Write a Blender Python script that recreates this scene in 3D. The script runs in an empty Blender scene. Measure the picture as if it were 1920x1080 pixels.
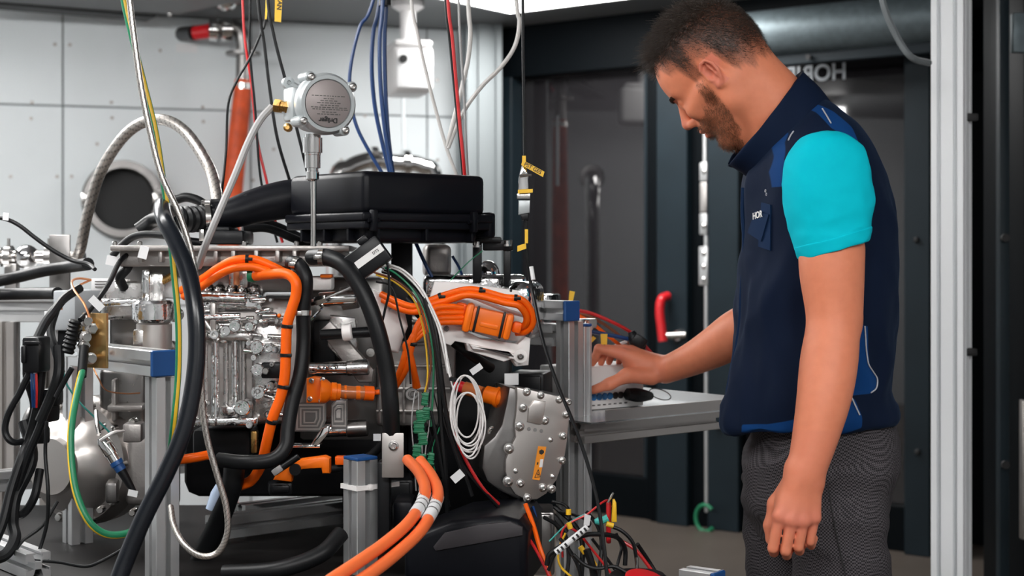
import bpy, bmesh, math, random
import numpy as np
from mathutils import Vector, Matrix, Euler
from mathutils.bvhtree import BVHTree

# ------------------------------------------------------------------ camera, world, exposure
SC = bpy.context.scene
COL = SC.collection
F, HZ, CZ = 2800.0, 480.0, 1.30          # focal length in pixels (1920 wide), horizon row, camera height
cam_d = bpy.data.cameras.new('camera')
cam = bpy.data.objects.new('camera', cam_d)
COL.objects.link(cam)
cam.location = (0, 0, CZ)
cam.rotation_euler = (math.pi / 2, 0, 0)
cam_d.sensor_width = 36.0
cam_d.lens = 36.0 * F / 1920.0
cam_d.shift_y = -(540.0 - HZ) / 1920.0
cam_d.clip_start = 0.05
cam_d.dof.use_dof = True
cam_d.dof.focus_distance = 2.64
cam_d.dof.aperture_fstop = 5.0
SC.camera = cam
world = bpy.data.worlds.new('world')
SC.world = world
world.use_nodes = True
world.node_tree.nodes['Background'].inputs[0].default_value = (0.8, 0.9, 1.0, 1)
world.node_tree.nodes['Background'].inputs[1].default_value = 0.02
SC.view_settings.view_transform = 'Standard'
SC.view_settings.look = 'None'
SC.view_settings.exposure = 0.16
SC.view_settings.gamma = 1.0
SC.view_settings.use_curve_mapping = False
LAMP = 21.0                                # brightness of every ceiling panel
FILL_BATTEN = 43.0                              # brightness of the added, unseen fill battens
LAMP_COL = (1.0, 0.99, 0.975)

# ------------------------------------------------------------------ helpers
V = Vector
RND = random.Random(7)

def P(x, y, Y):
    return V(((x - 960.0) * Y / F, Y, CZ - (y - HZ) * Y / F))

def S(px, Y):
    return px * Y / F

def PS(pts, Y=None):
    return [P(p[0], p[1], p[2] if len(p) > 2 else Y) for p in pts]

def crom(pts, sub=6):
    if len(pts) < 3:
        a, b = pts
        return [a.lerp(b, i / sub) for i in range(sub + 1)]
    out = []
    q = [pts[0] * 2 - pts[1]] + list(pts) + [pts[-1] * 2 - pts[-2]]
    for i in range(1, len(q) - 2):
        p0, p1, p2, p3 = q[i - 1], q[i], q[i + 1], q[i + 2]
        for k in range(sub):
            t = k / sub
            out.append(0.5 * ((2 * p1) + (p2 - p0) * t + (2 * p0 - 5 * p1 + 4 * p2 - p3) * t * t + (3 * p1 - p0 - 3 * p2 + p3) * t ** 3))
    out.append(pts[-1].copy())
    return out

def frame(d):
    d = d.normalized()
    a = V((0, 0, 1)) if abs(d.z) < 0.9 else V((1, 0, 0))
    u = d.cross(a).normalized()
    w = d.cross(u).normalized()
    return u, w, d

def basis(xa, ya, za, o=(0, 0, 0)):
    m = Matrix((xa, ya, za)).transposed().to_4x4()
    m.translation = V(o)
    return m

def yaw(a, o=(0, 0, 0)):
    return Matrix.Translation(V(o)) @ Matrix.Rotation(math.radians(a), 4, 'Z')

class MB:
    def __init__(s):
        s.v = []; s.f = []; s.mi = []; s.cur = 0
    def add(s, vs, fs):
        b = len(s.v)
        s.v.extend([tuple(x) for x in vs])
        s.f.extend([tuple(i + b for i in f) for f in fs])
        s.mi.extend([s.cur] * len(fs))
        return s
    def bm(s, bm, M=None):
        bm.verts.ensure_lookup_table(); bm.verts.index_update()
        vs = [(M @ v.co) if M else v.co.copy() for v in bm.verts]
        s.add(vs, [[v.index for v in f.verts] for f in bm.faces])
        bm.free()
        return s
    def box(s, c, size, M=None, bev=0.0, seg=2):
        x, y, z = [k / 2 for k in size]
        bm = bmesh.new()
        bmesh.ops.create_cube(bm, size=1.0)
        for v in bm.verts:
            v.co = V((v.co.x * size[0], v.co.y * size[1], v.co.z * size[2]))
        if bev > 0:
            bmesh.ops.bevel(bm, geom=list(bm.edges), offset=min(bev, min(size) * 0.45), segments=seg, profile=0.5, affect='EDGES')
        T = Matrix.Translation(V(c))
        return s.bm(bm, T @ M if M else T)
    def pbox(s, x0, y0, x1, y1, Y, d, bev=0.003, a=0.0, seg=2):
        c = P((x0 + x1) / 2, (y0 + y1) / 2, Y)
        c.y += d / 2
        return s.box(c, (S(abs(x1 - x0), Y), d, S(abs(y1 - y0), Y)), yaw(a) if a else None, bev, seg)
    def cyl(s, p0, p1, r0, r1=None, n=16, cap=True, bev=0.0):
        r1 = r0 if r1 is None else r1
        p0, p1 = V(p0), V(p1)
        if bev > 0:
            L = (p1 - p0).length
            return s.lathe(p0, p1 - p0, [(0, r0 - bev), (bev, r0), (L - bev, r1), (L, r1 - bev)], n)
        u, w, d = frame(p1 - p0)
        vs = []
        for p, r in ((p0, r0), (p1, r1)):
            for i in range(n):
                a = 2 * math.pi * i / n
                vs.append(p + (u * math.cos(a) + w * math.sin(a)) * r)
        fs = [(i, (i + 1) % n, n + (i + 1) % n, n + i) for i in range(n)]
        if cap:
            fs.append(tuple(range(n - 1, -1, -1))); fs.append(tuple(range(n, 2 * n)))
        return s.add(vs, fs)
    def lathe(s, o, axis, prof, n=20, cap=True, sx=1.0):
        o = V(o); u, w, d = frame(V(axis))
        vs = []
        for t, r in prof:
            for i in range(n):
                a = 2 * math.pi * i / n
                vs.append(o + d * t + (u * math.cos(a) + w * math.sin(a) * sx) * r)
        fs = []
        for k in range(len(prof) - 1):
            for i in range(n):
                j = (i + 1) % n
                fs.append((k * n + i, k * n + j, (k + 1) * n + j, (k + 1) * n + i))
        if cap:
            fs.append(tuple(range(n - 1, -1, -1)))
            b = (len(prof) - 1) * n
            fs.append(tuple(range(b, b + n)))
        return s.add(vs, fs)
    def ring(s, c, axis, r0, r1, h, n=24):
        a = V(axis).normalized()
        return s.lathe(V(c) - a * h / 2, a, [(0, r0), (0, r1), (h, r1), (h, r0), (0, r0)], n, cap=False)
    def tube(s, pts, r, n=8, cap=True):
        pts = [V(p) for p in pts]
        m = len(pts)
        rr = r if isinstance(r, (list, tuple)) else [r] * m
        if len(rr) != m:
            rr = list(np.interp(np.linspace(0, 1, m), np.linspace(0, 1, len(rr)), rr))
        vs = []; u = None
        for i, p in enumerate(pts):
            d = pts[min(i + 1, m - 1)] - pts[max(i - 1, 0)]
            if d.length < 1e-9: d = V((0, 0, 1))
            d.normalize()
            if u is None: u = frame(d)[0]
            u = (u - d * u.dot(d))
            u = u.normalized() if u.length > 1e-6 else frame(d)[0]
            w = d.cross(u)
            for k in range(n):
                a = 2 * math.pi * k / n
                vs.append(p + (u * math.cos(a) + w * math.sin(a)) * rr[i])
        fs = []
        for i in range(m - 1):
            for k in range(n):
                j = (k + 1) % n
                fs.append((i * n + k, i * n + j, (i + 1) * n + j, (i + 1) * n + k))
        if cap:
            fs.append(tuple(range(n - 1, -1, -1)))
            fs.append(tuple(range((m - 1) * n, m * n)))
        return s.add(vs, fs)
    def prism(s, poly, M, h, bev=0.0, seg=2):
        bm = bmesh.new()
        vs = [bm.verts.new((p[0], p[1], 0)) for p in poly]
        f = bm.faces.new(vs)
        r = bmesh.ops.extrude_face_region(bm, geom=[f])
        for e in r['geom']:
            if isinstance(e, bmesh.types.BMVert): e.co.z += h
        bmesh.ops.recalc_face_normals(bm, faces=bm.faces)
        if bev > 0:
            ed = [e for e in bm.edges if abs(e.verts[0].co.z - e.verts[1].co.z) < 1e-7]
            bmesh.ops.bevel(bm, geom=ed, offset=bev, segments=seg, profile=0.5, affect='EDGES')
        return s.bm(bm, M)
    def ball(s, c, r, n=14, M=None):
        r = (r, r, r) if not isinstance(r, (tuple, list)) else r
        bm = bmesh.new()
        bmesh.ops.create_uvsphere(bm, u_segments=n, v_segments=max(6, n // 2 + 1), radius=1.0)
        T = Matrix.Translation(V(c))
        if M: T = T @ M
        return s.bm(bm, T @ Matrix.Diagonal((r[0], r[1], r[2], 1)))
    def build(s, name, mat, parent=None, ang=35, kind=None):
        me = bpy.data.meshes.new(name)
        a = np.array(s.v, dtype=np.float64).reshape(-1, 3)
        lo, hi = a.min(0), a.max(0)
        o3 = V(((lo[0] + hi[0]) / 2, (lo[1] + hi[1]) / 2, lo[2]))
        me.from_pydata([tuple(p) for p in (a - np.array(o3))], [], s.f)
        mats = mat if isinstance(mat, (list, tuple)) else [mat]
        for m in mats:
            me.materials.append(M_[m] if isinstance(m, str) else m)
        if len(mats) > 1:
            me.polygons.foreach_set('material_index', s.mi)
        me.validate()
        me.polygons.foreach_set('use_smooth', [True] * len(me.polygons))
        me.set_sharp_from_angle(angle=math.radians(ang))
        me.update()
        return link(name, me, o3, parent, kind)

def link(name, me, loc, parent=None, kind=None):
    o = bpy.data.objects.new(name, me)
    COL.objects.link(o)
    o.location = loc
    if parent is not None:
        o.parent = parent
        o.matrix_parent_inverse = Matrix.Translation(-WP[parent.name])
        WP[o.name] = V(loc)
    else:
        WP[o.name] = V(loc)
    if kind: o['kind'] = kind
    return o
WP = {}

def tag(o, label, cat, group=None):
    o['label'] = label; o['category'] = cat
    if group: o['group'] = group
    return o

def thing(name, label, cat, loc, group=None):
    o = bpy.data.objects.new(name, None)
    COL.objects.link(o)
    o.empty_display_size = 0.05
    o.location = loc
    WP[o.name] = V(loc)
    return tag(o, label, cat, group)

def struct(o):
    o['kind'] = 'structure'
    return o

# ------------------------------------------------------------------ materials
M_ = {}
def mat(name, col, rough=0.5, metal=0.0, bump=0.0, bscale=60.0, spec=0.5, var=0.0, vscale=8.0, coat=0.0, rvar=0.0, emit=None, alpha=1.0, col2=None, stretch=None, trans=0.0, bdist=0.002, sss=0.0):
    m = bpy.data.materials.new(name)
    m.use_nodes = True
    nt = m.node_tree; N = nt.nodes; L = nt.links
    b = N['Principled BSDF']
    b.inputs['Base Color'].default_value = (*col, 1)
    b.inputs['Roughness'].default_value = rough
    b.inputs['Metallic'].default_value = metal
    b.inputs['Specular IOR Level'].default_value = spec
    b.inputs['Coat Weight'].default_value = coat
    b.inputs['Coat Roughness'].default_value = 0.1
    b.inputs['Alpha'].default_value = alpha
    b.inputs['Transmission Weight'].default_value = trans
    if sss: 
        b.inputs['Subsurface Weight'].default_value = sss
        b.inputs['Subsurface Radius'].default_value = (0.012, 0.004, 0.002)
        b.inputs['Subsurface Scale'].default_value = 0.5
    tc = N.new('ShaderNodeTexCoord')
    src = tc.outputs['Object']
    if stretch:
        mp = N.new('ShaderNodeMapping'); mp.inputs['Scale'].default_value = stretch
        L.new(src, mp.inputs[0]); src = mp.outputs[0]
    if var or col2:
        nz = N.new('ShaderNodeTexNoise'); nz.inputs['Scale'].default_value = vscale; nz.inputs['Detail'].default_value = 5
        L.new(src, nz.inputs['Vector'])
        rp = N.new('ShaderNodeValToRGB')
        c2 = col2 if col2 else tuple(max(0, k * (1 - var)) for k in col)
        c1 = col if col2 else tuple(min(1, k * (1 + var)) for k in col)
        rp.color_ramp.elements[0].position = 0.35; rp.color_ramp.elements[1].position = 0.65
        rp.color_ramp.elements[0].color = (*c2, 1); rp.color_ramp.elements[1].color = (*c1, 1)
        L.new(nz.outputs['Fac'], rp.inputs[0]); L.new(rp.outputs[0], b.inputs['Base Color'])
    if rvar:
        n2 = N.new('ShaderNodeTexNoise'); n2.inputs['Scale'].default_value = vscale * 2.3; n2.inputs['Detail'].default_value = 4
        L.new(src, n2.inputs['Vector'])
        mr = N.new('ShaderNodeMapRange')
        mr.inputs['From Min'].default_value = 0.3; mr.inputs['From Max'].default_value = 0.7
        mr.inputs['To Min'].default_value = max(0.02, rough - rvar); mr.inputs['To Max'].default_value = min(1, rough + rvar)
        L.new(n2.outputs['Fac'], mr.inputs['Value']); L.new(mr.outputs[0], b.inputs['Roughness'])
    if bump:
        n3 = N.new('ShaderNodeTexNoise'); n3.inputs['Scale'].default_value = bscale; n3.inputs['Detail'].default_value = 3
        L.new(src, n3.inputs['Vector'])
        bp = N.new('ShaderNodeBump'); bp.inputs['Strength'].default_value = bump; bp.inputs['Distance'].default_value = bdist
        L.new(n3.outputs['Fac'], bp.inputs['Height']); L.new(bp.outputs[0], b.inputs['Normal'])
    if emit:
        b.inputs['Emission Color'].default_value = (*emit[0], 1)
        b.inputs['Emission Strength'].default_value = emit[1]
    M_[name] = m
    return m

mat('wall_paint', (0.69, 0.735, 0.755), 0.45, var=0.03, vscale=2)
mat('wall_gap', (0.20, 0.22, 0.23), 0.7)
mat('plain_wall', (0.60, 0.63, 0.65), 0.6)
mat('dark_wall', (0.55, 0.56, 0.57), 0.6)
mat('ceiling_paint', (0.155, 0.16, 0.165), 0.5)
mat('slot_black', (0.006, 0.006, 0.007), 0.6)
mat('floor_resin', (0.10, 0.083, 0.070), 0.4, spec=0.3, var=0.08, vscale=3)
mat('frame_dark', (0.008, 0.0155, 0.021), 0.5, spec=0.22, var=0.15, vscale=3)
mat('frame_black', (0.0025, 0.0038, 0.005), 0.5, spec=0.06)
mat('glass_dark', (0.014, 0.013, 0.0145), 0.03, spec=0.85)
mat('sign_white', (0.42, 0.45, 0.48), 0.5)
mat('galv', (0.13, 0.165, 0.18), 0.5, 0.4, bump=0.1, bscale=40, var=0.12, vscale=30)
mat('lamp_face', (1, 1, 1), 0.5, emit=(LAMP_COL, LAMP))
mat('fill_batten_face', (1, 1, 1), 0.5, emit=(LAMP_COL, FILL_BATTEN))
mat('lamp_frame', (0.7, 0.7, 0.7), 0.4)
mat('alu', (0.66, 0.665, 0.67), 0.36, 0.8, rvar=0.05, vscale=20)
mat('alu_warm', (0.56, 0.53, 0.51), 0.38, 0.85)
mat('alu_cast', (0.60, 0.59, 0.58), 0.28, 1.0, bump=0.35, bscale=240, rvar=0.1, vscale=25, bdist=0.001)
mat('alu_shiny', (0.90, 0.90, 0.90), 0.13, 1.0, bump=0.5, bscale=38, rvar=0.07, vscale=30, bdist=0.006)
mat('alu_dull', (0.42, 0.395, 0.38), 0.42, 0.9, bump=0.4, bscale=200, rvar=0.08, vscale=20, bdist=0.001)
mat('alu_plate', (0.58, 0.545, 0.52), 0.33, 0.9, bump=0.08, bscale=300, rvar=0.05, vscale=8, bdist=0.0006)
mat('steel', (0.60, 0.58, 0.56), 0.22, 1.0, rvar=0.06, vscale=20)
mat('steel_dark', (0.25, 0.24, 0.235), 0.35, 1.0, rvar=0.08, vscale=20)
mat('chrome', (0.85, 0.84, 0.83), 0.08, 1.0)
mat('braid', (0.62, 0.58, 0.54), 0.32, 0.95)
mat('braid_dark', (0.32, 0.30, 0.28), 0.4, 0.9)
mat('brass', (0.56, 0.33, 0.11), 0.3, 1.0, rvar=0.08, vscale=25)
mat('brass_plate', (0.55, 0.36, 0.15), 0.36, 0.9, rvar=0.06, vscale=10, var=0.08)
mat('copper', (0.75, 0.33, 0.16), 0.35, 0.7)
mat('orange', (0.93, 0.125, 0.003), 0.4, bump=0.05, bscale=80, spec=0.3)
mat('orange_plastic', (0.90, 0.165, 0.004), 0.38, spec=0.35)
mat('orange_soft', (0.90, 0.17, 0.045), 0.45, var=0.03, vscale=10)
mat('orange_wrap', (0.62, 0.075, 0.012), 0.55, bump=0.8, bscale=26, var=0.2, vscale=12, bdist=0.01)
mat('rubber', (0.007, 0.0075, 0.0085), 0.42, spec=0.26, bump=0.1, bscale=150, bdist=0.0008)
mat('rubber_gloss', (0.007, 0.009, 0.013), 0.26, spec=0.45)
mat('black_plastic', (0.007, 0.0075, 0.009), 0.38, spec=0.28, bump=0.06, bscale=220, bdist=0.0008)
mat('airbox_black', (0.0045, 0.005, 0.0075), 0.40, spec=0.18, bump=0.05, bscale=300, bdist=0.0006)
mat('black_matte', (0.005, 0.005, 0.006), 0.7, spec=0.12)
mat('white_plastic', (0.90, 0.87, 0.855), 0.4)
mat('white_wire', (0.78, 0.76, 0.75), 0.4)
mat('print_white', (0.82, 0.81, 0.80), 0.5)
mat('label_white', (0.75, 0.75, 0.76), 0.5)
mat('ink', (0.015, 0.015, 0.016), 0.6)
mat('ink_grey', (0.10, 0.095, 0.09), 0.6)
mat('grey_cable', (0.34, 0.335, 0.335), 0.42)
mat('grey_dark_cable', (0.16, 0.18, 0.19), 0.35)
mat('white_cable', (0.55, 0.53, 0.51), 0.4)
mat('blue_cable', (0.006, 0.040, 0.15), 0.35)
mat('blue_cap', (0.006, 0.065, 0.23), 0.4)
mat('blue_dot', (0.02, 0.16, 0.42), 0.4)
mat('red_cable', (0.55, 0.018, 0.02), 0.35)
mat('red_plastic', (0.62, 0.012, 0.018), 0.3)
mat('green_wire', (0.012, 0.19, 0.085), 0.4)
mat('green_plastic', (0.01, 0.17, 0.075), 0.4)
mat('yellow', (0.85, 0.50, 0.02), 0.45)
mat('yellow_stripe', (0.80, 0.50, 0.03), 0.4)
mat('brown_wire', (0.22, 0.07, 0.03), 0.45)
mat('teal_wire', (0.05, 0.40, 0.36), 0.45)
mat('cctv_white', (0.72, 0.71, 0.71), 0.4)
mat('port_dark', (0.07, 0.068, 0.066), 0.5, 0.6)
mat('pvc_clear', (0.45, 0.55, 0.72), 0.25, spec=0.6)
mat('sensor_grey', (0.42, 0.45, 0.46), 0.35, 0.35, bump=0.08, bscale=250, bdist=0.0006)
mat('sensor_plate', (0.32, 0.28, 0.275), 0.45, 0.3)
mat('box_grey', (0.36, 0.38, 0.40), 0.5)

mat('grey_band', (0.045, 0.041, 0.045), 0.45, spec=0.3)
mat('deck_dark', (0.010, 0.009, 0.009), 0.5, spec=0.15, bump=0.05)
mat('orange_label', (0.90, 0.30, 0.015), 0.45)
mat('pvc_orange', (0.50, 0.14, 0.04), 0.18, spec=0.8)
mat('alu_tray', (0.70, 0.72, 0.73), 0.22, 0.9)
mat('alu_lit', (0.92, 0.94, 0.96), 0.45, 0.0)  # lamp light on the right-hand post put into its pale base colour
mat('alu_grey', (0.30, 0.33, 0.34), 0.45, 0.6)

def text_mesh(txt, size, M, depth=0.0004, bold=True):
    c = bpy.data.curves.new('t', 'FONT')
    c.body = txt; c.size = size; c.extrude = depth; c.align_x = 'CENTER'; c.align_y = 'CENTER'
    if bold: c.offset = size * 0.018
    o = bpy.data.objects.new('t', c)
    COL.objects.link(o)
    dg = bpy.context.evaluated_depsgraph_get()
    me = bpy.data.meshes.new_from_object(o.evaluated_get(dg))
    vs = [M @ v.co for v in me.vertices]; fs = [tuple(p.vertices) for p in me.polygons]
    bpy.data.objects.remove(o); bpy.data.curves.remove(c); bpy.data.meshes.remove(me)
    return vs, fs

def cable(name, mat_, pts, r, label, cat='cable', group=None, n=8, sub=7, Y=None, parent=None):
    m = MB(); m.tube(crom(PS(pts, Y), sub), r, n)
    o = m.build(name, mat_, parent)
    if parent is None: tag(o, label, cat, group)
    return o

def profile_poly(w, h, nx=1, ny=1, slot=0.0105, dep=0.0160, lip=0.003):
    """cross-section of an aluminium T-slot extrusion"""
    pts = []
    def side(a, b, n):
        a, b = V(a), V(b); d = (b - a).normalized(); L = (b - a).length; nn = V((-d.y, d.x))
        out = [a + d * 0.0012]
        for i in range(n):
            c = a + d * (L * (i + 0.5) / n)
            out += [c - d * slot / 2, c - d * slot / 2 + nn * lip, c - d * slot * 0.9 + nn * lip, c - d * slot * 0.5 + nn * dep,
                    c + d * slot * 0.5 + nn * dep, c + d * slot * 0.9 + nn * lip, c + d * slot / 2 + nn * lip, c + d * slot / 2]
        out.append(b - d * 0.0012)
        return out
    x, y = w / 2, h / 2
    for a, b, n in (((-x, -y), (x, -y), nx), ((x, -y), (x, y), ny), ((x, y), (-x, y), nx), ((-x, y), (-x, -y), ny)):
        pts += side(a, b, n)
    return [(p.x, p.y) for p in pts]

def extrusion(m, p0, p1, up, w, h, nx=1, ny=1, **k):
    """T-slot bar from p0 to p1; 'up' fixes the section's second axis"""
    p0, p1 = V(p0), V(p1)
    d = (p1 - p0).normalized()
    ya = (V(up) - d * V(up).dot(d)).normalized()
    xa = ya.cross(d)
    m.prism(profile_poly(w, h, nx, ny, **k), basis(xa, ya, d, p0), (p1 - p0).length)
# ------------------------------------------------------------------ the room
CEIL = 2.5
CORN = V((-0.07, 8.0, 0))
LD = V((-1, -0.32, 0)).normalized()        # along the panelled wall, away from the corner
LN = V((LD.y, -LD.x, 0)) * 1.0
if LN.y > 0: LN = -LN
RD = V((1, -0.77, 0)).normalized()         # along the glazed wall
RN = V((RD.y, -RD.x, 0))
if RN.y > 0: RN = -RN
LEND = CORN + LD * 4.2
REND = CORN + RD * 4.0

def on_line(x, D, off=0.0, N=None):
    """point on a wall line (through the corner, direction D) that the image column x looks at"""
    c = CORN + (N * off if N else V((0, 0, 0)))
    k = (x - 960.0) / F
    t = (k * c.y - c.x) / (D.x - k * D.y)
    return c + D * t

def slab(name, a, b, z0, z1, th, nrm, mt, parent=None):
    m = MB()
    d = (b - a); L = d.length; d = d.normalized()
    c = (a + b) / 2 - nrm * th / 2
    c.z = (z0 + z1) / 2
    m.box(c, (L, th, z1 - z0), basis(d, nrm, d.cross(nrm)).to_3x3().to_4x4())
    return m.build(name, mt, parent)

m = MB(); m.box((-0.3, 3.2, -0.05), (9.5, 11.5, 0.1)); struct(m.build('floor', 'floor_resin'))
m = MB(); m.box((-0.3, 3.2, CEIL + 0.05), (9.5, 11.5, 0.1)); struct(m.build('ceiling', 'ceiling_paint'))
wl = struct(slab('wall_left', CORN - LD * 0.2, LEND, 0, CEIL, 0.1, LN, 'wall_gap'))
SL = V((LEND.x, -2.2, 0)); SR = V((REND.x, -2.2, 0))
struct(slab('wall_side', LEND + LD * 0.05, SL, 0, CEIL, 0.1, V((1, 0, 0)), 'plain_wall'))
struct(slab('wall_rear', V((LEND.x, -2.2, 0)), V((REND.x, -2.2, 0)), 0, CEIL, 0.1, V((0, 1, 0)), 'dark_wall'))
struct(slab('wall_far_side', REND, SR, 0, CEIL, 0.1, V((-1, 0, 0)), 'dark_wall'))
wr = struct(slab('wall_right', CORN - RD * 0.1 - RN * 0.3, REND - RN * 0.3, 0, CEIL, 0.1, RN, 'frame_black'))

# left wall cladding: separate sheet panels with open joints
cols = [on_line(x, LD) for x in (-360, 118, 470, 800, 935)]
ts = [(p - CORN).dot(LD) for p in cols] 
ts[0] = 4.18; ts[-1] = 0.0
zs = [0.02, 1.05, 2.035, CEIL]
for i in range(len(ts) - 1):
    for j in range(3):
        t0, t1 = ts[i] - 0.004, ts[i + 1] + 0.004
        m = MB()
        c = CORN + LD * (t0 + t1) / 2 + LN * 0.004
        c.z = (zs[j] + zs[j + 1]) / 2
        m.box(c, (t0 - t1, 0.012, zs[j + 1] - zs[j] - 0.008), basis(LD, LN, LD.cross(LN)), 0.003, 1)
        m.build('panel', 'wall_paint', wl)
for (x, y) in ((103, 83), (131, 84), (209, 192), (210, 221), (380, 201), (381, 228), (182, 270), (107, 331), (134, 331), (513, 280), (474, 338), (684, 217), (60, 192), (58, 222), (600, 210), (600, 236), (474, 90), (20, 331), (300, 95), (640, 300), (820, 150), (820, 300)):
    c = on_line(x, LD, 0.01, LN); c.z = CZ - (y - HZ) * c.y / F
    m = MB(); m.lathe(c, LN, [(0, 0.009), (0.002, 0.009), (0.004, 0.006)], 10)
    m.build('screw', 'alu_dull', wl)

# hung ceiling duct with a black slot
def ceil_pt(x, y, z):
    Y = (z - CZ) * F / (HZ - y)
    return V(((x - 960) * Y / F, Y, z))
ZD = 2.44
e = [ceil_pt(335, 27, ZD), ceil_pt(-120, -8, ZD), ceil_pt(-120, -330, ZD), ceil_pt(620, -35, ZD)]
m = MB(); m.prism([(p.x, p.y) for p in e], Matrix.Translation((0, 0, ZD)), CEIL - ZD - 0.001)
hd = m.build('ceiling_duct', 'ceiling_paint')
tag(hd, 'flat grey duct panel hung under the ceiling at upper left', 'duct')
a, b = ceil_pt(280, 33, ZD), ceil_pt(-100, 2, ZD)
nn = V((-(b - a).y, (b - a).x, 0)).normalized()
if nn.y > 0: nn = -nn
m = MB()
pp = [a - nn * 0.05, b - nn * 0.05, b + nn * 0.10, a + nn * 0.10]
m.prism([(p.x, p.y) for p in pp], Matrix.Translation((0, 0, ZD - 0.012)), 0.0115); m.build('air_slot', 'slot_black', hd)
m = MB(); q = e[0] + V((-0.03, -0.05, -0.006)); m.ball(q, 0.012, 10); m.build('screw', 'chrome', hd)

# glazed wall on the right
def rmem(name, x0, x1, z0, z1, off, th, mt, parent=None, bev=0.004):
    a, b = on_line(x0, RD, off, RN), on_line(x1, RD, off, RN)
    m = MB()
    c = (a + b) / 2 + RN * th / 2; c.z = (z0 + z1) / 2
    m.box(c, ((b - a).length, th, z1 - z0), basis(RD, RN, RD.cross(RN)), bev, 1)
    return m.build(name, mt, parent)
gl = struct(rmem('door_1', 1224, 1400, 0.0, 2.26, 0.0, 0.06, 'frame_black'))
rmem('door_edge', 1225, 1240, 0.0, 2.25, 0.055, 0.03, 'frame_black', gl)
rmem('door_stile', 1241, 1298, 0.0, 2.25, 0.055, 0.05, 'frame_dark', gl)
rmem('door_stile', 1334, 1392, 0.0, 2.25, 0.055, 0.04, 'frame_dark', gl)
struct(rmem('trim_1', 944, 1760, 2.235, CEIL, 0.0, 0.10, 'frame_black'))
fp = struct(rmem('trim_2', 944, 980, 0.0, 2.24, 0.0, 0.10, 'frame_dark'))
w1 = struct(rmem('window_1', 978, 1226, 0.02, 2.24, -0.02, 0.02, 'glass_dark', None, 0.001))
w2 = struct(rmem('window_2', 1396, 1716, 0.02, 2.24, -0.02, 0.02, 'glass_dark', None, 0.001))
rmem('bottom_rail', 980, 1225, 0.0, 0.20, 0.0, 0.05, 'frame_black', w1)
rmem('bottom_rail', 1398, 1714, 0.0, 0.20, 0.0, 0.05, 'frame_black', w2)
rmem('glazing_bead', 1214, 1226, 0.2, 2.24, 0.0, 0.035, 'frame_dark', w1)
t3 = struct(rmem('trim_3', 1712, 1760, 0.0, 2.24, 0.0, 0.10, 'frame_dark'))
for (x, y, pr) in ((1080, 126, w1), (1225, 383, w1), (1226, 600, w1), (1224, 740, w1), (1718, 450, t3), (1720, 848, t3), (1040, 62, None), (1268, 640, gl), (1345, 800, gl)):
    if pr is None: continue
    c = on_line(x, RD, 0.045 if pr is w1 else 0.105, RN); c.z = CZ - (y - HZ) * c.y / F
    m = MB(); m.lathe(c - RN * 0.02, RN, [(0, 0.014), (0.022, 0.014), (0.028, 0.008)], 10); m.build('bolt', 'slot_black', pr)
# mirrored lettering on the glass
a = on_line(1452, RD, 0.002, RN); b = on_line(1581, RD, 0.002, RN)
c = (a + b) / 2; c.z = CZ - (140 - HZ) * c.y / F
Mx = basis(-RD, V((0, 0, 1)), -RN, c)
vs, fs = text_mesh('HORIBA', 0.105, Mx, 0.001)
m = MB(); m.add(vs, fs); m.build('lettering', 'sign_white', w2)
# lock rod with latches on the door
lk = thing('lock_rod', 'steel vertical locking rod with latch blocks on the dark door', 'lock', on_line(1318, RD, 0.07, RN))
def rod_pt(x, y, off=0.09):
    c = on_line(x, RD, off, RN); c.z = CZ - (y - HZ) * c.y / F
    return c
m = MB(); m.cyl(rod_pt(1322, 225), rod_pt(1322, 310), 0.011, n=10); m.cyl(rod_pt(1324, 430), rod_pt(1325, 960), 0.010, n=10); m.build('rod', 'alu', lk)
for (y0, y1, w, mt) in ((305, 340, 16, 'alu'), (342, 398, 15, 'alu_warm'), (400, 440, 16, 'alu'), (462, 535, 19, 'alu')):
    m = MB(); q0, q1 = rod_pt(1321, y0), rod_pt(1321, y1)
    m.box((q0 + q1) / 2, (S(w, q0.y), 0.03, q0.z - q1.z), basis(RD, RN, RD.cross(RN)), 0.005); m.build('latch_block', mt, lk)
for y in (322, 424, 475, 500, 524):
    m = MB(); q0 = rod_pt(1321, y, 0.1); m.lathe(q0, RN, [(0, 0.013), (0.012, 0.012), (0.016, 0.006)], 10); m.build('screw', 'steel', lk)
# red door handle
hb = thing('door_handle', 'red upright lever handle on the dark door left of the worker', 'handle', rod_pt(1245, 640))
m = MB()
m.tube(crom([rod_pt(1252, 555, 0.12), rod_pt(1240, 562, 0.17), rod_pt(1237, 585, 0.18), rod_pt(1240, 615, 0.18), rod_pt(1243, 640, 0.18)], 6), 0.022, 12)
m.build('grip', 'red_plastic', hb)
m = MB(); m.cyl(rod_pt(1243, 630, 0.17), rod_pt(1285, 628, 0.12), 0.017, n=12); m.lathe(rod_pt(1285, 628, 0.05), RN, [(0, 0.035), (0.05, 0.034), (0.08, 0.025)], 14); m.build('spindle', 'steel', hb)
# green cable end hooked on the lock rod
m = MB(); cc = rod_pt(1322, 972, 0.14); rr = S(20, cc.y)
m.tube([cc + RD * (math.cos(t) * rr) + V((0, 0, math.sin(t) * rr * 1.25)) for t in np.linspace(0.8, 5.6, 24)], 0.010, 8)
tag(m.build('cable_loop', 'green_wire'), 'green cable looped on the lower end of the lock rod', 'cable')
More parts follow.
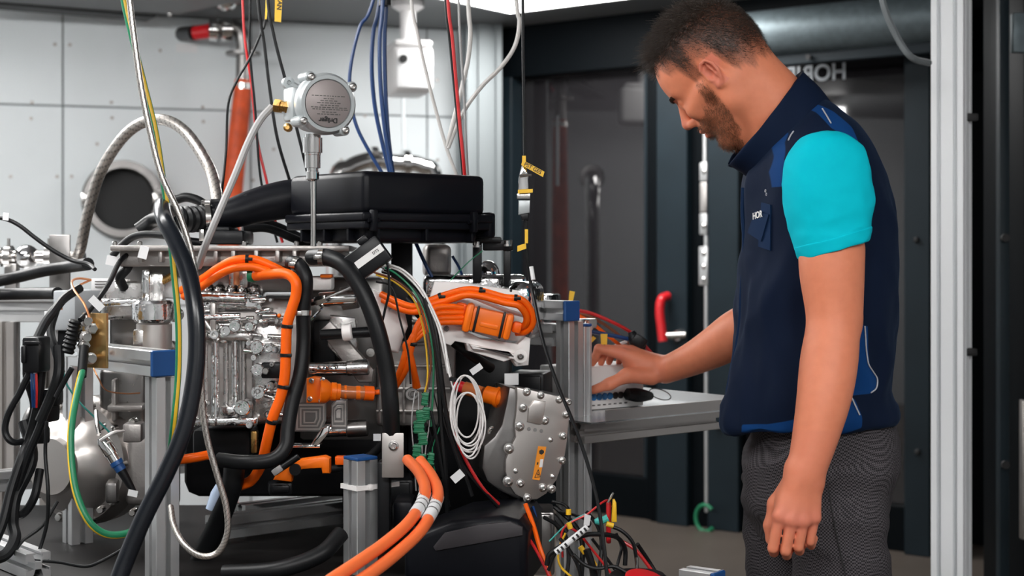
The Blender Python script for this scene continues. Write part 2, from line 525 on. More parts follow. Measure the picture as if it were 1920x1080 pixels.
# round duct running along the header
pa, pb = on_line(1405, RD, 0.30, RN), on_line(1790, RD, 0.30, RN)
pa.z = CZ - (62 - HZ) * pa.y / F; pb.z = CZ - (33 - HZ) * pb.y / F
dz = (pa.z + pb.z) / 2; pa.z = pb.z = dz
dd = thing('round_duct', 'galvanised round duct running along the top of the glazed wall', 'duct', pa)
m = MB(); m.cyl(pa, pb, 0.105, n=32); m.build('pipe', 'galv', dd)
m = MB(); q = V((0, 0, -0.125)); m.box((pa + pb) / 2 + q, ((pb - pa).length, 0.03, 0.05), basis(RD, RN, RD.cross(RN)), 0.004, 1); m.build('flange_strip', 'frame_dark', dd)
m = MB(); c = on_line(1517, RD, 0.325, RN); c.z = dz - 0.125; m.cyl(c, c + RN * 0.012, 0.012, n=8); m.build('bolt', 'slot_black', dd)
# aluminium corner strip between the two walls (striped grey column)
st = thing('corner_profile', 'tall aluminium slotted column standing in the room corner', 'profile', V((-0.22, 7.6, 0)))
m = MB(); c = on_line(899, LD, 0.16, LN)
extrusion(m, V((c.x, c.y, 0)), V((c.x, c.y, CEIL)), LN, 0.19, 0.19, 2, 2, slot=0.03, dep=0.02, lip=0.004); m.build('column', 'alu_grey', st)
# bright post and dark cabinet at the right
Yp = 3.9
c = P(1784, 480, Yp); c.z = 0
po = thing('slotted_post', 'bright aluminium slotted post rising at the right edge', 'post', c)
m = MB(); xa = V((math.cos(math.radians(-32)), math.sin(math.radians(-32)), 0)) 
extrusion(m, c, V((c.x, c.y, CEIL)), V((-xa.y, xa.x, 0)), 0.084, 0.084, 2, 2, slot=0.011, dep=0.015); m.build('extrusion', 'alu_lit', po)
for x_, y_ in ((1822, 220), (1820, 660)):
    m = MB(); m.box(P(x_, y_, Yp - 0.02), (0.03, 0.02, 0.02), None, 0.003); m.build('cable_clip', 'slot_black', po)
cb = thing('control_cabinet', 'black tall cabinet filling the right edge behind the post', 'cabinet', V((1.75, 4.7, 0)))
m = MB(); m.box((2.0, 4.75, 1.2), (0.88, 0.4, 2.4), None, 0.01); m.build('body', 'frame_black', cb)
m = MB(); q = P(1884, 480, 4.5); m.box((q.x, 4.52, 1.2), (0.03, 0.04, 2.38), None, 0.004); m.build('door_edge', 'frame_dark', cb)
for y in (446, 871):
    m = MB(); q = P(1884, y, 4.49); m.cyl(q, q + V((0, -0.012, 0)), 0.013, n=10); m.build('bolt', 'slot_black', cb)
m = MB(); q = P(1912, 62, 4.52); m.box(q, (0.05, 0.03, 0.12), None, 0.005); m.build('bracket', 'galv', cb)
m = MB(); q = P(1917, 880, 4.5); m.box(q, (0.012, 0.03, 0.42), None, 0.004); m.build('edge_trim', 'alu_dull', cb)

# ------------------------------------------------------------------ ceiling lamp, and fill battens added out of view
def ceiling_lamp(c, xa, w, d, label):
    xa = V((xa[0], xa[1], 0)).normalized(); ya = V((-xa.y, xa.x, 0))
    c = V((c[0], c[1], CEIL))
    t = thing('ceiling_lamp', label, 'lamp', c, 'flat ceiling lamps')
    B = basis(xa, ya, V((0, 0, 1)))
    m = MB(); m.box(c + V((0, 0, -0.010)), (w, d, 0.012), B); m.build('diffuser', 'lamp_face', t)
    for s in (-1, 1):
        m = MB(); m.box(c + ya * s * (d / 2 + 0.01) + V((0, 0, -0.010)), (w + 0.04, 0.02, 0.018), B); m.build('frame', 'lamp_frame', t)
        m = MB(); m.box(c + xa * s * (w / 2 + 0.01) + V((0, 0, -0.010)), (0.02, d, 0.018), B); m.build('frame', 'lamp_frame', t)
e2 = V((-0.61, -0.79, 0))
cv = V((-0.01, 7.27, 0)) + RD * 0.6 + e2 * 0.3
ceiling_lamp(cv, RD, 1.2, 0.6, 'bright flat ceiling lamp at the top edge of the picture')
def fill_batten(c, xa, L, z, label):  # fill light added out of view to brighten the upper wall and worker
    xa = V((xa[0], xa[1], 0)).normalized(); B = basis(xa, V((-xa.y, xa.x, 0)), V((0, 0, 1)))
    c = V((c[0], c[1], z))
    t = thing('fill_batten', label, 'lamp', c, 'added fill battens')
    m = MB(); m.box(c, (L, 0.14, 0.09), B); m.build('diffuser', 'fill_batten_face', t)
    m = MB(); m.box(c + V((0, 0, 0.055)), (L + 0.03, 0.16, 0.02), B); m.build('housing', 'lamp_frame', t)
    for s in (-1, 1):
        m = MB(); q = c + xa * s * L * 0.4; m.cyl(q + V((0, 0, 0.06)), V((q.x, q.y, CEIL)), 0.006, n=8); m.build('hanger', 'lamp_frame', t)
for a in (((-2.9, 4.7), (1, 0.32), 1.3, 2.34, 'added fill batten before the panelled wall, out of frame'),
          ((-1.9, 3.9), (1, 0.32), 1.3, 2.34, 'added fill batten left behind the engine, out of frame'),
          ((-1.5, 2.4), (1, 0), 1.3, 2.30, 'added fill batten over the left of the engine, out of frame'),
          ((-0.6, 0.2), (1, 0), 1.3, 2.30, 'added fill batten over the camera, out of frame'),
          ((1.2, 0.3), (1, 0), 1.3, 2.30, 'added fill batten behind the worker, out of frame')):
    fill_batten(*a)

# ------------------------------------------------------------------ fittings on the panelled wall
def lw(x, y, off):
    c = on_line(x, LD, off, LN); c.z = CZ - (y - HZ) * c.y / F
    return c
pt = thing('wall_port', 'round dark duct port with steel clamp ring on the panelled wall', 'duct', lw(228, 440, 0))
c = lw(228, 375, 0.0); R_ = S(72, c.y)
m = MB(); m.lathe(c, LN, [(0.011, R_ * 1.02), (0.13, R_ * 1.0), (0.13, R_ * 0.80), (0.012, R_ * 0.78)], 40, cap=False); m.build('sleeve', 'port_dark', pt)
m = MB(); m.ring(c + LN * 0.135, LN, R_ * 0.80, R_ * 0.98, 0.03, 40); m.build('clamp_ring', 'steel_dark', pt)
m = MB(); m.cyl(c + LN * 0.0125, c + LN * 0.018, R_ * 0.79, n=32); m.build('opening', 'slot_black', pt)
for x in (162, 296):
    m = MB(); q = lw(x, 372, 0.13); m.box(q, (0.05, 0.04, 0.06), basis(LD, LN, LD.cross(LN)), 0.006); m.cyl(q - V((0, 0, 0.05)), q + V((0, 0, 0.05)), 0.012, n=8); m.build('latch', 'steel', pt)
# orange lagged pipe with steel elbow and valve
op = thing('lagged_pipe', 'orange wrapped pipe hanging from a steel elbow on the panelled wall', 'pipe', lw(430, 400, 0.3))
m = MB(); m.tube(crom([lw(456, 150, 0.3), lw(452, 200, 0.3), lw(444, 280, 0.3), lw(432, 400, 0.3), lw(425, 600, 0.3), lw(425, 960, 0.3)], 8), [S(15, 7.4), S(17, 7.4), S(18, 7.4), S(20, 7.4), S(20, 7.4), S(20, 7.4)], 18); m.build('lagging', 'orange_wrap', op)
m = MB(); m.tube(crom([lw(456, 158, 0.3), lw(457, 95, 0.3), lw(452, 62, 0.3), lw(432, 50, 0.3), lw(400, 55, 0.3)], 6), S(14, 7.4), 16); m.build('elbow', 'steel_dark', op)
m = MB()
q = lw(456, 97, 0.3); m.lathe(q, V((0, 0, -1)), [(0, 0.03), (0.002, 0.085), (0.018, 0.085), (0.02, 0.04)], 24)
m.build('flange', 'steel_dark', op)
m = MB(); q = lw(457, 162, 0.3); m.ring(q, V((0, 0, 1)), S(13, 7.4), S(17, 7.4), 0.03); m.build('hose_clamp', 'steel', op)
m = MB(); q = lw(424, 55, 0.3); m.ring(q, LD, S(16, 7.4), S(22, 7.4), 0.05); q = lw(398, 56, 0.3); m.ring(q, LD, S(14, 7.4), S(20, 7.4), 0.04); m.build('pipe_clamp', 'chrome', op)
m = MB(); m.cyl(lw(396, 58, 0.3), lw(365, 62, 0.25), S(13, 7.4), n=14); m.build('red_sleeve', 'red_plastic', op)
m = MB(); m.cyl(lw(366, 62, 0.25), lw(342, 64, 0.02), S(14, 7.4), n=14); m.build('stub', 'black_plastic', op)
m = MB(); q = lw(350, 90, 0.012); m.box(q, (S(40, 7.3), 0.002, S(17, 7.3)), basis(LD, LN, LD.cross(LN))); m.build('paper_label', 'label_white', op)
sv = thing('ceiling_valve', 'chrome valve at the top edge above the orange pipe', 'valve', lw(428, 0, 0.4))
m = MB(); q = lw(424, 0, 0.45); m.ball(q, 0.055, 14); m.cyl(q, q + V((0.13, 0, 0.01)), 0.028, n=12); m.cyl(q, q + V((0, 0, 0.2)), 0.022, n=12); m.build('valve_body', 'chrome', sv)
# surveillance camera under the ceiling
cc = thing('security_camera', 'white surveillance camera hanging from the ceiling', 'camera', lw(765, 120, 0.6))
q = lw(765, 135, 0.8)
k = q.y / F
m = MB(); m.box(q, (78 * k, 0.30, 88 * k), yaw(14), 0.035, 4); m.build('housing', 'cctv_white', cc)
m = MB(); fM = yaw(14, q); 
m.box(fM @ V((0, -0.152, -0.010)), (64 * k, 0.012, 66 * k), yaw(14), 0.02, 3); m.build('front_glass', 'label_white', cc)
m = MB(); m.lathe(fM @ V((-20 * k, -0.158, 16 * k)), fM.to_3x3() @ V((0, -1, 0)), [(0, 8 * k), (0.02, 7 * k)], 16); m.build('lens', 'slot_black', cc)
m = MB(); m.box(fM @ V((0, -0.02, 46 * k)), (70 * k, 0.28, 12 * k), yaw(14), 0.012); m.build('sun_hood', 'cctv_white', cc)
m = MB(); m.cyl(q + V((0, 0, 40 * k)), V((q.x, q.y, CEIL)), 15 * k, n=16); m.lathe(V((q.x, q.y, CEIL - 0.05)), V((0, 0, 1)), [(0, 18 * k), (0.02, 30 * k), (0.049, 30 * k)], 20); m.build('mount', 'cctv_white', cc)
m = MB(); m.cyl(lw(756, 180, 0.3), lw(757, 330, 0.3), 4 * k, n=10); m.build('drop_tube', 'wall_paint', cc)
# silver bits behind the air box on the wall side
dm = thing('steel_pipework', 'polished steel pipe bends peeking out behind the black air box', 'pipe', lw(720, 330, 0.5))
m = MB(); m.tube(crom([lw(628, 960, 0.5), lw(628, 600, 0.5), lw(630, 350, 0.5), lw(655, 315, 0.5), lw(700, 300, 0.5), lw(740, 306, 0.5), lw(790, 312, 0.5), lw(815, 350, 0.5), lw(818, 600, 0.5), lw(818, 950, 0.5)], 8), 0.045, 16); m.build('bend', 'chrome', dm)
for q_ in (lw(700, 301, 0.5), lw(760, 308, 0.5)):
    m = MB(); m.ring(q_, LD, 0.045, 0.072, 0.03); m.build('clamp', 'chrome', dm)
# ------------------------------------------------------------------ the worker
class Field:
    """smooth union of simple solids on a grid, turned into one closed surface"""
    def __init__(s, lo, hi, h):
        s.lo = np.array(lo, np.float32); s.h = h
        s.n = np.ceil((np.array(hi) - s.lo) / h).astype(int) + 1
        s.f = np.full(s.n, 1.0, np.float32)
    def sub(s, lo, hi):
        a = np.clip(np.floor((np.array(lo) - s.lo) / s.h).astype(int), 0, s.n - 1)
        b = np.clip(np.ceil((np.array(hi) - s.lo) / s.h).astype(int) + 1, 1, s.n)
        ax = [s.lo[i] + s.h * np.arange(a[i], b[i], dtype=np.float32) for i in range(3)]
        X = np.meshgrid(*ax, indexing='ij', sparse=True)
        return tuple(slice(a[i], b[i]) for i in range(3)), X
    def join(s, sl, d, k, cut=False):
        f = s.f[sl]
        if cut:
            d = -d
            h = np.clip(0.5 - 0.5 * (f - d) / k, 0, 1)
            s.f[sl] = f * (1 - h) + d * h + k * h * (1 - h)
        else:
            h = np.clip(0.5 + 0.5 * (f - d) / k, 0, 1)
            s.f[sl] = f * (1 - h) + d * h - k * h * (1 - h)
    def ell(s, c, r, ax=None, k=0.01, cut=False):
        c = np.array(c, np.float32); R = max(r) + k + 3 * s.h
        sl, (X, Y, Z) = s.sub(c - R, c + R)
        dx, dy, dz = X - c[0], Y - c[1], Z - c[2]
        if ax is None:
            q = (dx, dy, dz)
        else:
            q = tuple(dx * a[0] + dy * a[1] + dz * a[2] for a in ax)
        k0 = np.sqrt(sum((q[i] / r[i]) ** 2 for i in range(3)))
        k1 = np.sqrt(sum((q[i] / (r[i] * r[i])) ** 2 for i in range(3))) + 1e-6
        s.join(sl, (k0 * (k0 - 1) / k1).astype(np.float32), k, cut)
    def cone(s, p, q, r0, r1, k=0.01, cut=False):
        p = np.array(p, np.float32); q = np.array(q, np.float32)
        R = max(r0, r1) + k + 3 * s.h
        sl, (X, Y, Z) = s.sub(np.minimum(p, q) - R, np.maximum(p, q) + R)
        d = q - p; L2 = float(d @ d) + 1e-12
        t = np.clip(((X - p[0]) * d[0] + (Y - p[1]) * d[1] + (Z - p[2]) * d[2]) / L2, 0, 1)
        D = np.sqrt((X - p[0] - d[0] * t) ** 2 + (Y - p[1] - d[1] * t) ** 2 + (Z - p[2] - d[2] * t) ** 2)
        s.join(sl, (D - (r0 + (r1 - r0) * t)).astype(np.float32), k, cut)
    def limb(s, pts, rad, k=0.02, sub=7):
        c = crom([V(p) for p in pts], sub); r = [q.x for q in crom([V((x, 0, 0)) for x in rad], sub)]
        for i in range(len(c) - 1): s.cone(c[i], c[i + 1], r[i], r[i + 1], 0.004)
    def chain(s, pts, rad, k=0.01):
        for i in range(len(pts) - 1):
            s.cone(pts[i], pts[i + 1], rad[i], rad[i + 1], k)
    def mesh(s, smooth=2):
        f = s.f; g = f < 0
        nx, ny, nz = f.shape
        c = np.zeros((nx - 1, ny - 1, nz - 1), np.uint8)
        for i in (0, 1):
            for j in (0, 1):
                for k in (0, 1):
                    c += g[i:nx - 1 + i, j:ny - 1 + j, k:nz - 1 + k]
        act = np.argwhere((c > 0) & (c < 8))
        idx = np.full(c.shape, -1, np.int32)
        idx[tuple(act.T)] = np.arange(len(act))
        acc = np.zeros((len(act), 3)); cnt = np.zeros(len(act))
        corners = [(i, j, k) for i in (0, 1) for j in (0, 1) for k in (0, 1)]
        for a in corners:
            for ax in range(3):
                if a[ax]: continue
                b = list(a); b[ax] = 1
                fa = f[act[:, 0] + a[0], act[:, 1] + a[1], act[:, 2] + a[2]]
                fb = f[act[:, 0] + b[0], act[:, 1] + b[1], act[:, 2] + b[2]]
                mk = (fa < 0) != (fb < 0)
                t = fa[mk] / (fa[mk] - fb[mk])
                p = np.tile(np.array(a, float), (mk.sum(), 1)); p[:, ax] += t
                acc[mk] += p; cnt[mk] += 1
        vs = s.lo + s.h * (act + acc / cnt[:, None])
        quads = []
        for ax in range(3):
            o = [1, 2] if ax == 0 else ([2, 0] if ax == 1 else [0, 1])
            sl0 = [slice(None)] * 3; sl1 = [slice(None)] * 3
            sl0[ax] = slice(0, f.shape[ax] - 1); sl1[ax] = slice(1, None)
            for q in o:
                sl0[q] = slice(1, f.shape[q] - 1); sl1[q] = slice(1, f.shape[q] - 1)
            ga, gb = g[tuple(sl0)], g[tuple(sl1)]
            e = np.argwhere(ga != gb)
            base = e.copy()
            for q in o: base[:, q] += 1
            flip = ga[tuple(e.T)]
            def ci(d0, d1):
                w = base.copy(); w[:, o[0]] -= d0; w[:, o[1]] -= d1
                return idx[tuple(w.T)]
            Q = np.stack([ci(0, 0), ci(1, 0), ci(1, 1), ci(0, 1)], 1)
            Q[~flip] = Q[~flip][:, ::-1]
            quads.append(Q)
        Q = np.concatenate(quads)
        for _ in range(smooth):
            a2 = np.zeros_like(vs); n2 = np.zeros(len(vs))
            for i in range(4):
                u, w = Q[:, i], Q[:, (i + 1) % 4]
                for d in range(3):
                    a2[:, d] += np.bincount(u, vs[w, d], len(vs)) + np.bincount(w, vs[u, d], len(vs))
                n2 += np.bincount(u, None, len(vs)) + np.bincount(w, None, len(vs))
            vs = vs * 0.5 + 0.5 * a2 / n2[:, None]
        return vs, Q

def np_mesh(name, vs, faces, mats, parent=None, attrs=None, kind=None):
    me = bpy.data.meshes.new(name)
    lo, hi = vs.min(0), vs.max(0)
    o3 = V(((lo[0] + hi[0]) / 2, (lo[1] + hi[1]) / 2, lo[2]))
    vv = vs - np.array(o3)
    k = faces.shape[1]
    me.vertices.add(len(vv)); me.vertices.foreach_set('co', vv.astype(np.float32).ravel())
    me.loops.add(len(faces) * k); me.loops.foreach_set('vertex_index', faces.astype(np.int32).ravel())
    me.polygons.add(len(faces))
    me.polygons.foreach_set('loop_start', (np.arange(len(faces)) * k).astype(np.int32))
    me.polygons.foreach_set('loop_total', np.full(len(faces), k, np.int32))
    me.update(calc_edges=True); me.validate()
    me.polygons.foreach_set('use_smooth', np.ones(len(me.polygons), bool))
    for m in mats: me.materials.append(M_[m])
    for n, a in (attrs or {}).items():
        at = me.attributes.new(n, 'FLOAT', 'POINT'); at.data.foreach_set('value', a.astype(np.float32))
    return link(name, me, o3, parent, kind)

YM = 2.80
man = thing('person', 'bearded worker in navy vest and turquoise shirt leaning over the test rig', 'person', V((0.56, 2.8, 0)))

# head frame: f forward, u up, s the wearer's left (towards the camera)
TH, PHI, ROL = math.radians(40), math.radians(34), math.radians(14)
HS = 1.02
Hf = np.array((-math.cos(TH) * math.cos(PHI), math.cos(TH) * math.sin(PHI), -math.sin(TH)))
_u = np.array((-math.sin(TH) * math.cos(PHI), math.sin(TH) * math.sin(PHI), math.cos(TH)))
_s = np.array((-math.sin(PHI), -math.cos(PHI), 0.0))
Hu = _u * math.cos(ROL) + _s * math.sin(ROL)
Hs = _s * math.cos(ROL) - _u * math.sin(ROL)
HO = np.array((0.394, 2.80, 1.640))
def H(f, u, s=0.0):
    return HO + HS * (Hf * f + Hu * u + Hs * s)
HAX = (Hf, Hu, Hs)
def hr(*r): return tuple(x * HS for x in r)

FD = Field((0.08, 2.42, 0.70), (0.78, 3.30, 1.80), 0.0026)
# skull and face
FD.ell(H(-0.004, 0.054), hr(0.098, 0.090, 0.076), HAX, 0.01)
FD.ell(H(-0.030, 0.030), hr(0.070, 0.075, 0.070), HAX, 0.02)
FD.ell(H(0.055, 0.040), hr(0.042, 0.055, 0.060), HAX, 0.02)
FD.ell(H(0.040, -0.025), hr(0.052, 0.075, 0.056), HAX, 0.02)
for s_ in (-1, 1):
    FD.cone(H(0.005, -0.050, 0.050 * s_), H(0.066, -0.093, 0.022 * s_), 0.020 * HS, 0.017 * HS, 0.018)
    FD.cone(H(0.005, -0.005, 0.058 * s_), H(0.005, -0.055, 0.050 * s_), 0.017 * HS, 0.018 * HS, 0.015)
    FD.cone(H(0.085, 0.026, 0.014 * s_), H(0.070, 0.030, 0.046 * s_), 0.010 * HS, 0.010 * HS, 0.012)
    FD.cone(H(0.070, -0.016, 0.040 * s_), H(0.030, -0.004, 0.060 * s_), 0.017 * HS, 0.012 * HS, 0.016)
    FD.ell(H(0.096, 0.006, 0.031 * s_), hr(0.018, 0.012, 0.019), HAX, 0.010, True)
    FD.ell(H(0.0775, 0.005, 0.031 * s_), hr(0.0135, 0.0125, 0.0135), HAX, 0.002)
    FD.cone(H(0.088, 0.0115, 0.020 * s_), H(0.082, 0.012, 0.043 * s_), 0.0042 * HS, 0.004 * HS, 0.004)
    FD.cone(H(0.086, -0.003, 0.020 * s_), H(0.080, -0.002, 0.043 * s_), 0.0036 * HS, 0.0036 * HS, 0.004)
    # nostril wing
    FD.ell(H(0.0995, -0.0275, 0.0125 * s_), hr(0.012, 0.0085, 0.0075), HAX, 0.005)
    FD.ell(H(0.102, -0.0345, 0.0085 * s_), hr(0.0055, 0.0045, 0.004), HAX, 0.002, True)
FD.ell(H(0.070, -0.098), hr(0.020, 0.018, 0.024), HAX, 0.014)
FD.cone(H(0.089, 0.022), H(0.111, -0.018), 0.0085 * HS, 0.0105 * HS, 0.008)
FD.ell(H(0.1120, -0.0220), hr(0.0105, 0.0095, 0.0105), HAX, 0.006)
FD.ell(H(0.080, -0.050), hr(0.018, 0.020, 0.030), HAX, 0.014)
FD.ell(H(0.0965, -0.0500), hr(0.0085, 0.0060, 0.020), HAX, 0.005)
FD.ell(H(0.0935, -0.0635), hr(0.0085, 0.0065, 0.018), HAX, 0.005)
FD.ell(H(0.1040, -0.0568), hr(0.012, 0.0014, 0.022), HAX, 0.002, True)
# ears: rim, lobe and bowl
for s_ in (-1, 1):
    def E(f, u, s): return H(-0.009 + (f + 0.012) * 0.74, 0.003 + (u - 0.004) * 0.76, (0.0720 + (s - 0.0735) * 0.8) * s_)
    FD.ell(E(-0.012, 0.004, 0.0735), hr(0.013, 0.022, 0.007), HAX, 0.006)
    rim = [(0.006, 0.006, 0.076), (0.005, 0.026, 0.081), (-0.008, 0.038, 0.085), (-0.024, 0.036, 0.089), (-0.033, 0.020, 0.091), (-0.032, 0.000, 0.089), (-0.023, -0.018, 0.084), (-0.012, -0.028, 0.080), (-0.003, -0.029, 0.077)]
    for a, b in zip(rim[:-1], rim[1:]):
        FD.cone(E(*a), E(*b), 0.0034 * HS, 0.0034 * HS, 0.0025)
    FD.ell(E(-0.006, -0.026, 0.078), hr(0.006, 0.007, 0.004), HAX, 0.004)
    FD.ell(E(-0.008, 0.006, 0.085), hr(0.0080, 0.013, 0.0095), HAX, 0.0025, True)
    FD.cone(E(-0.018, 0.026, 0.083), E(-0.021, -0.008, 0.083), 0.003 * HS, 0.003 * HS, 0.003)
    FD.ell(E(0.004, -0.003, 0.078), hr(0.0035, 0.0055, 0.004), HAX, 0.003)
# neck, trunk (inside the clothes)
nb = P(1487, 262, YM)
FD.cone(H(-0.022, -0.030), nb, 0.056 * HS, 0.066, 0.025)
FD.cone(H(-0.045, 0.000), P(1505, 235, YM), 0.046 * HS, 0.055, 0.025)
FD.cone(H(0.030, -0.080), P(1455, 285, YM), 0.030, 0.040, 0.03)
for s_ in (-1, 1):
    FD.cone(H(-0.018, -0.030, 0.052 * s_), P(1452, 268, YM - 0.03 * s_), 0.016, 0.016, 0.02)
FD.ell(P(1520, 360, YM), (0.105, 0.150, 0.12), None, 0.03)
FD.ell(P(1530, 520, YM), (0.112, 0.150, 0.17), None, 0.03)
FD.ell(P(1530, 700, YM), (0.120, 0.150, 0.16), None, 0.03)
FD.ell(P(1540, 900, YM), (0.120, 0.145, 0.16), None, 0.03)
# near (left) arm
A = PS([(1548, 318, 2.605), (1557, 400, 2.585), (1557, 500, 2.575), (1562, 600, 2.565), (1554, 680, 2.55), (1543, 755, 2.53), (1522, 845, 2.515), (1507, 893, 2.508)])
FD.limb(A, [0.048, 0.052, 0.0525, 0.0445, 0.0475, 0.0435, 0.0345, 0.0285], 0.02)
FD.cone(P(1588, 470, 2.58), P(1586, 590, 2.57), 0.026, 0.024, 0.02)
FD.ell(P(1592, 612, 2.565), (0.016, 0.016, 0.018), None, 0.018)
FD.cone(P(1492, 880, 2.505), P(1494, 905, 2.505), 0.019, 0.019, 0.012)
FD.cone(P(1522, 880, 2.51), P(1523, 905, 2.51), 0.019, 0.019, 0.012)
# near hand: back of the hand to the camera, fingers hanging and curled
kn = [((1461, 968), 2.493), ((1484, 976), 2.489), ((1506, 977), 2.491), ((1526, 970), 2.500)]
wr_ = [P(1489, 900, 2.505), P(1500, 902, 2.500), P(1512, 902, 2.502), P(1524, 900, 2.508)]
pipj = [(1449, 1028), (1473, 1033), (1497, 1025), (1519, 1015)]
for i in range(4):
    (kx, ky), kY = kn[i]
    K = P(kx, ky, kY)
    FD.cone(wr_[i], K, 0.0150, 0.0118, 0.012)
    FD.ell(K + V((0, -0.0015, 0)), (0.0105, 0.0105, 0.0115), None, 0.006)
    px, py = pipj[i]
    rr_ = (0.0092, 0.0094, 0.0090, 0.0081)[i]
    J1 = P(px, py, kY + 0.004); J2 = P(px + 2, py + 8, kY + 0.027); J3 = P(px + 8, py - 6, kY + 0.043)
    FD.chain([K, J1, J2, J3], [0.0098, rr_, rr_ * 0.9, rr_ * 0.8], 0.0016)
FD.ell(P(1492, 945, 2.512), (0.036, 0.014, 0.040), None, 0.012)
FD.chain(PS([(1483, 905, 2.525), (1456, 945, 2.535), (1444, 985, 2.535), (1445, 1012, 2.535)]), [0.016, 0.0145, 0.0105, 0.009], 0.008)
# knuckle tendons
for i in range(4):
    (kx, ky), kY = kn[i]
    FD.cone(P(kx, ky - 4, kY - 0.0075), wr_[i] + V((0, -0.010, -0.02)), 0.0042, 0.0025, 0.004)
# far (right) arm
B = PS([(1515, 330, 2.985), (1488, 450, 2.985), (1462, 575, 2.975), (1432, 602, 2.99), (1385, 624, 3.02), (1340, 651, 3.06), (1298, 673, 3.10), (1248, 694, 3.145)])
FD.limb(B, [0.058, 0.054, 0.045, 0.048, 0.047, 0.040, 0.033, 0.0270], 0.02)
# far hand pinching the instrument box
W0 = P(1246, 695, 3.15)
mcp = [P(1163, 663, 3.152), P(1171, 657, 3.176), P(1183, 658, 3.198), P(1198, 664, 3.218)]
for i, Q_ in enumerate(mcp):
    FD.cone(W0 + V((0, 0.006 * (i - 1), 0.003)), Q_, 0.021, 0.0130, 0.014)
FD.ell(P(1198, 684, 3.160), (0.034, 0.026, 0.021), None, 0.015)
FD.chain([mcp[0], P(1123, 654, 3.158), P(1115, 672, 3.162), P(1109, 683, 3.165)], [0.0125, 0.0100, 0.0087, 0.0075], 0.005)
FD.chain([mcp[1], P(1138, 655, 3.180), P(1129, 670, 3.182), P(1127, 680, 3.184)], [0.0120, 0.0098, 0.0085, 0.0075], 0.004)
FD.chain([mcp[2], P(1152, 658, 3.204), P(1144, 670, 3.205), P(1142, 679, 3.205)], [0.0115, 0.0095, 0.0083, 0.0072], 0.004)
FD.chain([mcp[3], P(1172, 664, 3.226), P(1163, 673, 3.226), P(1160, 680, 3.225)], [0.0105, 0.0085, 0.0075, 0.0065], 0.004)
FD.chain([P(1222, 706, 3.135), P(1176, 704, 3.120), P(1143, 720, 3.118), P(1113, 731, 3.124)], [0.0185, 0.0145, 0.0117, 0.0092], 0.010)
vs, Q = FD.mesh(2)
del FD

# skin attributes in the head's own frame
hd_ = (vs - HO) / HS
hf, hu, hs = hd_ @ Hf, hd_ @ Hu, hd_ @ Hs
ish = (np.abs(hf) < 0.14) & (hu > -0.13) & (hu < 0.16) & (np.abs(hs) < 0.10)
bf = np.array([-0.14, -0.088, -0.070, -0.048, -0.039, -0.032, -0.020, 0.002, 0.010, 0.024, 0.029, 0.034, 0.048, 0.058, 0.080, 0.100])
bu = np.array([-0.040, -0.040, -0.040, -0.032, -0.006, 0.010, 0.024, 0.028, 0.004, 0.002, 0.018, 0.036, 0.048, 0.062, 0.071, 0.074])
edge = np.interp(hf, bf, bu)
wob = 0.004 * np.sin(hf * 260) + 0.003 * np.sin(hs * 310 + 1.0) + 0.002 * np.sin(hf * 700 + hs * 500)
sc_d = hu - edge + wob
ear_zone = (hf > -0.034) & (hf < 0.004) & (hu > -0.026) & (hu < 0.031) & (np.abs(hs) > 0.0700)
hair = np.clip(sc_d / 0.012, 0, 1) * (0.38 + 0.62 * np.clip((sc_d - 0.008) / 0.050, 0, 1))
hair = np.where(ish & ~ear_zone, hair, 0)
def segd(px, py, a, b):
    ax_, ay_ = a; bx_, by_ = b
    dx, dy = bx_ - ax_, by_ - ay_
    t = np.clip(((px - ax_) * dx + (py - ay_) * dy) / (dx * dx + dy * dy), 0, 1)
    return np.hypot(px - ax_ - dx * t, py - ay_ - dy * t)
def poly_sd(x, z, poly):
    d = np.full(len(x), 1e9); ins = np.zeros(len(x), bool)
    for a, b in zip(poly, poly[1:] + poly[:1]):
        d = np.minimum(d, segd(x, z, a, b))
        c = ((a[1] > z) != (b[1] > z)) & (x < (b[0] - a[0]) * (z - a[1]) / (b[1] - a[1] + 1e-12) + a[0])
        ins ^= c
    return np.where(ins, d, -d)
bpoly = [(0.012, 0.010), (0.029, 0.008), (0.035, -0.018), (0.055, -0.033), (0.078, -0.039), (0.110, -0.039), (0.110, -0.130), (0.046, -0.120), (0.028, -0.086), (0.014, -0.062), (0.012, -0.030)]
bd = poly_sd(hf, hu, bpoly)
beard = np.clip((bd + 0.004 + 0.6 * wob) / 0.009, 0, 1) * (np.abs(hs) < 0.075)
lip = ((hf > 0.088) & (np.abs(hu + 0.057) < 0.0105) & (np.abs(hs) < 0.021)).astype(float)
beard = np.where(ish & ~ear_zone, beard * (1 - lip) * 0.85, 0)
brow = np.clip(1 - np.abs(hu - (0.028 - 0.10 * (np.abs(hs) - 0.028) ** 2 / 0.02)) / 0.006, 0, 1) * (np.abs(hs) > 0.010) * (np.abs(hs) < 0.048) * (hf > 0.05)
brow = np.where(ish, brow, 0)
red = np.where(ish & ear_zone, 0.8, 0) + np.where(ish & (hf > 0.108) & (hu < 0), 0.6, 0) + lip * 0.7 * ish
for K in [P(kx, ky, kY) for (kx, ky), kY in kn] + mcp:
    red += 0.5 * np.exp(-((vs - np.array(K)) ** 2).sum(1) / (2 * 0.014 ** 2))
hz_ = ((vs[:, 2] < 1.01) & (vs[:, 0] < 0.56) & (vs[:, 1] < 2.57)) | (vs[:, 0] < 0.32) & (vs[:, 2] < 1.2)
red += 0.25 * hz_

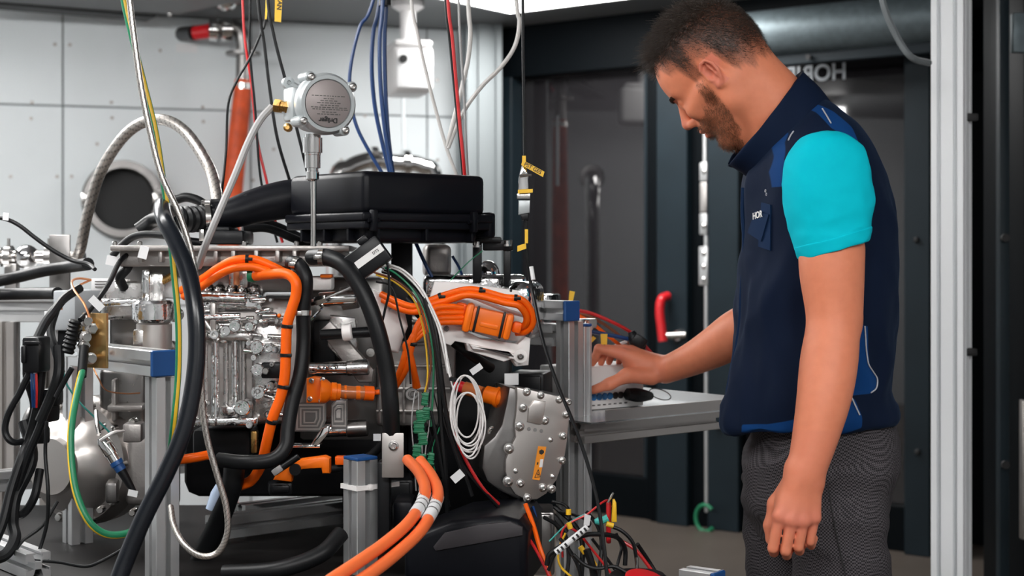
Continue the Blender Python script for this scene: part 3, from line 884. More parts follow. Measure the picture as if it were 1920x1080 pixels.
def skin_material():
    m = bpy.data.materials.new('skin'); m.use_nodes = True
    N = m.node_tree.nodes; L = m.node_tree.links; b = N['Principled BSDF']
    def at(n):
        a = N.new('ShaderNodeAttribute'); a.attribute_name = n; return a.outputs['Fac']
    def mix(fac, c1, c2):
        x = N.new('ShaderNodeMix'); x.data_type = 'RGBA'
        L.new(fac, x.inputs['Factor'])
        for i, c in ((6, c1), (7, c2)):
            if isinstance(c, tuple): x.inputs[i].default_value = (*c, 1)
            else: L.new(c, x.inputs[i])
        return x.outputs[2]
    tc = N.new('ShaderNodeTexCoord')
    nz = N.new('ShaderNodeTexNoise'); nz.inputs['Scale'].default_value = 55; nz.inputs['Detail'].default_value = 5
    L.new(tc.outputs['Object'], nz.inputs['Vector'])
    c = mix(nz.outputs['Fac'], (0.66, 0.205, 0.105), (0.79, 0.272, 0.148))
    c = mix(at('red'), c, (0.66, 0.20, 0.13))
    n2 = N.new('ShaderNodeTexNoise'); n2.inputs['Scale'].default_value = 700; n2.inputs['Detail'].default_value = 2
    L.new(tc.outputs['Object'], n2.inputs['Vector'])
    def spk(name, lo, hi):
        mp = N.new('ShaderNodeMapRange'); mp.inputs['From Min'].default_value = 0.35; mp.inputs['From Max'].default_value = 0.65
        mp.inputs['To Min'].default_value = lo; mp.inputs['To Max'].default_value = hi
        L.new(n2.outputs['Fac'], mp.inputs['Value'])
        mu = N.new('ShaderNodeMath'); mu.operation = 'MULTIPLY'; mu.use_clamp = True
        L.new(at(name), mu.inputs[0]); L.new(mp.outputs[0], mu.inputs[1]); return mu.outputs[0]
    c = mix(spk('beard', 0.25, 0.85), c, (0.12, 0.046, 0.020))
    c = mix(spk('hair', 0.75, 1.15), c, (0.016, 0.010, 0.007))
    c = mix(at('brow'), c, (0.03, 0.016, 0.010))
    L.new(c, b.inputs['Base Color'])
    b.inputs['Roughness'].default_value = 0.52
    b.inputs['Specular IOR Level'].default_value = 0.4
    b.inputs['Subsurface Weight'].default_value = 0.12
    b.inputs['Subsurface Radius'].default_value = (0.010, 0.0035, 0.002)
    b.inputs['Subsurface Scale'].default_value = 0.6
    bp = N.new('ShaderNodeBump'); bp.inputs['Strength'].default_value = 0.12; bp.inputs['Distance'].default_value = 0.001
    L.new(n2.outputs['Fac'], bp.inputs['Height']); L.new(bp.outputs[0], b.inputs['Normal'])
    M_['skin'] = m
skin_material()
body = np_mesh('body', vs, Q, ['skin'], man, {'hair': hair, 'beard': beard, 'brow': brow, 'red': np.clip(red, 0, 1)})
body['label'] = 'bare head, neck, arms and hands'

# hair and beard strands
def normals(vs, Q):
    n = np.cross(vs[Q[:, 2]] - vs[Q[:, 0]], vs[Q[:, 3]] - vs[Q[:, 1]])
    out = np.zeros_like(vs)
    for i in range(4):
        for d in range(3): out[:, d] += np.bincount(Q[:, i], n[:, d], len(vs))
    return out / (np.linalg.norm(out, axis=1, keepdims=True) + 1e-12)
VN = normals(vs, Q)
rg = np.random.default_rng(5)
def strands(name, roots, dirs, curl, length, width, mt):
    n = len(roots); seg = 3
    a = rg.normal(size=(n, 3)); a -= dirs * (a * dirs).sum(1, keepdims=True); a /= np.linalg.norm(a, axis=1, keepdims=True)
    b = np.cross(dirs, a)
    V_ = []
    for k in range(seg + 1):
        t = k / seg
        c = roots + (dirs * t + curl * t * t) * length[:, None]
        w = (width * (1 - 0.75 * t))[:, None]
        for q in range(3):
            an = 2 * math.pi * q / 3
            V_.append(c + (a * math.cos(an) + b * math.sin(an)) * w)
    V_ = np.stack(V_, 1).reshape(-1, 3)
    f = []
    st = (seg + 1) * 3
    for k in range(seg):
        for q in range(3):
            j = (q + 1) % 3
            f.append([k * 3 + q, k * 3 + j, (k + 1) * 3 + j, (k + 1) * 3 + q])
    f = np.array(f)
    Fs = (np.arange(n)[:, None, None] * st + f[None]).reshape(-1, 4)
    return np_mesh(name, V_, Fs, [mt], man)
mat('hair_brown', (0.020, 0.0125, 0.009), 0.38, spec=0.7, col2=(0.055, 0.036, 0.025), vscale=400)
mat('beard_brown', (0.17, 0.066, 0.028), 0.5, spec=0.4)
def pick(mask, n):
    ids = np.nonzero(mask)[0]
    return rg.choice(ids, n)
scalp = ish & (sc_d > 0.010) & (~ear_zone)
def sstep(x): x = np.clip(x, 0, 1); return x * x * (3 - 2 * x)
dens = 0.25 + sstep((sc_d - 0.01) / 0.05)
pool = np.nonzero(scalp)[0]
ids = rg.choice(pool, 17000, p=dens[pool] / dens[pool].sum())
tp_ = sstep((hu[ids] - 0.055 - 0.25 * np.abs(hs[ids])) / 0.055)
fr = sstep((hf[ids] - 0.02) / 0.07)
side_d = VN[ids] * 0.35 - Hu * 0.6 - Hf * 0.35
top_d = VN[ids] * (0.55 + 0.35 * fr)[:, None] + Hf * (0.75 - 0.35 * fr)[:, None]
dd_ = side_d * (1 - tp_)[:, None] + top_d * tp_[:, None] + rg.normal(size=(len(ids), 3)) * (0.12 + 0.16 * tp_)[:, None]
dd_ /= np.linalg.norm(dd_, axis=1, keepdims=True)
ln = (0.0022 + 0.004 * sstep(sc_d[ids] / 0.06) + tp_ * (0.010 + 0.010 * fr)) * rg.uniform(0.65, 1.25, len(ids))
clump = np.sin(vs[ids] @ np.array((310.0, 270.0, 190.0))) * 0.5 + np.sin(vs[ids] @ np.array((-170.0, 350.0, 260.0))) * 0.5
ln *= 1 + 0.25 * clump * tp_
cu = Hf[None] * (0.15 * tp_)[:, None] + rg.normal(size=(len(ids), 3)) * (0.14 * tp_)[:, None] + (VN[ids] * (0.3 * clump * tp_)[:, None])
strands('hair', vs[ids] + rg.normal(size=(len(ids), 3)) * 0.0010, dd_, cu, ln, 0.00030 + 0.00035 * tp_, 'hair_brown')
ids = pick(beard > 0.35, 4200)
dd_ = VN[ids] * 0.6 - Hu * 0.7 + Hf * 0.1 + rg.normal(size=(len(ids), 3)) * 0.3
dd_ /= np.linalg.norm(dd_, axis=1, keepdims=True)
ln = (0.003 + 0.005 * beard[ids]) * rg.uniform(0.6, 1.2, len(ids))
strands('beard', vs[ids] + rg.normal(size=(len(ids), 3)) * 0.0008, dd_, np.zeros((len(ids), 3)), ln, np.full(len(ids), 0.00028), 'beard_brown')
ids = pick((brow > 0.4), 700)
dd_ = VN[ids] * 0.4 + np.sign(hs[ids])[:, None] * Hs * 0.9 + rg.normal(size=(len(ids), 3)) * 0.2
dd_ /= np.linalg.norm(dd_, axis=1, keepdims=True)
strands('eyebrows', vs[ids], dd_, np.zeros((len(ids), 3)), np.full(len(ids), 0.006), np.full(len(ids), 0.0004), 'hair_brown')['kind'] = 'stuff'
mat('eye_white', (0.7, 0.66, 0.62), 0.15)

# ---- clothes: rings from front point, back point, half width
def loft(rings, n=96, sub=6, ex=2.3):
    """rings: (front, back, half width, centre offset in Y)"""
    keys = []
    A_ = crom([r[0] for r in rings], sub); B_ = crom([r[1] for r in rings], sub)
    W_ = crom([V((r[2], r[3] if len(r) > 3 else 0, 0)) for r in rings], sub)
    out = []
    for a, b, w in zip(A_, B_, W_):
        c = (a + b) / 2; h = (a - b) / 2
        row = []
        for i in range(n):
            t = 2 * math.pi * i / n
            ct, st_ = math.cos(t), math.sin(t)
            x = math.copysign(abs(ct) ** (2 / ex), ct); y = math.copysign(abs(st_) ** (2 / ex), st_)
            row.append(c + h * x + V((0, -w.x * y + w.y, 0)))
        out.append(row)
    vs = np.array([[tuple(p) for p in r] for r in out])
    R, n_ = vs.shape[:2]
    i, j = np.meshgrid(np.arange(R - 1), np.arange(n_), indexing='ij')
    j2 = (j + 1) % n_
    Q = np.stack([i * n_ + j, i * n_ + j2, (i + 1) * n_ + j2, (i + 1) * n_ + j], -1).reshape(-1, 4)
    return vs.reshape(-1, 3), Q, R, n_
from mathutils import noise as MN
def wrinkle(vs, nr, amp, sc, seed=0.0, wt=None):
    out = vs.copy()
    for k in range(len(vs)):
        p = vs[k]
        q = V((p[0] * sc[0] + seed, p[1] * sc[1], p[2] * sc[2]))
        d = 1 - 2 * abs(MN.noise(q)) 
        d += 0.5 * MN.noise(q * 2.1)
        out[k] = p + nr[k] * amp * (d - 0.5) * (1 if wt is None else wt[k])
    return out
def rpx(f, b, w, dy=0.0, Y=None):
    Y = Y or YM
    return (P(f[0], f[1], Y), P(b[0], b[1], Y), w, dy)
rings = [rpx((1378, 800), (1668, 786), 0.150), rpx((1364, 798), (1674, 782), 0.172), rpx((1360, 786), (1676, 770), 0.180), rpx((1364, 745), (1662, 738), 0.186), rpx((1370, 700), (1660, 715), 0.186),
         rpx((1386, 620), (1668, 640), 0.186), rpx((1391, 540), (1673, 530), 0.187), rpx((1397, 460), (1670, 440), 0.190), rpx((1396, 390), (1654, 350), 0.193),
         rpx((1398, 345), (1630, 287), 0.192), rpx((1406, 315), (1600, 240), 0.178), rpx((1420, 292), (1572, 212), 0.142), rpx((1432, 276), (1552, 194), 0.110), rpx((1440, 268), (1540, 186), 0.085)]
vv, vq, R_v, n_v = loft(rings, 150, 9, 2.4)
nr = normals(vv, vq)
sgn = -1 if ((nr * (vv - vv.mean(0))).sum(1).mean() < 0) else 1
if sgn < 0: vq = vq[:, ::-1]; nr = -nr
zz = vv[:, 2]
wt = np.clip((1.50 - zz) / 0.1, 0.15, 1) 
fr_w = np.clip((0.56 - vv[:, 0]) / 0.12, 0.25, 1.3)
_pk = P(1428, 415, 2.70); wt = wt * (1 - 0.9 * np.exp(-((vv[:, 0] - _pk.x) ** 2 + (vv[:, 2] - _pk.z) ** 2) / (2 * 0.05 ** 2)))
vv = wrinkle(vv, nr, 0.020, (6.5, 6.5, 2.8), 3.1, wt * fr_w)
vv = wrinkle(vv, nr, 0.006, (15, 15, 8), 8.0, wt)
# elastic gathers near the hem
gz = np.exp(-((zz - (CZ - (765 - HZ) * YM / F)) / 0.03) ** 2)
vv += nr * (0.0016 * np.sin(np.arange(len(vv)) % n_v * 2 * math.pi / n_v * 75) * gz)[:, None]
# royal-blue insets as a surface attribute, laid out in side view on both flanks
insets = [[(1476, 203), (1489, 232), (1490, 246), (1479, 264), (1470, 300), (1470, 350), (1452, 350), (1449, 320), (1458, 290), (1463, 262), (1461, 232), (1466, 214)],
          [(1521, 176), (1540, 178), (1575, 205), (1600, 238), (1614, 290), (1585, 262), (1559, 240), (1542, 205)],
          [(1545, 600), (1621, 610), (1623, 650), (1627, 683), (1641, 702), (1645, 717), (1641, 730), (1630, 737), (1545, 742)],
          [(1400, 803), (1440, 798), (1490, 784), (1560, 760), (1585, 746), (1597, 745), (1612, 780), (1612, 800), (1560, 818), (1400, 818)]]
royal = np.full(len(vv), -1.0)
for pl in insets:
    q = [(p.x, p.z) for p in PS(pl, 2.64)]
    royal = np.maximum(royal, poly_sd(vv[:, 0], vv[:, 2], q))
royal = np.where(np.abs(vv[:, 1] - YM) < 0.05, -1.0, royal)
def vest_material():
    m = bpy.data.materials.new('vest_cloth'); m.use_nodes = True
    N = m.node_tree.nodes; L = m.node_tree.links; b = N['Principled BSDF']
    a = N.new('ShaderNodeAttribute'); a.attribute_name = 'royal'
    mr = N.new('ShaderNodeMapRange'); mr.inputs['From Min'].default_value = -0.0008; mr.inputs['From Max'].default_value = 0.0008
    L.new(a.outputs['Fac'], mr.inputs['Value'])
    x = N.new('ShaderNodeMix'); x.data_type = 'RGBA'
    x.inputs[6].default_value = (0.0024, 0.0078, 0.026, 1); x.inputs[7].default_value = (0.003, 0.042, 0.165, 1)
    L.new(mr.outputs[0], x.inputs['Factor']); L.new(x.outputs[2], b.inputs['Base Color'])
    b.inputs['Roughness'].default_value = 0.8
    b.inputs['Specular IOR Level'].default_value = 0.15
    b.inputs['Sheen Weight'].default_value = 0.08; b.inputs['Sheen Roughness'].default_value = 0.4
    b.inputs['Sheen Tint'].default_value = (0.25, 0.45, 0.8, 1)
    tc = N.new('ShaderNodeTexCoord'); nz = N.new('ShaderNodeTexNoise'); nz.inputs['Scale'].default_value = 900
    L.new(tc.outputs['Object'], nz.inputs['Vector'])
    bp = N.new('ShaderNodeBump'); bp.inputs['Strength'].default_value = 0.15; bp.inputs['Distance'].default_value = 0.0006
    L.new(nz.outputs['Fac'], bp.inputs['Height']); L.new(bp.outputs[0], b.inputs['Normal'])
    M_['vest_cloth'] = m
vest_material()
vest = np_mesh('vest', vv, vq, ['vest_cloth'], man, {'royal': royal})
vest['label'] = 'navy sleeveless work vest with royal blue insets and grey piping'
bvh = BVHTree.FromPolygons([V(p) for p in vv], [tuple(f) for f in vq.tolist()])
def on_vest(x, y, off=0.002):
    d = P(x, y, 1.0) - V((0, 0, CZ))
    h = bvh.ray_cast(V((0, 0, CZ)), d.normalized())
    if h[0] is None: return None
    n = h[1]
    if n.dot(d) > 0: n = -n
    return h[0] + n * off, n
mat('piping', (0.45, 0.46, 0.50), 0.5)
mat('navy', (0.0032, 0.0095, 0.030), 0.8, spec=0.15)
mat('navy_pocket', (0.007, 0.024, 0.070), 0.8, spec=0.15)
for ln_ in ([(1477, 204), (1484, 217), (1489, 231)], [(1489, 247), (1484, 254), (1479, 264)], [(1522, 180), (1532, 190), (1542, 205), (1550, 218), (1558, 232)],
            [(1621, 611), (1622, 630), (1623, 650), (1625, 670), (1628, 684), (1636, 697), (1643, 708), (1644, 718), (1641, 729), (1632, 736)], [(1597, 746), (1603, 760), (1611, 778)]):
    pts = [on_vest(x, y, 0.0015) for x, y in ln_]
    pts = [p[0] for p in pts if p]
    if len(pts) > 1:
        m = MB(); m.tube(crom(pts, 5), 0.0014, 6); m.build('piping', 'piping', vest)
def patch(name, quad, mt, th, nu=8, nv=8, par=None):
    """a sewn-on piece that follows the vest: quad = four image corners"""
    g = []
    for i in range(nv + 1):
        row = []
        for j in range(nu + 1):
            u, v = j / nu, i / nv
            x = (quad[0][0] * (1 - u) + quad[1][0] * u) * (1 - v) + (quad[3][0] * (1 - u) + quad[2][0] * u) * v
            y = (quad[0][1] * (1 - u) + quad[1][1] * u) * (1 - v) + (quad[3][1] * (1 - u) + quad[2][1] * u) * v
            h = on_vest(x, y, 0.0)
            if h is None: return None
            row.append(h)
        g.append(row)
    m = MB(); vs_ = []; fs_ = []
    for lay in (0.0002, th):
        for row in g:
            for p, n in row: vs_.append(p + n * lay)
    k = (nu + 1) * (nv + 1); w = nu + 1
    for i in range(nv):
        for j in range(nu):
            a = i * w + j
            fs_.append((k + a, k + a + 1, k + a + w + 1, k + a + w)); fs_.append((a, a + w, a + w + 1, a + 1))
    for i in range(nv):
        for a, b in ((i * w, (i + 1) * w), ((i + 1) * w + nu, i * w + nu)): fs_.append((a, b, k + b, k + a))
    for j in range(nu):
        for a, b in ((j + 1, j), (nv * w + j, nv * w + j + 1)): fs_.append((a, b, k + b, k + a))
    m.add(vs_, fs_)
    return m.build(name, mt, par or vest, 60)
patch('chest_pocket', [(1430, 380), (1447, 384), (1446, 470), (1424, 462)], 'navy_pocket', 0.003)
patch('pocket_flap', [(1421, 396), (1446, 402), (1432, 452), (1407, 436)], 'navy_pocket', 0.006)
# badge lettering on the chest
hb_ = on_vest(1427, 404, 0.0075)
if hb_:
    p0, n0 = hb_
    xa = V((0, 0, 1)).cross(n0).normalized(); ya = n0.cross(xa)
    xa, ya = xa * 0.98 + ya * 0.12, ya * 0.98 - xa * 0.12
    vs_t, fs_t = text_mesh('HOR', 0.017, basis(xa.normalized(), ya.normalized(), n0, p0), 0.0003)
    m = MB(); m.add(vs_t, fs_t); m.build('badge_lettering', 'print_white', vest)
hb_ = on_vest(1437, 358, 0.002)
if hb_:
    p0, n0 = hb_
    m = MB()
    for k in range(3):
        m.ring(p0 + V((0.002 * k, 0, -0.006 * k)), n0, 0.0018, 0.0030, 0.001, 10)
    m.build('embroidered_emblem', 'piping', vest, kind='stuff')
# collar: standing, open at the front, two walls
cr = [rpx((1412, 345), (1556, 196), 0.102), rpx((1398, 330), (1530, 160), 0.092), rpx((1368, 313), (1507, 135), 0.086), rpx((1366, 308), (1503, 133), 0.083), rpx((1378, 312), (1496, 146), 0.078), rpx((1420, 310), (1520, 190), 0.080)]
cv_, cq, Rc, nc = loft(cr, 120, 6, 2.1)
cnr = normals(cv_, cq)
cv_ = wrinkle(cv_, cnr, 0.003, (14, 14, 10), 1.0)
np_mesh('collar', cv_, cq, ['navy'], vest)
# zip edge down the front
pts = [P(x, y, YM) for x, y in ((1394, 352), (1393, 400), (1396, 460), (1391, 540), (1386, 620), (1371, 700), (1363, 748), (1361, 790))]
m = MB(); m.tube(crom(pts, 6), 0.005, 6); m.build('zip', 'navy_pocket', vest)
# shirt sleeves
mat('teal_shirt', (0.001, 0.52, 0.64), 0.8, spec=0.10, bump=0.1, bscale=800, bdist=0.0005)
def sleeve(rows, Y, rad, name='sleeve'):
    rg_ = [(P(l[0], l[1], Y), P(r[0], r[1], Y), w) for l, r, w in rows]
    a, q, R, n_ = loft(rg_, 90, 9, 2.05)
    n1 = normals(a, q)
    if (n1 * (a - a.mean(0))).sum(1).mean() < 0: q = q[:, ::-1]; n1 = -n1
    a = wrinkle(a, n1, 0.004, (7, 7, 9), 5.0)
    a = wrinkle(a, n1, 0.0015, (22, 22, 30), 2.0)
    return a, q, n1
rows = [((1532, 246), (1556, 245), 0.008), ((1512, 251), (1580, 250), 0.030), ((1490, 268), (1606, 266), 0.050), ((1473, 300), (1628, 300), 0.062), ((1466, 345), (1636, 342), 0.066), ((1473, 400), (1636, 384), 0.066), ((1482, 440), (1632, 412), 0.066),
        ((1489, 462), (1630, 424), 0.067), ((1490, 466), (1631, 427), 0.069), ((1497, 484), (1627, 447), 0.068), ((1500, 483), (1623, 447), 0.064), ((1494, 460), (1624, 424), 0.060)]
a, q, n1 = sleeve(rows, 2.585, None)
sl = np_mesh('sleeve', a, q, ['teal_shirt'], man); sl['label'] = 'bright turquoise short shirt sleeve'
rows = [((1500, 285), (1530, 285), 0.02), ((1470, 310), (1560, 310), 0.05), ((1450, 360), (1560, 360), 0.06), ((1435, 430), (1550, 430), 0.062), ((1432, 470), (1540, 480), 0.062)]
a, q, n1 = sleeve(rows, 2.985, None)
np_mesh('sleeve', a, q, ['teal_shirt'], man)
# trousers
def trouser_material():
    m = bpy.data.materials.new('check_cloth'); m.use_nodes = True
    N = m.node_tree.nodes; L = m.node_tree.links; b = N['Principled BSDF']
    tc = N.new('ShaderNodeTexCoord')
    ck = N.new('ShaderNodeTexChecker'); ck.inputs['Scale'].default_value = 330
    mp = N.new('ShaderNodeMapping'); mp.inputs['Rotation'].default_value = (0, 0.05, 0.3); mp.inputs['Location'].default_value = (0.003, 0.002, 0.001)
    L.new(tc.outputs['Object'], mp.inputs[0]); L.new(mp.outputs[0], ck.inputs['Vector'])
    ck.inputs['Color1'].default_value = (0.095, 0.086, 0.094, 1); ck.inputs['Color2'].default_value = (0.016, 0.0145, 0.0165, 1)
    L.new(ck.outputs[0], b.inputs['Base Color'])
    b.inputs['Roughness'].default_value = 0.85; b.inputs['Specular IOR Level'].default_value = 0.2
    M_['check_cloth'] = m
trouser_material()
tv, tq = [], []
def addloft(rr, n=90, sub=8, ex=2.2, amp=0.008, seed=0.0):
    a, q, R, n_ = loft(rr, n, sub, ex)
    n1 = normals(a, q)
    if (n1 * (a - a.mean(0))).sum(1).mean() < 0: q = q[:, ::-1]; n1 = -n1
    a = wrinkle(a, n1, amp, (5, 5, 12), seed)
    b0 = sum(len(x) for x in tv)
    tv.append(a); tq.append(q + b0)
addloft([rpx((1420, 770), (1660, 750), 0.150), rpx((1408, 800), (1672, 785), 0.160), rpx((1398, 850), (1680, 845), 0.168), rpx((1394, 900), (1676, 905), 0.170), rpx((1400, 960), (1655, 965), 0.160), rpx((1430, 1010), (1620, 1010), 0.12)])
def leg(px, Y, dy):
    rr = []
    for (l, r, y, w) in px:
        rr.append((P(l, y, Y), P(r, y, Y), w))
    return rr
addloft(leg([(1452, 1676, 850, 0.080), (1470, 1670, 930, 0.092), (1482, 1660, 1000, 0.092), (1488, 1664, 1080, 0.090), (1495, 1662, 1200, 0.085), (1510, 1650, 1330, 0.078), (1522, 1640, 1500, 0.072), (1530, 1630, 1680, 0.066), (1532, 1630, 1775, 0.064)], 2.71, 0), seed=2.0)
addloft(leg([(1398, 1600, 870, 0.080), (1393, 1580, 930, 0.092), (1396, 1575, 1000, 0.092), (1404, 1570, 1080, 0.090), (1408, 1560, 1200, 0.085), (1415, 1545, 1330, 0.078), (1420, 1530, 1450, 0.072), (1420, 1515, 1600, 0.066), (1420, 1510, 1680, 0.064)], 2.90, 0), seed=5.0)
tr = np_mesh('trousers', np.concatenate(tv), np.concatenate(tq), ['check_cloth'], man)
tr['label'] = 'grey fine-check work trousers'
# pocket seam and far-side shoe pair
m = MB(); m.tube(crom(PS([(1552, 905, 2.612), (1560, 960, 2.612), (1572, 1020, 2.615), (1585, 1078, 2.615)]), 6), 0.0012, 5); m.build('seam', 'ink', tr)
for (x, Y) in ((1580, 2.71), (1465, 2.90)):
    c = P(x, 480, Y); m = MB()
    pr = [(0.0, 0.0, 0.030), (0.03, 0, 0.05), (0.12, 0, 0.055), (0.2, 0, 0.05), (0.26, 0, 0.035), (0.28, 0, 0.012)]
    rr = [(V((c.x + 0.09 - t, Y, 0.002)), V((c.x + 0.09 - t, Y, h)), w) for (t, _, w), h in zip(pr, (0.07, 0.10, 0.105, 0.075, 0.06, 0.03))]
    a, q, R, n_ = loft(rr, 28, 4, 2.6)
    m.add(a, [tuple(f) for f in q.tolist()]); m.add(a[:28], [tuple(range(28))]); m.add(a[-28:], [tuple(range(27, -1, -1))])
    m.build('shoe', 'black_plastic', man)
# ------------------------------------------------------------------ test-rig frame
RA = math.radians(40)
ER = V((math.cos(RA), math.sin(RA), 0))          # along the rig, to the right and back
EB = V((-math.sin(RA), math.cos(RA), 0))         # across the rig, to the left and back
RB = basis(ER, EB, V((0, 0, 1)))
UP = V((0, 0, 1))
def zpx(y, Y): return CZ - (y - HZ) * Y / F

def post(px, Y, ytop, label, cap=True, zb=0.0, w=0.045):
    c = P(px, 480, Y); zt = zpx(ytop, Y)
    t = thing('frame_post', label, 'post', V((c.x, c.y, zb)), 'slotted posts of the test rig')
    m = MB(); extrusion(m, V((c.x, c.y, zb)), V((c.x, c.y, zt)), EB, w, w); m.build('extrusion', 'alu', t)
    if cap:
        m = MB(); m.box(V((c.x, c.y, zt + 0.003)), (w, w, 0.006), RB, 0.0015, 1); m.build('end_cap', 'blue_cap', t)
    return t, c, zt
fr_t, fr_c, fr_z = post(676, 2.68, 861, 'short slotted post with blue cap and white cable tie in front of the engine', zb=0.7325)
m = MB(); z0 = zpx(921, 2.62)
for k in range(4):
    a, b = [(ER + EB, ER - EB), (ER - EB, -ER - EB), (-ER - EB, -ER + EB), (-ER + EB, ER + EB)][k]
    p, q = fr_c + a * 0.0245, fr_c + b * 0.0245
    p.z = q.z = z0; d = q - p
    m.box((p + q) / 2, (d.length + 0.003, 0.002, 0.0085), basis(d.normalized(), UP.cross(d.normalized()), UP))
hd_p = fr_c - EB * 0.025 + ER * 0.004; m.box(V((hd_p.x, hd_p.y, z0)), (0.009, 0.009, 0.011), RB, 0.002)
tl = fr_c - EB * 0.0245 + ER * 0.045; m.box(V((tl.x, tl.y, z0)), (0.045, 0.002, 0.0085), RB)
m.build('cable_tie', 'white_plastic', fr_t)
post(304, 2.645, 706, 'slotted post under the blue-capped beam on the left of the engine', cap=False, zb=0.7325)
post(146, 2.96, 668, 'slotted post behind the hanging yellow-green earth cable', cap=False, zb=0.7325)
post(1068, 3.03, 602, 'slotted post under the right blue-capped beam beside the tray', cap=False, w=0.040)
post(1096, 3.06, 612, 'slender slotted post behind the right blue-capped beam', w=0.022)
def beam(px, py, Y, L, d, label, capped=True, w=0.045, name='frame_beam'):
    c = P(px, py, Y)
    t = thing(name, label, 'beam', c, 'slotted beams of the test rig')
    m = MB(); extrusion(m, c, c + d * L, UP, w, w); m.build('extrusion', 'alu', t)
    if capped:
        m = MB(); m.box(c - d * 0.004, (0.008, w + 0.001, w + 0.001), basis(d, UP.cross(d), UP), 0.002, 1); m.build('end_cap', 'blue_cap', t)
    return t
beam(304, 681, 2.62, 0.34, EB, 'slotted beam with blue cap carrying the brass plate')
beam(1069, 583, 3.00, 0.30, EB, 'slotted beam with blue cap behind the white cable tray', True, 0.040)
beam(1050, 628, 3.05, 0.28, EB, 'slotted beam lying lower behind the white cable tray', False)
beam(-60, 1008, 2.885, 0.34, -EB, 'slotted floor-side beam at the lower left corner', False)
beam(-40, 905, 3.3, 0.9, ER, 'slotted cross beam behind the black harness at lower left', False)
beam(450, 966, 3.1, 0.40, ER, 'slotted cross beam in the gap under the engine', False)
beam(395, 990, 2.95, 0.42, ER, 'second slotted cross beam lower in the gap under the engine', False)

pf = thing('rig_platform', 'dark flat platform under the engine and the rig posts', 'platform', V((-0.55, 3.0, 0.70)))
m = MB(); m.box(V((-0.55, 2.94, 0.722)), (1.16, 0.94, 0.02), None, 0.004); m.build('deck', 'deck_dark', pf)
for x_, y_ in ((-1.0, 2.75), (-0.2, 2.75), (-1.0, 3.3), (-0.2, 3.3)):
    m = MB(); extrusion(m, V((x_, y_, 0)), V((x_, y_, 0.712)), V((0, 1, 0)), 0.045, 0.045); m.build('leg', 'alu_warm', pf)
# bench at the far left
bt = thing('side_bench', 'aluminium framed bench at the left edge behind the harness', 'bench', V((-1.25, 3.5, 0)))
Yb = 3.45
m = MB(); a = P(-160, 585, Yb); b = P(112, 585, Yb + 0.02); extrusion(m, a, b, UP, 0.045, 0.045); m.build('front_rail', 'alu', bt)
m = MB(); m.box((a + b) / 2 + V((0, 0.22, 0.028)), ((b - a).length, 0.5, 0.010), None, 0.003); m.build('top', 'alu', bt)
for px in (14,):
    m = MB(); c = P(px, 480, Yb); extrusion(m, V((c.x, c.y, 0)), V((c.x, c.y, a.z - 0.0225)), V((0, 1, 0)), 0.045, 0.045); m.build('leg', 'alu_warm', bt)
m = MB(); c = P(-150, 480, Yb + 0.4); extrusion(m, V((c.x, c.y, 0)), V((c.x, c.y, a.z)), V((0, 1, 0)), 0.045, 0.045); m.build('leg', 'alu_warm', bt)
m = MB(); c = P(95, 480, Yb + 0.42); extrusion(m, V((c.x, c.y, 0)), V((c.x, c.y, a.z)), V((0, 1, 0)), 0.045, 0.045); m.build('leg', 'alu_warm', bt)
# valve and plate on the bench
va = thing('ball_valve', 'polished round steel valve standing on the bench at left', 'valve', P(45, 500, 3.6))
m = MB(); q = P(50, 482, 3.6); m.ball(q, 0.030, 20); m.build('valve_ball', 'chrome', va)
m = MB(); m.lathe(q + V((-0.11, 0, 0)), V((1, 0, 0)), [(0, 0.014), (0.04, 0.014), (0.041, 0.024), (0.05, 0.024), (0.051, 0.016), (0.18, 0.016), (0.181, 0.024), (0.19, 0.024), (0.191, 0.013), (0.25, 0.013)], 18); m.build('pipe', 'steel', va)
for dx in (-0.042, 0.055):
    m = MB(); m.ring(q + V((dx, 0, 0)), V((1, 0, 0)), 0.016, 0.028, 0.014); m.cyl(q + V((dx, -0.005, 0.02)), q + V((dx, -0.005, 0.045)), 0.004, n=8); m.build('clamp', 'steel', va)
m = MB(); m.box(q + V((-0.035, 0, -0.05)), (0.03, 0.03, 0.07), None, 0.004); m.build('foot', 'steel_dark', va)
pl = thing('bracket_plate', 'grey upright steel plate on the bench beside the braided hose', 'plate', P(112, 540, 3.5))
m = MB(); m.pbox(92, 440, 131, 545, 3.5, 0.008, 0.002); m.build('plate', 'steel_dark', pl)
m = MB(); m.pbox(92, 545, 131, 551, 3.5, 0.06, 0.001); m.build('foot', 'steel_dark', pl)

# ------------------------------------------------------------------ tray and instrument box
TO = V((0.186, 2.95, 0.972))
tr_ = thing('metal_tray', 'sheet-metal tray on a slotted frame beside the worker', 'tray', TO)
TW, TD = 0.42, 0.46
def tp(u, v, z=0.0): return TO + ER * u + EB * v + UP * z
m = MB(); m.box(tp(TW / 2 - 0.02, TD / 2), (TW + 0.04, TD, 0.003), RB); m.build('floor_sheet', 'alu_tray' if 'alu_tray' in M_ else 'steel', tr_)
m = MB(); m.box(tp(TW / 2, 0.0015, 0.010), (TW, 0.003, 0.026), RB); m.build('front_lip', 'alu_warm', tr_)
m = MB(); m.box(tp(TW, TD / 2, 0.010), (0.003, TD, 0.026), RB); m.build('side_lip', 'alu', tr_)
m = MB(); m.box(tp(TW / 2, TD, 0.010), (TW, 0.003, 0.026), RB); m.build('back_lip', 'alu', tr_)
m = MB(); extrusion(m, tp(-0.03, 0.05, -0.024), tp(TW - 0.05, 0.05, -0.024), UP, 0.040, 0.040); m.build('support_rail', 'alu_warm', tr_)
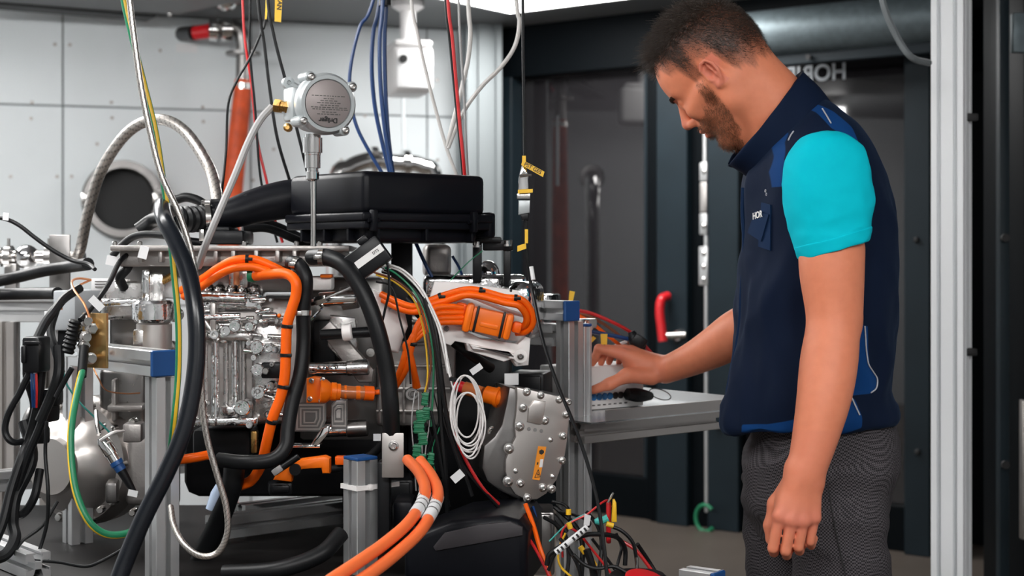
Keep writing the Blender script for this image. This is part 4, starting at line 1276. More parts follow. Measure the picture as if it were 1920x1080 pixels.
m = MB(); extrusion(m, tp(-0.03, TD - 0.05, -0.024), tp(TW - 0.05, TD - 0.05, -0.024), UP, 0.040, 0.040); m.build('support_rail', 'alu_warm', tr_)
bo = thing('instrument_box', 'white instrument box with a row of blue round sockets under the hand', 'instrument', P(1160, 770, 3.2))
BX = V((0.153, 3.14, 0.9745)); BL, BH, BD = 0.205, 0.092, 0.11
def bp_(u, v, z): return BX + ER * u + EB * v + UP * z
m = MB(); m.box(bp_(BL / 2 - 0.03, BD / 2, BH / 2), (BL, BD, BH), RB, 0.003); m.build('case', 'print_white', bo)
for k in range(8):
    mt = 'blue_dot' if k < 5 else 'ink'
    u = 0.009 + k * 0.0158
    m = MB(); c = bp_(u, -0.001, 0.030 - 0.0), 
    m.lathe(bp_(u, 0.001, 0.027), -EB, [(0, 0.0074), (0.004, 0.0074), (0.005, 0.006)], 16); m.build('socket', mt, bo)
    m = MB(); m.box(bp_(u, -0.0005, 0.0095), (0.008, 0.0008, 0.0025), RB); m.build('printed_mark', 'ink_grey', bo)
for k in range(3):
    m = MB(); m.box(bp_(0.045 + k * 0.0172, -0.0008, 0.052), (0.003, 0.002, 0.009), RB); m.build('switch', 'ink', bo)
m = MB(); m.box(bp_(0.002, -0.0006, 0.079), (0.022, 0.001, 0.009), RB); m.build('name_strip', 'box_grey', bo)
m = MB(); m.box(bp_(-0.0255, -0.0006, 0.026), (0.005, 0.003, 0.012), RB); m.build('red_button', 'red_plastic', bo)
for k in range(4):
    m = MB(); q = bp_(0.0 + k * 0.03, 0.07, BH); m.cyl(q, q + V((0, 0, 0.018)), 0.006, n=10); m.build('top_terminal', 'brass', bo)
pl_ = thing('clamp_plug', 'black clamp with wire loop lying on the tray beside the box', 'clamp', tp(0.17, 0.14, 0.002))
m = MB(); m.tube(crom([bp_(0.105, -0.02, 0.030), bp_(0.14, -0.025, 0.026), bp_(0.175, -0.02, 0.022)], 5), [0.013, 0.016, 0.013, 0.009], 10); m.build('grip', 'black_plastic', pl_)
m = MB(); m.tube(crom([bp_(0.115, -0.012, 0.060), bp_(0.15, -0.01, 0.058), bp_(0.195, -0.005, 0.050)], 5), 0.006, 8); m.build('red_grip', 'red_plastic', pl_)
m = MB(); cc = bp_(0.205, -0.02, 0.024); m.tube([cc + ER * math.cos(t) * 0.026 + UP * math.sin(t) * 0.011 + EB * math.sin(t) * 0.02 for t in np.linspace(0, 2 * math.pi, 30)], 0.0012, 6); m.build('wire_loop', 'steel_dark', pl_)

# ------------------------------------------------------------------ engine
en = thing('hybrid_engine', 'shiny cast aluminium hybrid engine mounted in the test rig', 'engine', V((-0.45, 2.95, 0.8)))
def pb(name, mt, x0, y0, x1, y1, Y, d, bev=0.004, a=0.0, par=None, seg=2):
    m = MB(); m.pbox(x0, y0, x1, y1, Y, d, bev, a, seg); return m.build(name, mt, par or en)
def pc(name, mt, a, b, r, Y=None, par=None, n=18, r1=None, bev=0.002):
    m = MB(); p, q = P(a[0], a[1], a[2] if len(a) > 2 else Y), P(b[0], b[1], b[2] if len(b) > 2 else Y)
    Yr = Y or a[2]
    m.cyl(p, q, S(r, Yr), S(r1, Yr) if r1 else None, n, bev=bev if r1 is None else 0); return m.build(name, mt, par or en)
def boss(x, y, r, Y, h=0.012, mt='alu_shiny', par=None, hole=True, name='boss', d=None):
    d = V(d) if d is not None else V((0, -1, 0))
    q = P(x, y, Y); R = S(r, Y)
    m = MB()
    if hole: m.lathe(q - d * 0.01, d, [(0, R), (h + 0.008, R), (h + 0.01, R * 0.88), (h + 0.01, R * 0.55), (h + 0.002, R * 0.5)], 20)
    else: m.lathe(q - d * 0.01, d, [(0, R), (h + 0.007, R), (h + 0.01, R * 0.75)], 18)
    return m.build(name, mt, par or en)
def hexbolt(x, y, r, Y, par, mt='steel', d=None, name='bolt'):
    d = V(d).normalized() if d is not None else V((0, -1, 0)); q = P(x, y, Y); R = S(r, Y)
    m = MB(); m.lathe(q - d * 0.002, d, [(0, R * 1.25), (0.003, R * 1.25), (0.0035, R)], 14); m.lathe(q + d * 0.001, d, [(0, R * 0.95), (0.006, R * 0.95), (0.0075, R * 0.7), (0.0075, R * 0.45), (0.004, R * 0.4)], 6 if r < 7 else 12)
    return m.build(name, mt, par)
# main block with ribbed face
pb('cylinder_block', 'alu_dull', 352, 560, 560, 796, 2.85, 0.34, 0.012, 6, seg=3)  # darker metal paints the shade in the gaps between the ribs
pb('block_shoulder', 'alu_shiny', 350, 545, 480, 585, 2.835, 0.2, 0.010, 6, seg=3)
pb('block_flank', 'alu_cast', 462, 605, 530, 792, 2.838, 0.2, 0.008, 6)
for x, w, mt in ((366, 12, 'alu_shiny'), (386, 10, 'alu_cast'), (404, 14, 'alu_shiny'), (424, 9, 'alu_cast'), (441, 13, 'alu_shiny'), (457, 8, 'alu_cast')):
    pc('face_rib', mt, (x, 636, 2.846), (x, 784, 2.846), w * 0.62, n=18, bev=0.004)
pb('lower_flange', 'alu_shiny', 358, 784, 478, 799, 2.815, 0.1, 0.004, 6)
pb('upper_flange', 'alu_cast', 350, 622, 468, 640, 2.818, 0.08, 0.006, 6)
pc('oil_gallery', 'alu_shiny', (352, 556), (462, 560), 13, 2.815)
pc('oil_gallery', 'alu_shiny', (382, 596), (452, 594), 8, 2.815)
pc('oil_gallery', 'alu_cast', (366, 578), (410, 640), 7, 2.815)
pb('valve_strip', 'alu_warm', 393, 566, 404, 622, 2.808, 0.03, 0.003, 0)
pc('sensor_stub', 'chrome', (492, 592), (520, 592), 6, 2.805)
pc('sensor_tip', 'orange_plastic', (520, 592), (527, 592), 4, 2.805)
boss(458, 763, 15, 2.815, 0.022); boss(443, 611, 11, 2.815, 0.018); boss(425, 620, 10, 2.815, 0.014); boss(404, 627, 9, 2.815, 0.014)
for x, y, r in ((484, 650, 13), (485, 692, 12), (486, 735, 13), (505, 652, 9), (510, 722, 8), (470, 612, 9), (518, 655, 7), (372, 680, 9), (470, 795, 7), (505, 775, 8), (385, 757, 7)):
    boss(x, y, r, 2.822, 0.016, 'alu_shiny' if r > 8 else 'chrome')
pb('oil_pad', 'alu_shiny', 412, 762, 440, 780, 2.812, 0.04, 0.004)
pb('seal_carrier', 'black_plastic', 489, 680, 528, 710, 2.812, 0.05, 0.004)
boss(499, 695, 7, 2.806, 0.01, 'steel', hole=False)
RS = random.Random(3)
for i in range(60):
    x = RS.uniform(355, 530); y = RS.choice([RS.uniform(545, 640), RS.uniform(560, 640), RS.uniform(640, 795)])
    if 355 < x < 465 and 642 < y < 775: x = RS.uniform(466, 530)
    if RS.random() < 0.25: boss(x, y, RS.uniform(3.5, 6), 2.824, RS.uniform(0.006, 0.02), RS.choice(['alu_shiny', 'chrome', 'alu_cast']), hole=RS.random() < 0.5)
    elif RS.random() < 0.6:
        L_ = RS.uniform(8, 22); pc('cast_web', RS.choice(['alu_shiny', 'chrome', 'alu_cast']), (x - L_, y, 2.825), (x + L_, y + RS.uniform(-6, 6), 2.825), RS.uniform(3, 6.5), n=14)
    else: pb('cast_web', RS.choice(['alu_shiny', 'alu_cast']), x - RS.uniform(5, 16), y - RS.uniform(2, 5), x + RS.uniform(5, 16), y + RS.uniform(2, 5), 2.822, 0.04, 0.003, RS.uniform(-8, 12))
# head: dull top plate with ribs
pb('cover_plate', 'alu_dull', 195, 460, 640, 471, 2.80, 0.42, 0.003, 4)
pb('head_casting', 'alu_dull', 215, 470, 630, 500, 2.83, 0.34, 0.004, 4)
for x in (262, 300, 404, 437, 480, 520, 552, 582, 610):
    pb('head_rib', 'alu_dull', x - 4, 470, x + 4, 492, 2.80, 0.05, 0.002, 0)
for x in (215, 262, 330, 459, 556, 600):
    pc('head_bolt', 'steel', (x, 452, 2.82), (x, 470, 2.82), 5, n=12)
pb('head_lower', 'steel_dark', 225, 498, 560, 548, 2.92, 0.2, 0.006, 4)
pc('plug_tube', 'copper', (443, 500, 2.83), (443, 535, 2.83), 10, n=16)
pb('cable_guide', 'alu_cast', 428, 492, 440, 540, 2.82, 0.05, 0.004)
pb('cable_guide', 'alu_cast', 448, 508, 465, 540, 2.82, 0.05, 0.004)
for i, x in enumerate((372, 392, 412, 436, 456, 478)):
    m = MB(); q = P(x, 541, 2.84); m.ball(q, (S(10, 2.84), 0.03, S(9, 2.84)), 14); m.build('cam_lobe', 'alu_shiny', en)
# left end castings
pb('timing_cover', 'alu_cast', 168, 522, 250, 600, 2.90, 0.2, 0.010, 14, seg=3)
pb('timing_cover', 'alu_shiny', 176, 560, 262, 575, 2.86, 0.1, 0.004, 10)
pb('end_plate', 'steel_dark', 190, 575, 262, 700, 2.98, 0.2, 0.01, 10)
pc('mount_cushion', 'alu_shiny', (287, 563, 2.80), (287, 604, 2.80), 39, n=28, bev=0.006)
pb('mount_neck', 'alu_shiny', 262, 505, 277, 570, 2.80, 0.05, 0.006, 8)
pb('mount_neck', 'alu_cast', 276, 512, 302, 568, 2.83, 0.06, 0.006, 8)
pc('mount_foot', 'alu_warm', (289, 604, 2.81), (289, 657, 2.81), 33, n=26, bev=0.004)
pb('mount_block', 'alu_cast', 249, 618, 276, 660, 2.78, 0.06, 0.003)
pb('clear_cover', 'label_white', 306, 520, 350, 560, 2.86, 0.06, 0.006, -10)
boss(330, 590, 13, 2.84, 0.02); boss(322, 650, 11, 2.84, 0.02)
pc('spark_plug', 'brass', (300, 530, 2.84), (332, 512, 2.84), 7, n=12)
# gearbox bell housing at the lower left
bell = MB(); q = P(165, 862, 3.02); bax = V((-0.42, -0.9, 0.0)).normalized()
bell.lathe(q - bax * 0.04, bax, [(0, 0.128), (0.035, 0.130), (0.04, 0.126), (0.075, 0.120), (0.078, 0.105), (0.110, 0.092), (0.130, 0.065), (0.136, 0.058), (0.150, 0.055), (0.152, 0.03)], 40)
bell.build('bell_housing', 'alu_plate', en)
for a_ in range(0, 360, 36):
    d1 = bax.cross(UP).normalized(); rr_ = d1 * math.cos(math.radians(a_)) * 0.118 + UP * math.sin(math.radians(a_)) * 0.118
    m = MB(); m.lathe(q + bax * 0.03 + rr_, bax, [(0, 0.010), (0.012, 0.010), (0.0125, 0.007), (0.018, 0.007)], 12); m.build('bell_bolt', 'steel', en)
pb('bell_slot', 'steel_dark', 192, 905, 214, 945, 2.86, 0.06, 0.006, 10)
pb('gear_housing', 'steel_dark', 176, 690, 264, 800, 2.98, 0.16, 0.012, 8, seg=3)
pb('gear_housing_web', 'alu_dull', 198, 760, 262, 772, 2.93, 0.06, 0.003, 8)
pb('gear_housing_web', 'alu_dull', 205, 712, 213, 790, 2.94, 0.06, 0.003, 8)
pb('gear_lower', 'alu_dull', 222, 800, 285, 950, 2.95, 0.12, 0.015, 14, seg=3)
for x, y in ((190, 800), (250, 790), (248, 812), (190, 955), (250, 960), (205, 850)):
    boss(x, y, 7, 2.83, 0.012, 'steel', hole=False)
pb('bell_bracket', 'alu_dull', 228, 795, 262, 830, 2.80, 0.05, 0.004, 5)
m = MB(); m.ball(P(70, 800, 3.1), (0.03, 0.05, 0.05), 16); m.build('pulley', 'steel_dark', en)
# right half of the engine
pb('rear_casting', 'steel_dark', 560, 520, 720, 830, 3.02, 0.25, 0.01)
pb('gear_casting', 'alu_dull', 700, 590, 850, 800, 3.0, 0.2, 0.01, 3)
for i in range(8): pb('gear_rib', 'alu_dull', 712 + (i % 3) * 45 - 3, 600, 712 + (i % 3) * 45 + 3, 795, 2.985, 0.03, 0.002) if i < 3 else pb('gear_rib', 'alu_dull', 705, 600 + (i - 3) * 42, 845, 606 + (i - 3) * 42, 2.985, 0.03, 0.002)
boss(773, 738, 13, 2.985, 0.012, 'steel'); boss(775, 738, 6, 2.975, 0.014, 'steel_dark', hole=False)
boss(745, 640, 10, 2.985, 0.012, 'steel'); boss(696, 660, 9, 2.985, 0.02, 'steel')
pc('water_pipe', 'chrome', (598, 562, 2.88), (668, 558, 2.88), 14, n=20); pc('water_pipe', 'alu_dull', (640, 560, 2.90), (672, 556, 2.90), 22, n=22)
m = MB(); m.prism([(0, 0), (0.085, -0.095), (0.082, -0.12), (0.055, -0.12), (-0.02, -0.02)], basis(V((1, 0, 0)), UP, V((0, -1, 0)), P(622, 600, 2.93)), 0.03, 0.004); m.build('tension_arm', 'alu_dull', en)
m = MB(); m.prism([(0.0, 0.0), (0.05, -0.005), (0.055, -0.09), (0.03, -0.1), (-0.005, -0.06)], basis(V((1, 0, 0)), UP, V((0, -1, 0)), P(622, 590, 2.95)), 0.03, 0.004); m.build('tension_arm', 'alu_cast', en)
pb('timing_guard', 'black_plastic', 586, 600, 630, 705, 2.94, 0.06, 0.006)
pc('idler', 'white_plastic', (642, 624, 2.86), (660, 622, 2.86), 16, n=20); pc('idler_shaft', 'black_plastic', (600, 628, 2.87), (700, 622, 2.87), 10)
pb('filler_cover', 'white_plastic', 578, 518, 622, 545, 2.9, 0.05, 0.006); pb('filler_strip', 'orange_plastic', 600, 514, 622, 521, 2.89, 0.03, 0.002)
pc('delivery_pipe', 'alu_shiny', (580, 692, 2.88), (652, 690, 2.88), 13, n=22); pc('delivery_pipe', 'alu_cast', (650, 690, 2.88), (692, 688, 2.88), 15, n=22)
pc('delivery_pipe', 'alu_shiny', (605, 806, 2.88), (652, 804, 2.88), 14, n=22); pc('delivery_pipe', 'steel_dark', (650, 804, 2.88), (690, 802, 2.88), 16, n=22)
for k in range(7):
    g = 30 - k * 3.4
    m = MB(); m.prism([(S(a_, 2.86), S(b_, 2.86)) for a_, b_ in ((-g, -g * 0.9), (g * 0.7, -g * 0.9), (g, -g * 0.2), (g, g * 0.9), (-g, g * 0.9))], basis(V((1, 0, 0)), UP, V((0, -1, 0)), P(582, 782, 2.855 - k * 0.0016)), 0.0012, 0.0004, 1); m.build('stepped_plate', 'alu_plate' if k % 2 else 'steel_dark', en)  # light and dark metals alternate, putting groove shade into the colour
for k in range(6):
    g = 22 - k * 3.2
    m = MB(); m.prism([(S(a_, 2.86), S(b_, 2.86)) for a_, b_ in ((-g * 0.6, -g * 1.3), (g * 0.8, -g * 1.3), (g * 0.8, g * 1.3), (-g * 0.1, g * 1.3), (-g * 0.6, g * 0.8))], basis(V((1, 0, 0)), UP, V((0, -1, 0)), P(634, 776, 2.865 - k * 0.0016)), 0.0012, 0.0004, 1); m.build('stepped_plate', 'alu_warm' if k % 2 else 'steel_dark', en)  # groove shade painted here too by alternating metals
pb('drip_rail', 'alu_shiny', 548, 834, 600, 840, 2.82, 0.03, 0.001)
m = MB(); m.prism([(0, 0), (S(24, 2.82), S(28, 2.82)), (S(24, 2.82), S(42, 2.82)), (S(10, 2.82), S(38, 2.82)), (-S(10, 2.82), S(6, 2.82))], basis(V((1, 0, 0)), UP, V((0, -1, 0)), P(595, 838, 2.84)), 0.02, 0.002); m.build('drip_rail_end', 'chrome', en)
pb('sump', 'black_matte', 340, 800, 760, 935, 3.02, 0.25, 0.03)
pb('sump_cover', 'black_plastic', 360, 805, 470, 860, 2.92, 0.1, 0.01)
pb('belt_guard', 'black_plastic', 760, 640, 960, 900, 3.06, 0.2, 0.02)
pb('dark_backing', 'black_matte', 640, 860, 990, 990, 3.08, 0.1, 0.02)  # black panel added behind the wires to keep the gap dark
pb('oil_filter_neck', 'brass', 470, 808, 482, 850, 2.85, 0.02, 0.003)
# silver parts behind the white tray
pb('rear_cover', 'alu_shiny', 790, 515, 985, 560, 3.0, 0.12, 0.012, 4, seg=3)
pb('rear_tower', 'alu_dull', 792, 458, 842, 520, 3.1, 0.08, 0.012, 8, seg=3)
pb('rear_housing', 'alu_shiny', 960, 528, 1012, 640, 2.93, 0.12, 0.022, -16, seg=4)
pb('rear_housing_block', 'alu_shiny', 1000, 552, 1042, 592, 3.22, 0.1, 0.006, -20)
m = MB(); m.ball(P(915, 515, 3.08), (0.025, 0.03, 0.03), 14); m.build('rear_knob', 'chrome', en)
# electric drive housing with cover, bolts and warning label
mo = thing('drive_unit_housing', 'grey bolted cover of the electric drive with orange warning label', 'housing', P(1000, 940, 2.78))
YD = 2.76
Mz = basis(V((0.97, 0.24, 0)).normalized(), UP, V((0.24, -0.97, 0)).normalized(), P(1000, 830, YD))
def loc2(zx, zy):
    x, y = 680 + zx / 3.6, 640 + zy / 3.6
    return (S(x - 1000, YD) / 0.97, -S(y - 830, YD))
out = [(1035, 305), (1392, 388), (1398, 520), (1380, 700), (1362, 800), (1310, 940), (1240, 1030), (1180, 1066), (1110, 1072), (1030, 1030), (985, 960), (962, 870), (965, 790), (1000, 705), (1032, 640), (1022, 560), (1035, 470), (1040, 380)]
pol = [loc2(*p) for p in out][::-1]
m = MB(); m.prism(pol, Mz @ Matrix.Translation((0, 0, -0.010)), 0.012, 0.003); m.build('cover', 'alu_plate', mo)
side = [(1000, 310), (1392, 388), (1398, 700), (1370, 820), (1320, 950), (1190, 1080), (1060, 1075), (935, 1010), (850, 940), (815, 850), (830, 700), (900, 640), (950, 560), (985, 400)]
m = MB(); m.prism([loc2(*p) for p in side][::-1], Mz @ Matrix.Translation((0, 0, -0.13)), 0.119, 0.006); m.build('case', 'steel_dark', mo)
pad = [(1115, 440), (1150, 395), (1232, 405), (1210, 555), (1190, 562), (1105, 540)]
m = MB(); m.prism([loc2(*p) for p in pad][::-1], Mz, 0.008, 0.003); m.build('raised_pad', 'alu_plate', mo)
dzn = (Mz.to_3x3() @ V((0, 0, 1)))
for (a_, b_, r_) in ((1105, 340, 5.5), (1200, 365, 5), (1325, 397, 5), (1390, 415, 4.5), (1080, 445, 6), (1228, 535, 6), (1058, 570, 6.5), (985, 718, 7), (980, 937, 7), (1062, 955, 5.5), (1215, 990, 5.5), (1275, 1000, 5.5), (1110, 1055, 5.5), (1372, 500, 5), (1352, 645, 5), (1345, 810, 5)):
    u, v = loc2(a_, b_)
    q = Mz @ V((u, v, 0.001)); R = S(r_, YD)
    m = MB(); m.lathe(q, dzn, [(0, R * 1.5), (0.0015, R * 1.5), (0.0018, R * 1.1), (0.006, R * 1.1), (0.007, R * 0.8), (0.007, R * 0.5), (0.003, R * 0.45)], 14); m.build('bolt', 'steel', mo)
for (a_, b_) in ((1267, 668), (1282, 917), (1030, 870)):
    u, v = loc2(a_, b_); m = MB(); m.lathe(Mz @ V((u, v, 0.001)), dzn, [(0, 0.005), (0.003, 0.0045), (0.0045, 0.002)], 12); m.build('rivet', 'chrome', mo)
for (a_, b_) in ((1120, 590), (1162, 598), (1205, 606)):
    u, v = loc2(a_, b_); m = MB(); m.lathe(Mz @ V((u, v, 0.0018)), dzn, [(0, 0.004), (0.0008, 0.0036)], 8); m.build('cast_mark', 'steel', mo)
lab = [(1182, 708), (1238, 713), (1192, 938), (1143, 930)]
m = MB(); m.prism([loc2(*p) for p in lab][::-1], Mz @ Matrix.Translation((0, 0, 0.002)), 0.0008); lb = m.build('warning_label', 'orange_label' if 'orange_label' in M_ else 'yellow', mo)
def mark(poly, mt='ink', z=0.0029, name='printed_mark'):
    m = MB(); m.prism([loc2(*p) for p in poly][::-1], Mz @ Matrix.Translation((0, 0, z)), 0.0003); return m.build(name, mt, lb)
for a_, b_ in (((1183, 865), (1158, 918)), ((1158, 918), (1196, 915)), ((1196, 915), (1183, 865))):
    dx, dy = b_[0] - a_[0], b_[1] - a_[1]; L_ = math.hypot(dx, dy); nx, ny = -dy / L_ * 2.2, dx / L_ * 2.2
    mark([(a_[0] + nx, a_[1] + ny), (b_[0] + nx, b_[1] + ny), (b_[0] - nx, b_[1] - ny), (a_[0] - nx, a_[1] - ny)], name='triangle_edge')
mark([(1184, 880), (1174, 902), (1181, 901), (1178, 914), (1189, 895), (1182, 896)], name='lightning_bolt')
mark([(1196, 796), (1217, 796), (1210, 850), (1189, 850)], 'print_white', name='white_field')
mark([(1189, 738), (1205, 730), (1220, 738), (1222, 752), (1206, 766), (1190, 758)], name='hand_symbol')
mark([(1176, 815), (1184, 815), (1182, 832), (1172, 832)], name='small_symbol')
hexbolt(925, 810, 9, 2.80, mo, 'steel', (-0.3, -1, 0.4))
m = MB(); m.prism([(0, 0), (0.02, 0.035), (0.03, 0.035), (0.025, -0.01)], basis(V((1, 0, 0)), UP, V((0, -1, 0)), P(918, 830, 2.80)), 0.012, 0.002); m.build('lug', 'steel', mo)
for k in range(5):
    pb('case_fin', 'steel_dark', 905 + k * 4, 835 + k * 18, 945 + k * 6, 841 + k * 18, 2.80, 0.05, 0.002, 0, mo)
pb('fluid_label', 'label_white', 945, 700, 973, 722, 2.86, 0.002, 0.0005, 20, mo)

# ------------------------------------------------------------------ air filter box and intake
ab = thing('air_filter_box', 'large black air filter box on top of the engine', 'air box', V((-0.269, 2.9, 1.33)))
AC = V((-0.269, 2.72, 0)); AW, AD = 0.285, 0.26
RBe = basis(ER, EB, UP)
def abox(name, u0, u1, v0, v1, z0, z1, bev, mt='airbox_black', seg=3):
    m = MB(); c = AC + ER * (u0 + u1) / 2 + EB * (v0 + v1) / 2; c.z = (z0 + z1) / 2
    m.box(c, (u1 - u0, v1 - v0, z1 - z0), RBe, bev, seg); return m.build(name, mt, ab)
abox('lid', 0, AW, 0, AD, 1.378, 1.456, 0.012)
abox('rim', -0.010, AW + 0.012, -0.010, AD, 1.364, 1.380, 0.004)
abox('lower_shell', 0.012, AW - 0.01, 0.012, AD - 0.02, 1.325, 1.366, 0.010)
abox('rim_step', -0.006, AW + 0.006, -0.006, AD, 1.350, 1.365, 0.003)
for u in (0.03, 0.14, 0.25):
    abox('rib', u - 0.003, u + 0.003, -0.004, 0.03, 1.328, 1.364, 0.001, 'airbox_black', 1)
for v in (0.05, 0.13, 0.21):
    abox('rib', -0.004, 0.02, v - 0.003, v + 0.003, 1.328, 1.364, 0.001, 'airbox_black', 1)
for u in (0.012, 0.245):
    m = MB(); q = AC + ER * u - EB * 0.012; q.z = 1.365; m.box(q, (0.012, 0.014, 0.04), RBe, 0.003); m.cyl(q - ER * 0.012 + UP * 0.0, q + ER * 0.012, 0.004, n=8); m.build('clip', 'airbox_black', ab)
m = MB(); q = AC + ER * (AW + 0.012) + EB * 0.02; q.z = 1.36; m.box(q, (0.02, 0.05, 0.05), RBe, 0.006); m.build('hinge', 'airbox_black', ab)
st_ = thing('air_box_stand', 'black bracket legs with steel bolts carrying the air filter box', 'bracket', P(830, 600, 2.95))
for (x0, x1, y0, y1, Y) in ((733, 772, 448, 640, 2.98), (886, 903, 452, 530, 2.96), (944, 958, 462, 538, 2.96)):
    m = MB(); m.pbox(x0, y0, x1, y1, Y, 0.03, 0.003); m.build('leg', 'black_plastic', st_)
m = MB(); m.pbox(700, 440, 900, 452, 2.95, 0.05, 0.003); m.build('cross_bar', 'black_plastic', st_)
m = MB(); m.pbox(878, 444, 940, 456, 2.95, 0.03, 0.003); m.pbox(905, 450, 962, 470, 2.955, 0.03, 0.003); m.build('arm', 'black_plastic', st_)
for x, y in ((716, 437), (895, 458), (951, 456)):
    m = MB(); q = P(x, y, 2.94); m.lathe(q - UP * 0.006, UP, [(0, 0.009), (0.004, 0.009), (0.0045, 0.006), (0.011, 0.006)], 12); m.build('bolt', 'steel', st_)
it = thing('intake_duct', 'black ribbed intake duct running into the air filter box', 'duct', P(420, 440, 3.0))
m = MB(); m.tube(crom(PS([(398, 408, 2.92), (435, 400, 2.93), (480, 386, 2.95), (525, 376, 2.965), (566, 370, 2.975)]), 6), [S(25, 2.95), S(27, 2.95), S(31, 2.98), S(34, 3.0), S(36, 3.0), S(36, 3.0)], 26); m.build('duct_body', 'airbox_black', it)
pts = crom(PS([(318, 412, 2.86), (345, 412, 2.87), (375, 410, 2.90), (402, 407, 2.92)]), 9)
m = MB(); m.tube(pts, [S(25 if i % 3 else 20, 2.9) for i in range(len(pts))], 24); m.build('bellows', 'rubber', it)
for (x, y, Y) in ((388, 409, 2.905), (405, 407, 2.925)):
    m = MB(); q = P(x, y, Y); m.ring(q, V((0.95, 0.3, 0.05)), S(26, Y), S(28, Y), 0.010); m.box(q + V((0, -0.005, S(29, Y))), (0.018, 0.014, 0.010), None, 0.002); m.build('hose_clamp', 'steel' if x < 400 else 'black_plastic', it)
m = MB(); m.box(P(456, 376, 2.93), (S(24, 2.93), 0.02, S(18, 2.93)), Matrix.Rotation(math.radians(-14), 4, 'Y'), 0.003); m.lathe(P(461, 386, 2.925), V((0, -1, 0)), [(0, 0.006), (0.006, 0.006), (0.006, 0.003)], 12); m.build('flow_sensor', 'black_plastic', it)
m = MB(); m.pbox(372, 432, 456, 458, 2.86, 0.12, 0.006); m.pbox(385, 425, 430, 436, 2.87, 0.1, 0.004); m.build('throttle_body', 'black_plastic', it)
m = MB(); m.pbox(373, 430, 382, 452, 2.855, 0.01, 0.001); m.build('throttle_clip', 'steel', it)
# ------------------------------------------------------------------ gas sensor on its steel tube
gs = thing('gas_detector', 'grey round gas detector head with upside-down lettering on a steel tube', 'detector', P(587, 460, 2.74))
YG = 2.72
GD = V((0.46, -0.885, -0.03)).normalized()                 # the face looks at the camera, a little to the right
gu = V((-GD.y, GD.x, 0)).normalized(); gw = GD.cross(gu)
if gw.z < 0: gu, gw = -gu, -gw
GX = gu if gu.x > 0 else -gu
fc = P(616, 194, YG - 0.02)
R1 = S(50, YG)
m = MB(); m.lathe(fc - GD * 0.100, GD, [(0, R1 * 0.80), (0.012, R1 * 1.0), (0.066, R1 * 1.04), (0.068, R1 * 1.10), (0.074, R1 * 1.16), (0.090, R1 * 1.16), (0.099, R1 * 1.05), (0.099, R1 * 0.92), (0.095, R1 * 0.88)], 44); m.build('housing', 'sensor_grey', gs)
m = MB(); m.lathe(fc - GD * 0.120, GD, [(0, R1 * 0.6), (0.03, R1 * 0.95)], 30); m.box(fc - GD * 0.065 - GX * 0.038, (0.035, 0.055, 0.062), basis(GX, GD, GX.cross(GD)), 0.006); m.build('back_shell', 'sensor_grey', gs)
m = MB(); m.lathe(fc - GD * 0.006, GD, [(0, R1 * 0.88), (0.004, R1 * 0.88), (0.0045, R1 * 0.86)], 44); npl = m.build('name_plate', 'sensor_plate', gs)
for a in (35, 125, 215, 305):
    dr = GX * math.cos(math.radians(a)) + UP * math.sin(math.radians(a))
    q = fc + dr * R1 * 1.18
    m = MB(); m.lathe(q - GD * 0.045, GD, [(0, 0.010), (0.040, 0.010), (0.041, 0.0085)], 16); m.build('screw_lug', 'sensor_grey', gs)
    m = MB(); m.lathe(q - GD * 0.006, GD, [(0, 0.0065), (0.008, 0.0065), (0.009, 0.0045), (0.009, 0.003), (0.006, 0.0028)], 12); m.build('screw', 'steel', gs)
m = MB(); q = P(538, 156, YG + 0.03); m.lathe(q, GD, [(0, 0.011), (0.012, 0.011), (0.012, 0.0045), (0.004, 0.004)], 16); m.cyl(q, P(560, 168, YG + 0.03), 0.009, n=10); m.build('lug', 'sensor_grey', gs)
Mt = basis(-GX, -GX.cross(-GD) if False else (GD.cross(-GX)), GD, fc - GD * 0.001 - UP * R1 * 0.62)
vs_, fs_ = text_mesh('Dr\u00e4ger', 0.0125, Mt, 0.0003); m = MB(); m.add(vs_, fs_); m.build('lettering', 'ink', npl)
rl = random.Random(2)
m = MB()
for k, (w, y) in enumerate(((0.45, 0.72), (0.5, 0.64), (0.75, 0.44), (0.95, 0.36), (1.05, 0.28), (0.3, 0.18), (0.5, 0.10), (0.7, 0.02), (0.5, -0.07), (1.1, -0.15), (1.0, -0.22), (0.4, -0.32), (0.7, -0.40))):
    x = -w * 0.62
    while x < w * 0.62:
        L_ = rl.uniform(0.04, 0.16)
        m.box(fc - GD * 0.0012 + GX * (x + L_ / 2) * R1 + UP * y * R1, (L_ * R1, 0.0004, R1 * 0.035), basis(GX, GD, GX.cross(GD)))
        x += L_ + 0.04
m.build('fine_print', 'ink_grey', npl, kind='stuff')
m = MB(); p0 = P(553, 203, YG + 0.02); p1 = P(508, 197, YG + 0.03)
m.lathe(p0, p1 - p0, [(0, 0.0125), (0.016, 0.0125), (0.017, 0.0105), (0.026, 0.0105), (0.027, 0.0135), (0.038, 0.0135), (0.040, 0.010)], 6); m.build('cable_gland', 'brass', gs)
m = MB(); m.lathe(P(541, 240, YG + 0.03), V((0, -1, 0)), [(0, 0.008), (0.012, 0.008), (0.015, 0.004)], 10); m.build('earth_screw', 'brass', gs)
cx_ = P(586, 262, 2.74)
m = MB(); m.lathe(cx_ + UP * 0.01, -UP, [(0, 0.015), (0.006, 0.015), (0.0065, 0.018), (0.034, 0.018), (0.0345, 0.015), (0.038, 0.015), (0.0385, 0.0145), (0.062, 0.0145), (0.0625, 0.0105), (0.068, 0.0105), (0.0685, 0.012), (0.082, 0.012), (0.086, 0.006)], 24); m.build('fitting', 'chrome', gs)
m = MB(); m.cyl(P(588, 340, 2.74), P(588, 462, 2.74), S(5.5, 2.74), n=14); m.build('tube', 'steel', gs)
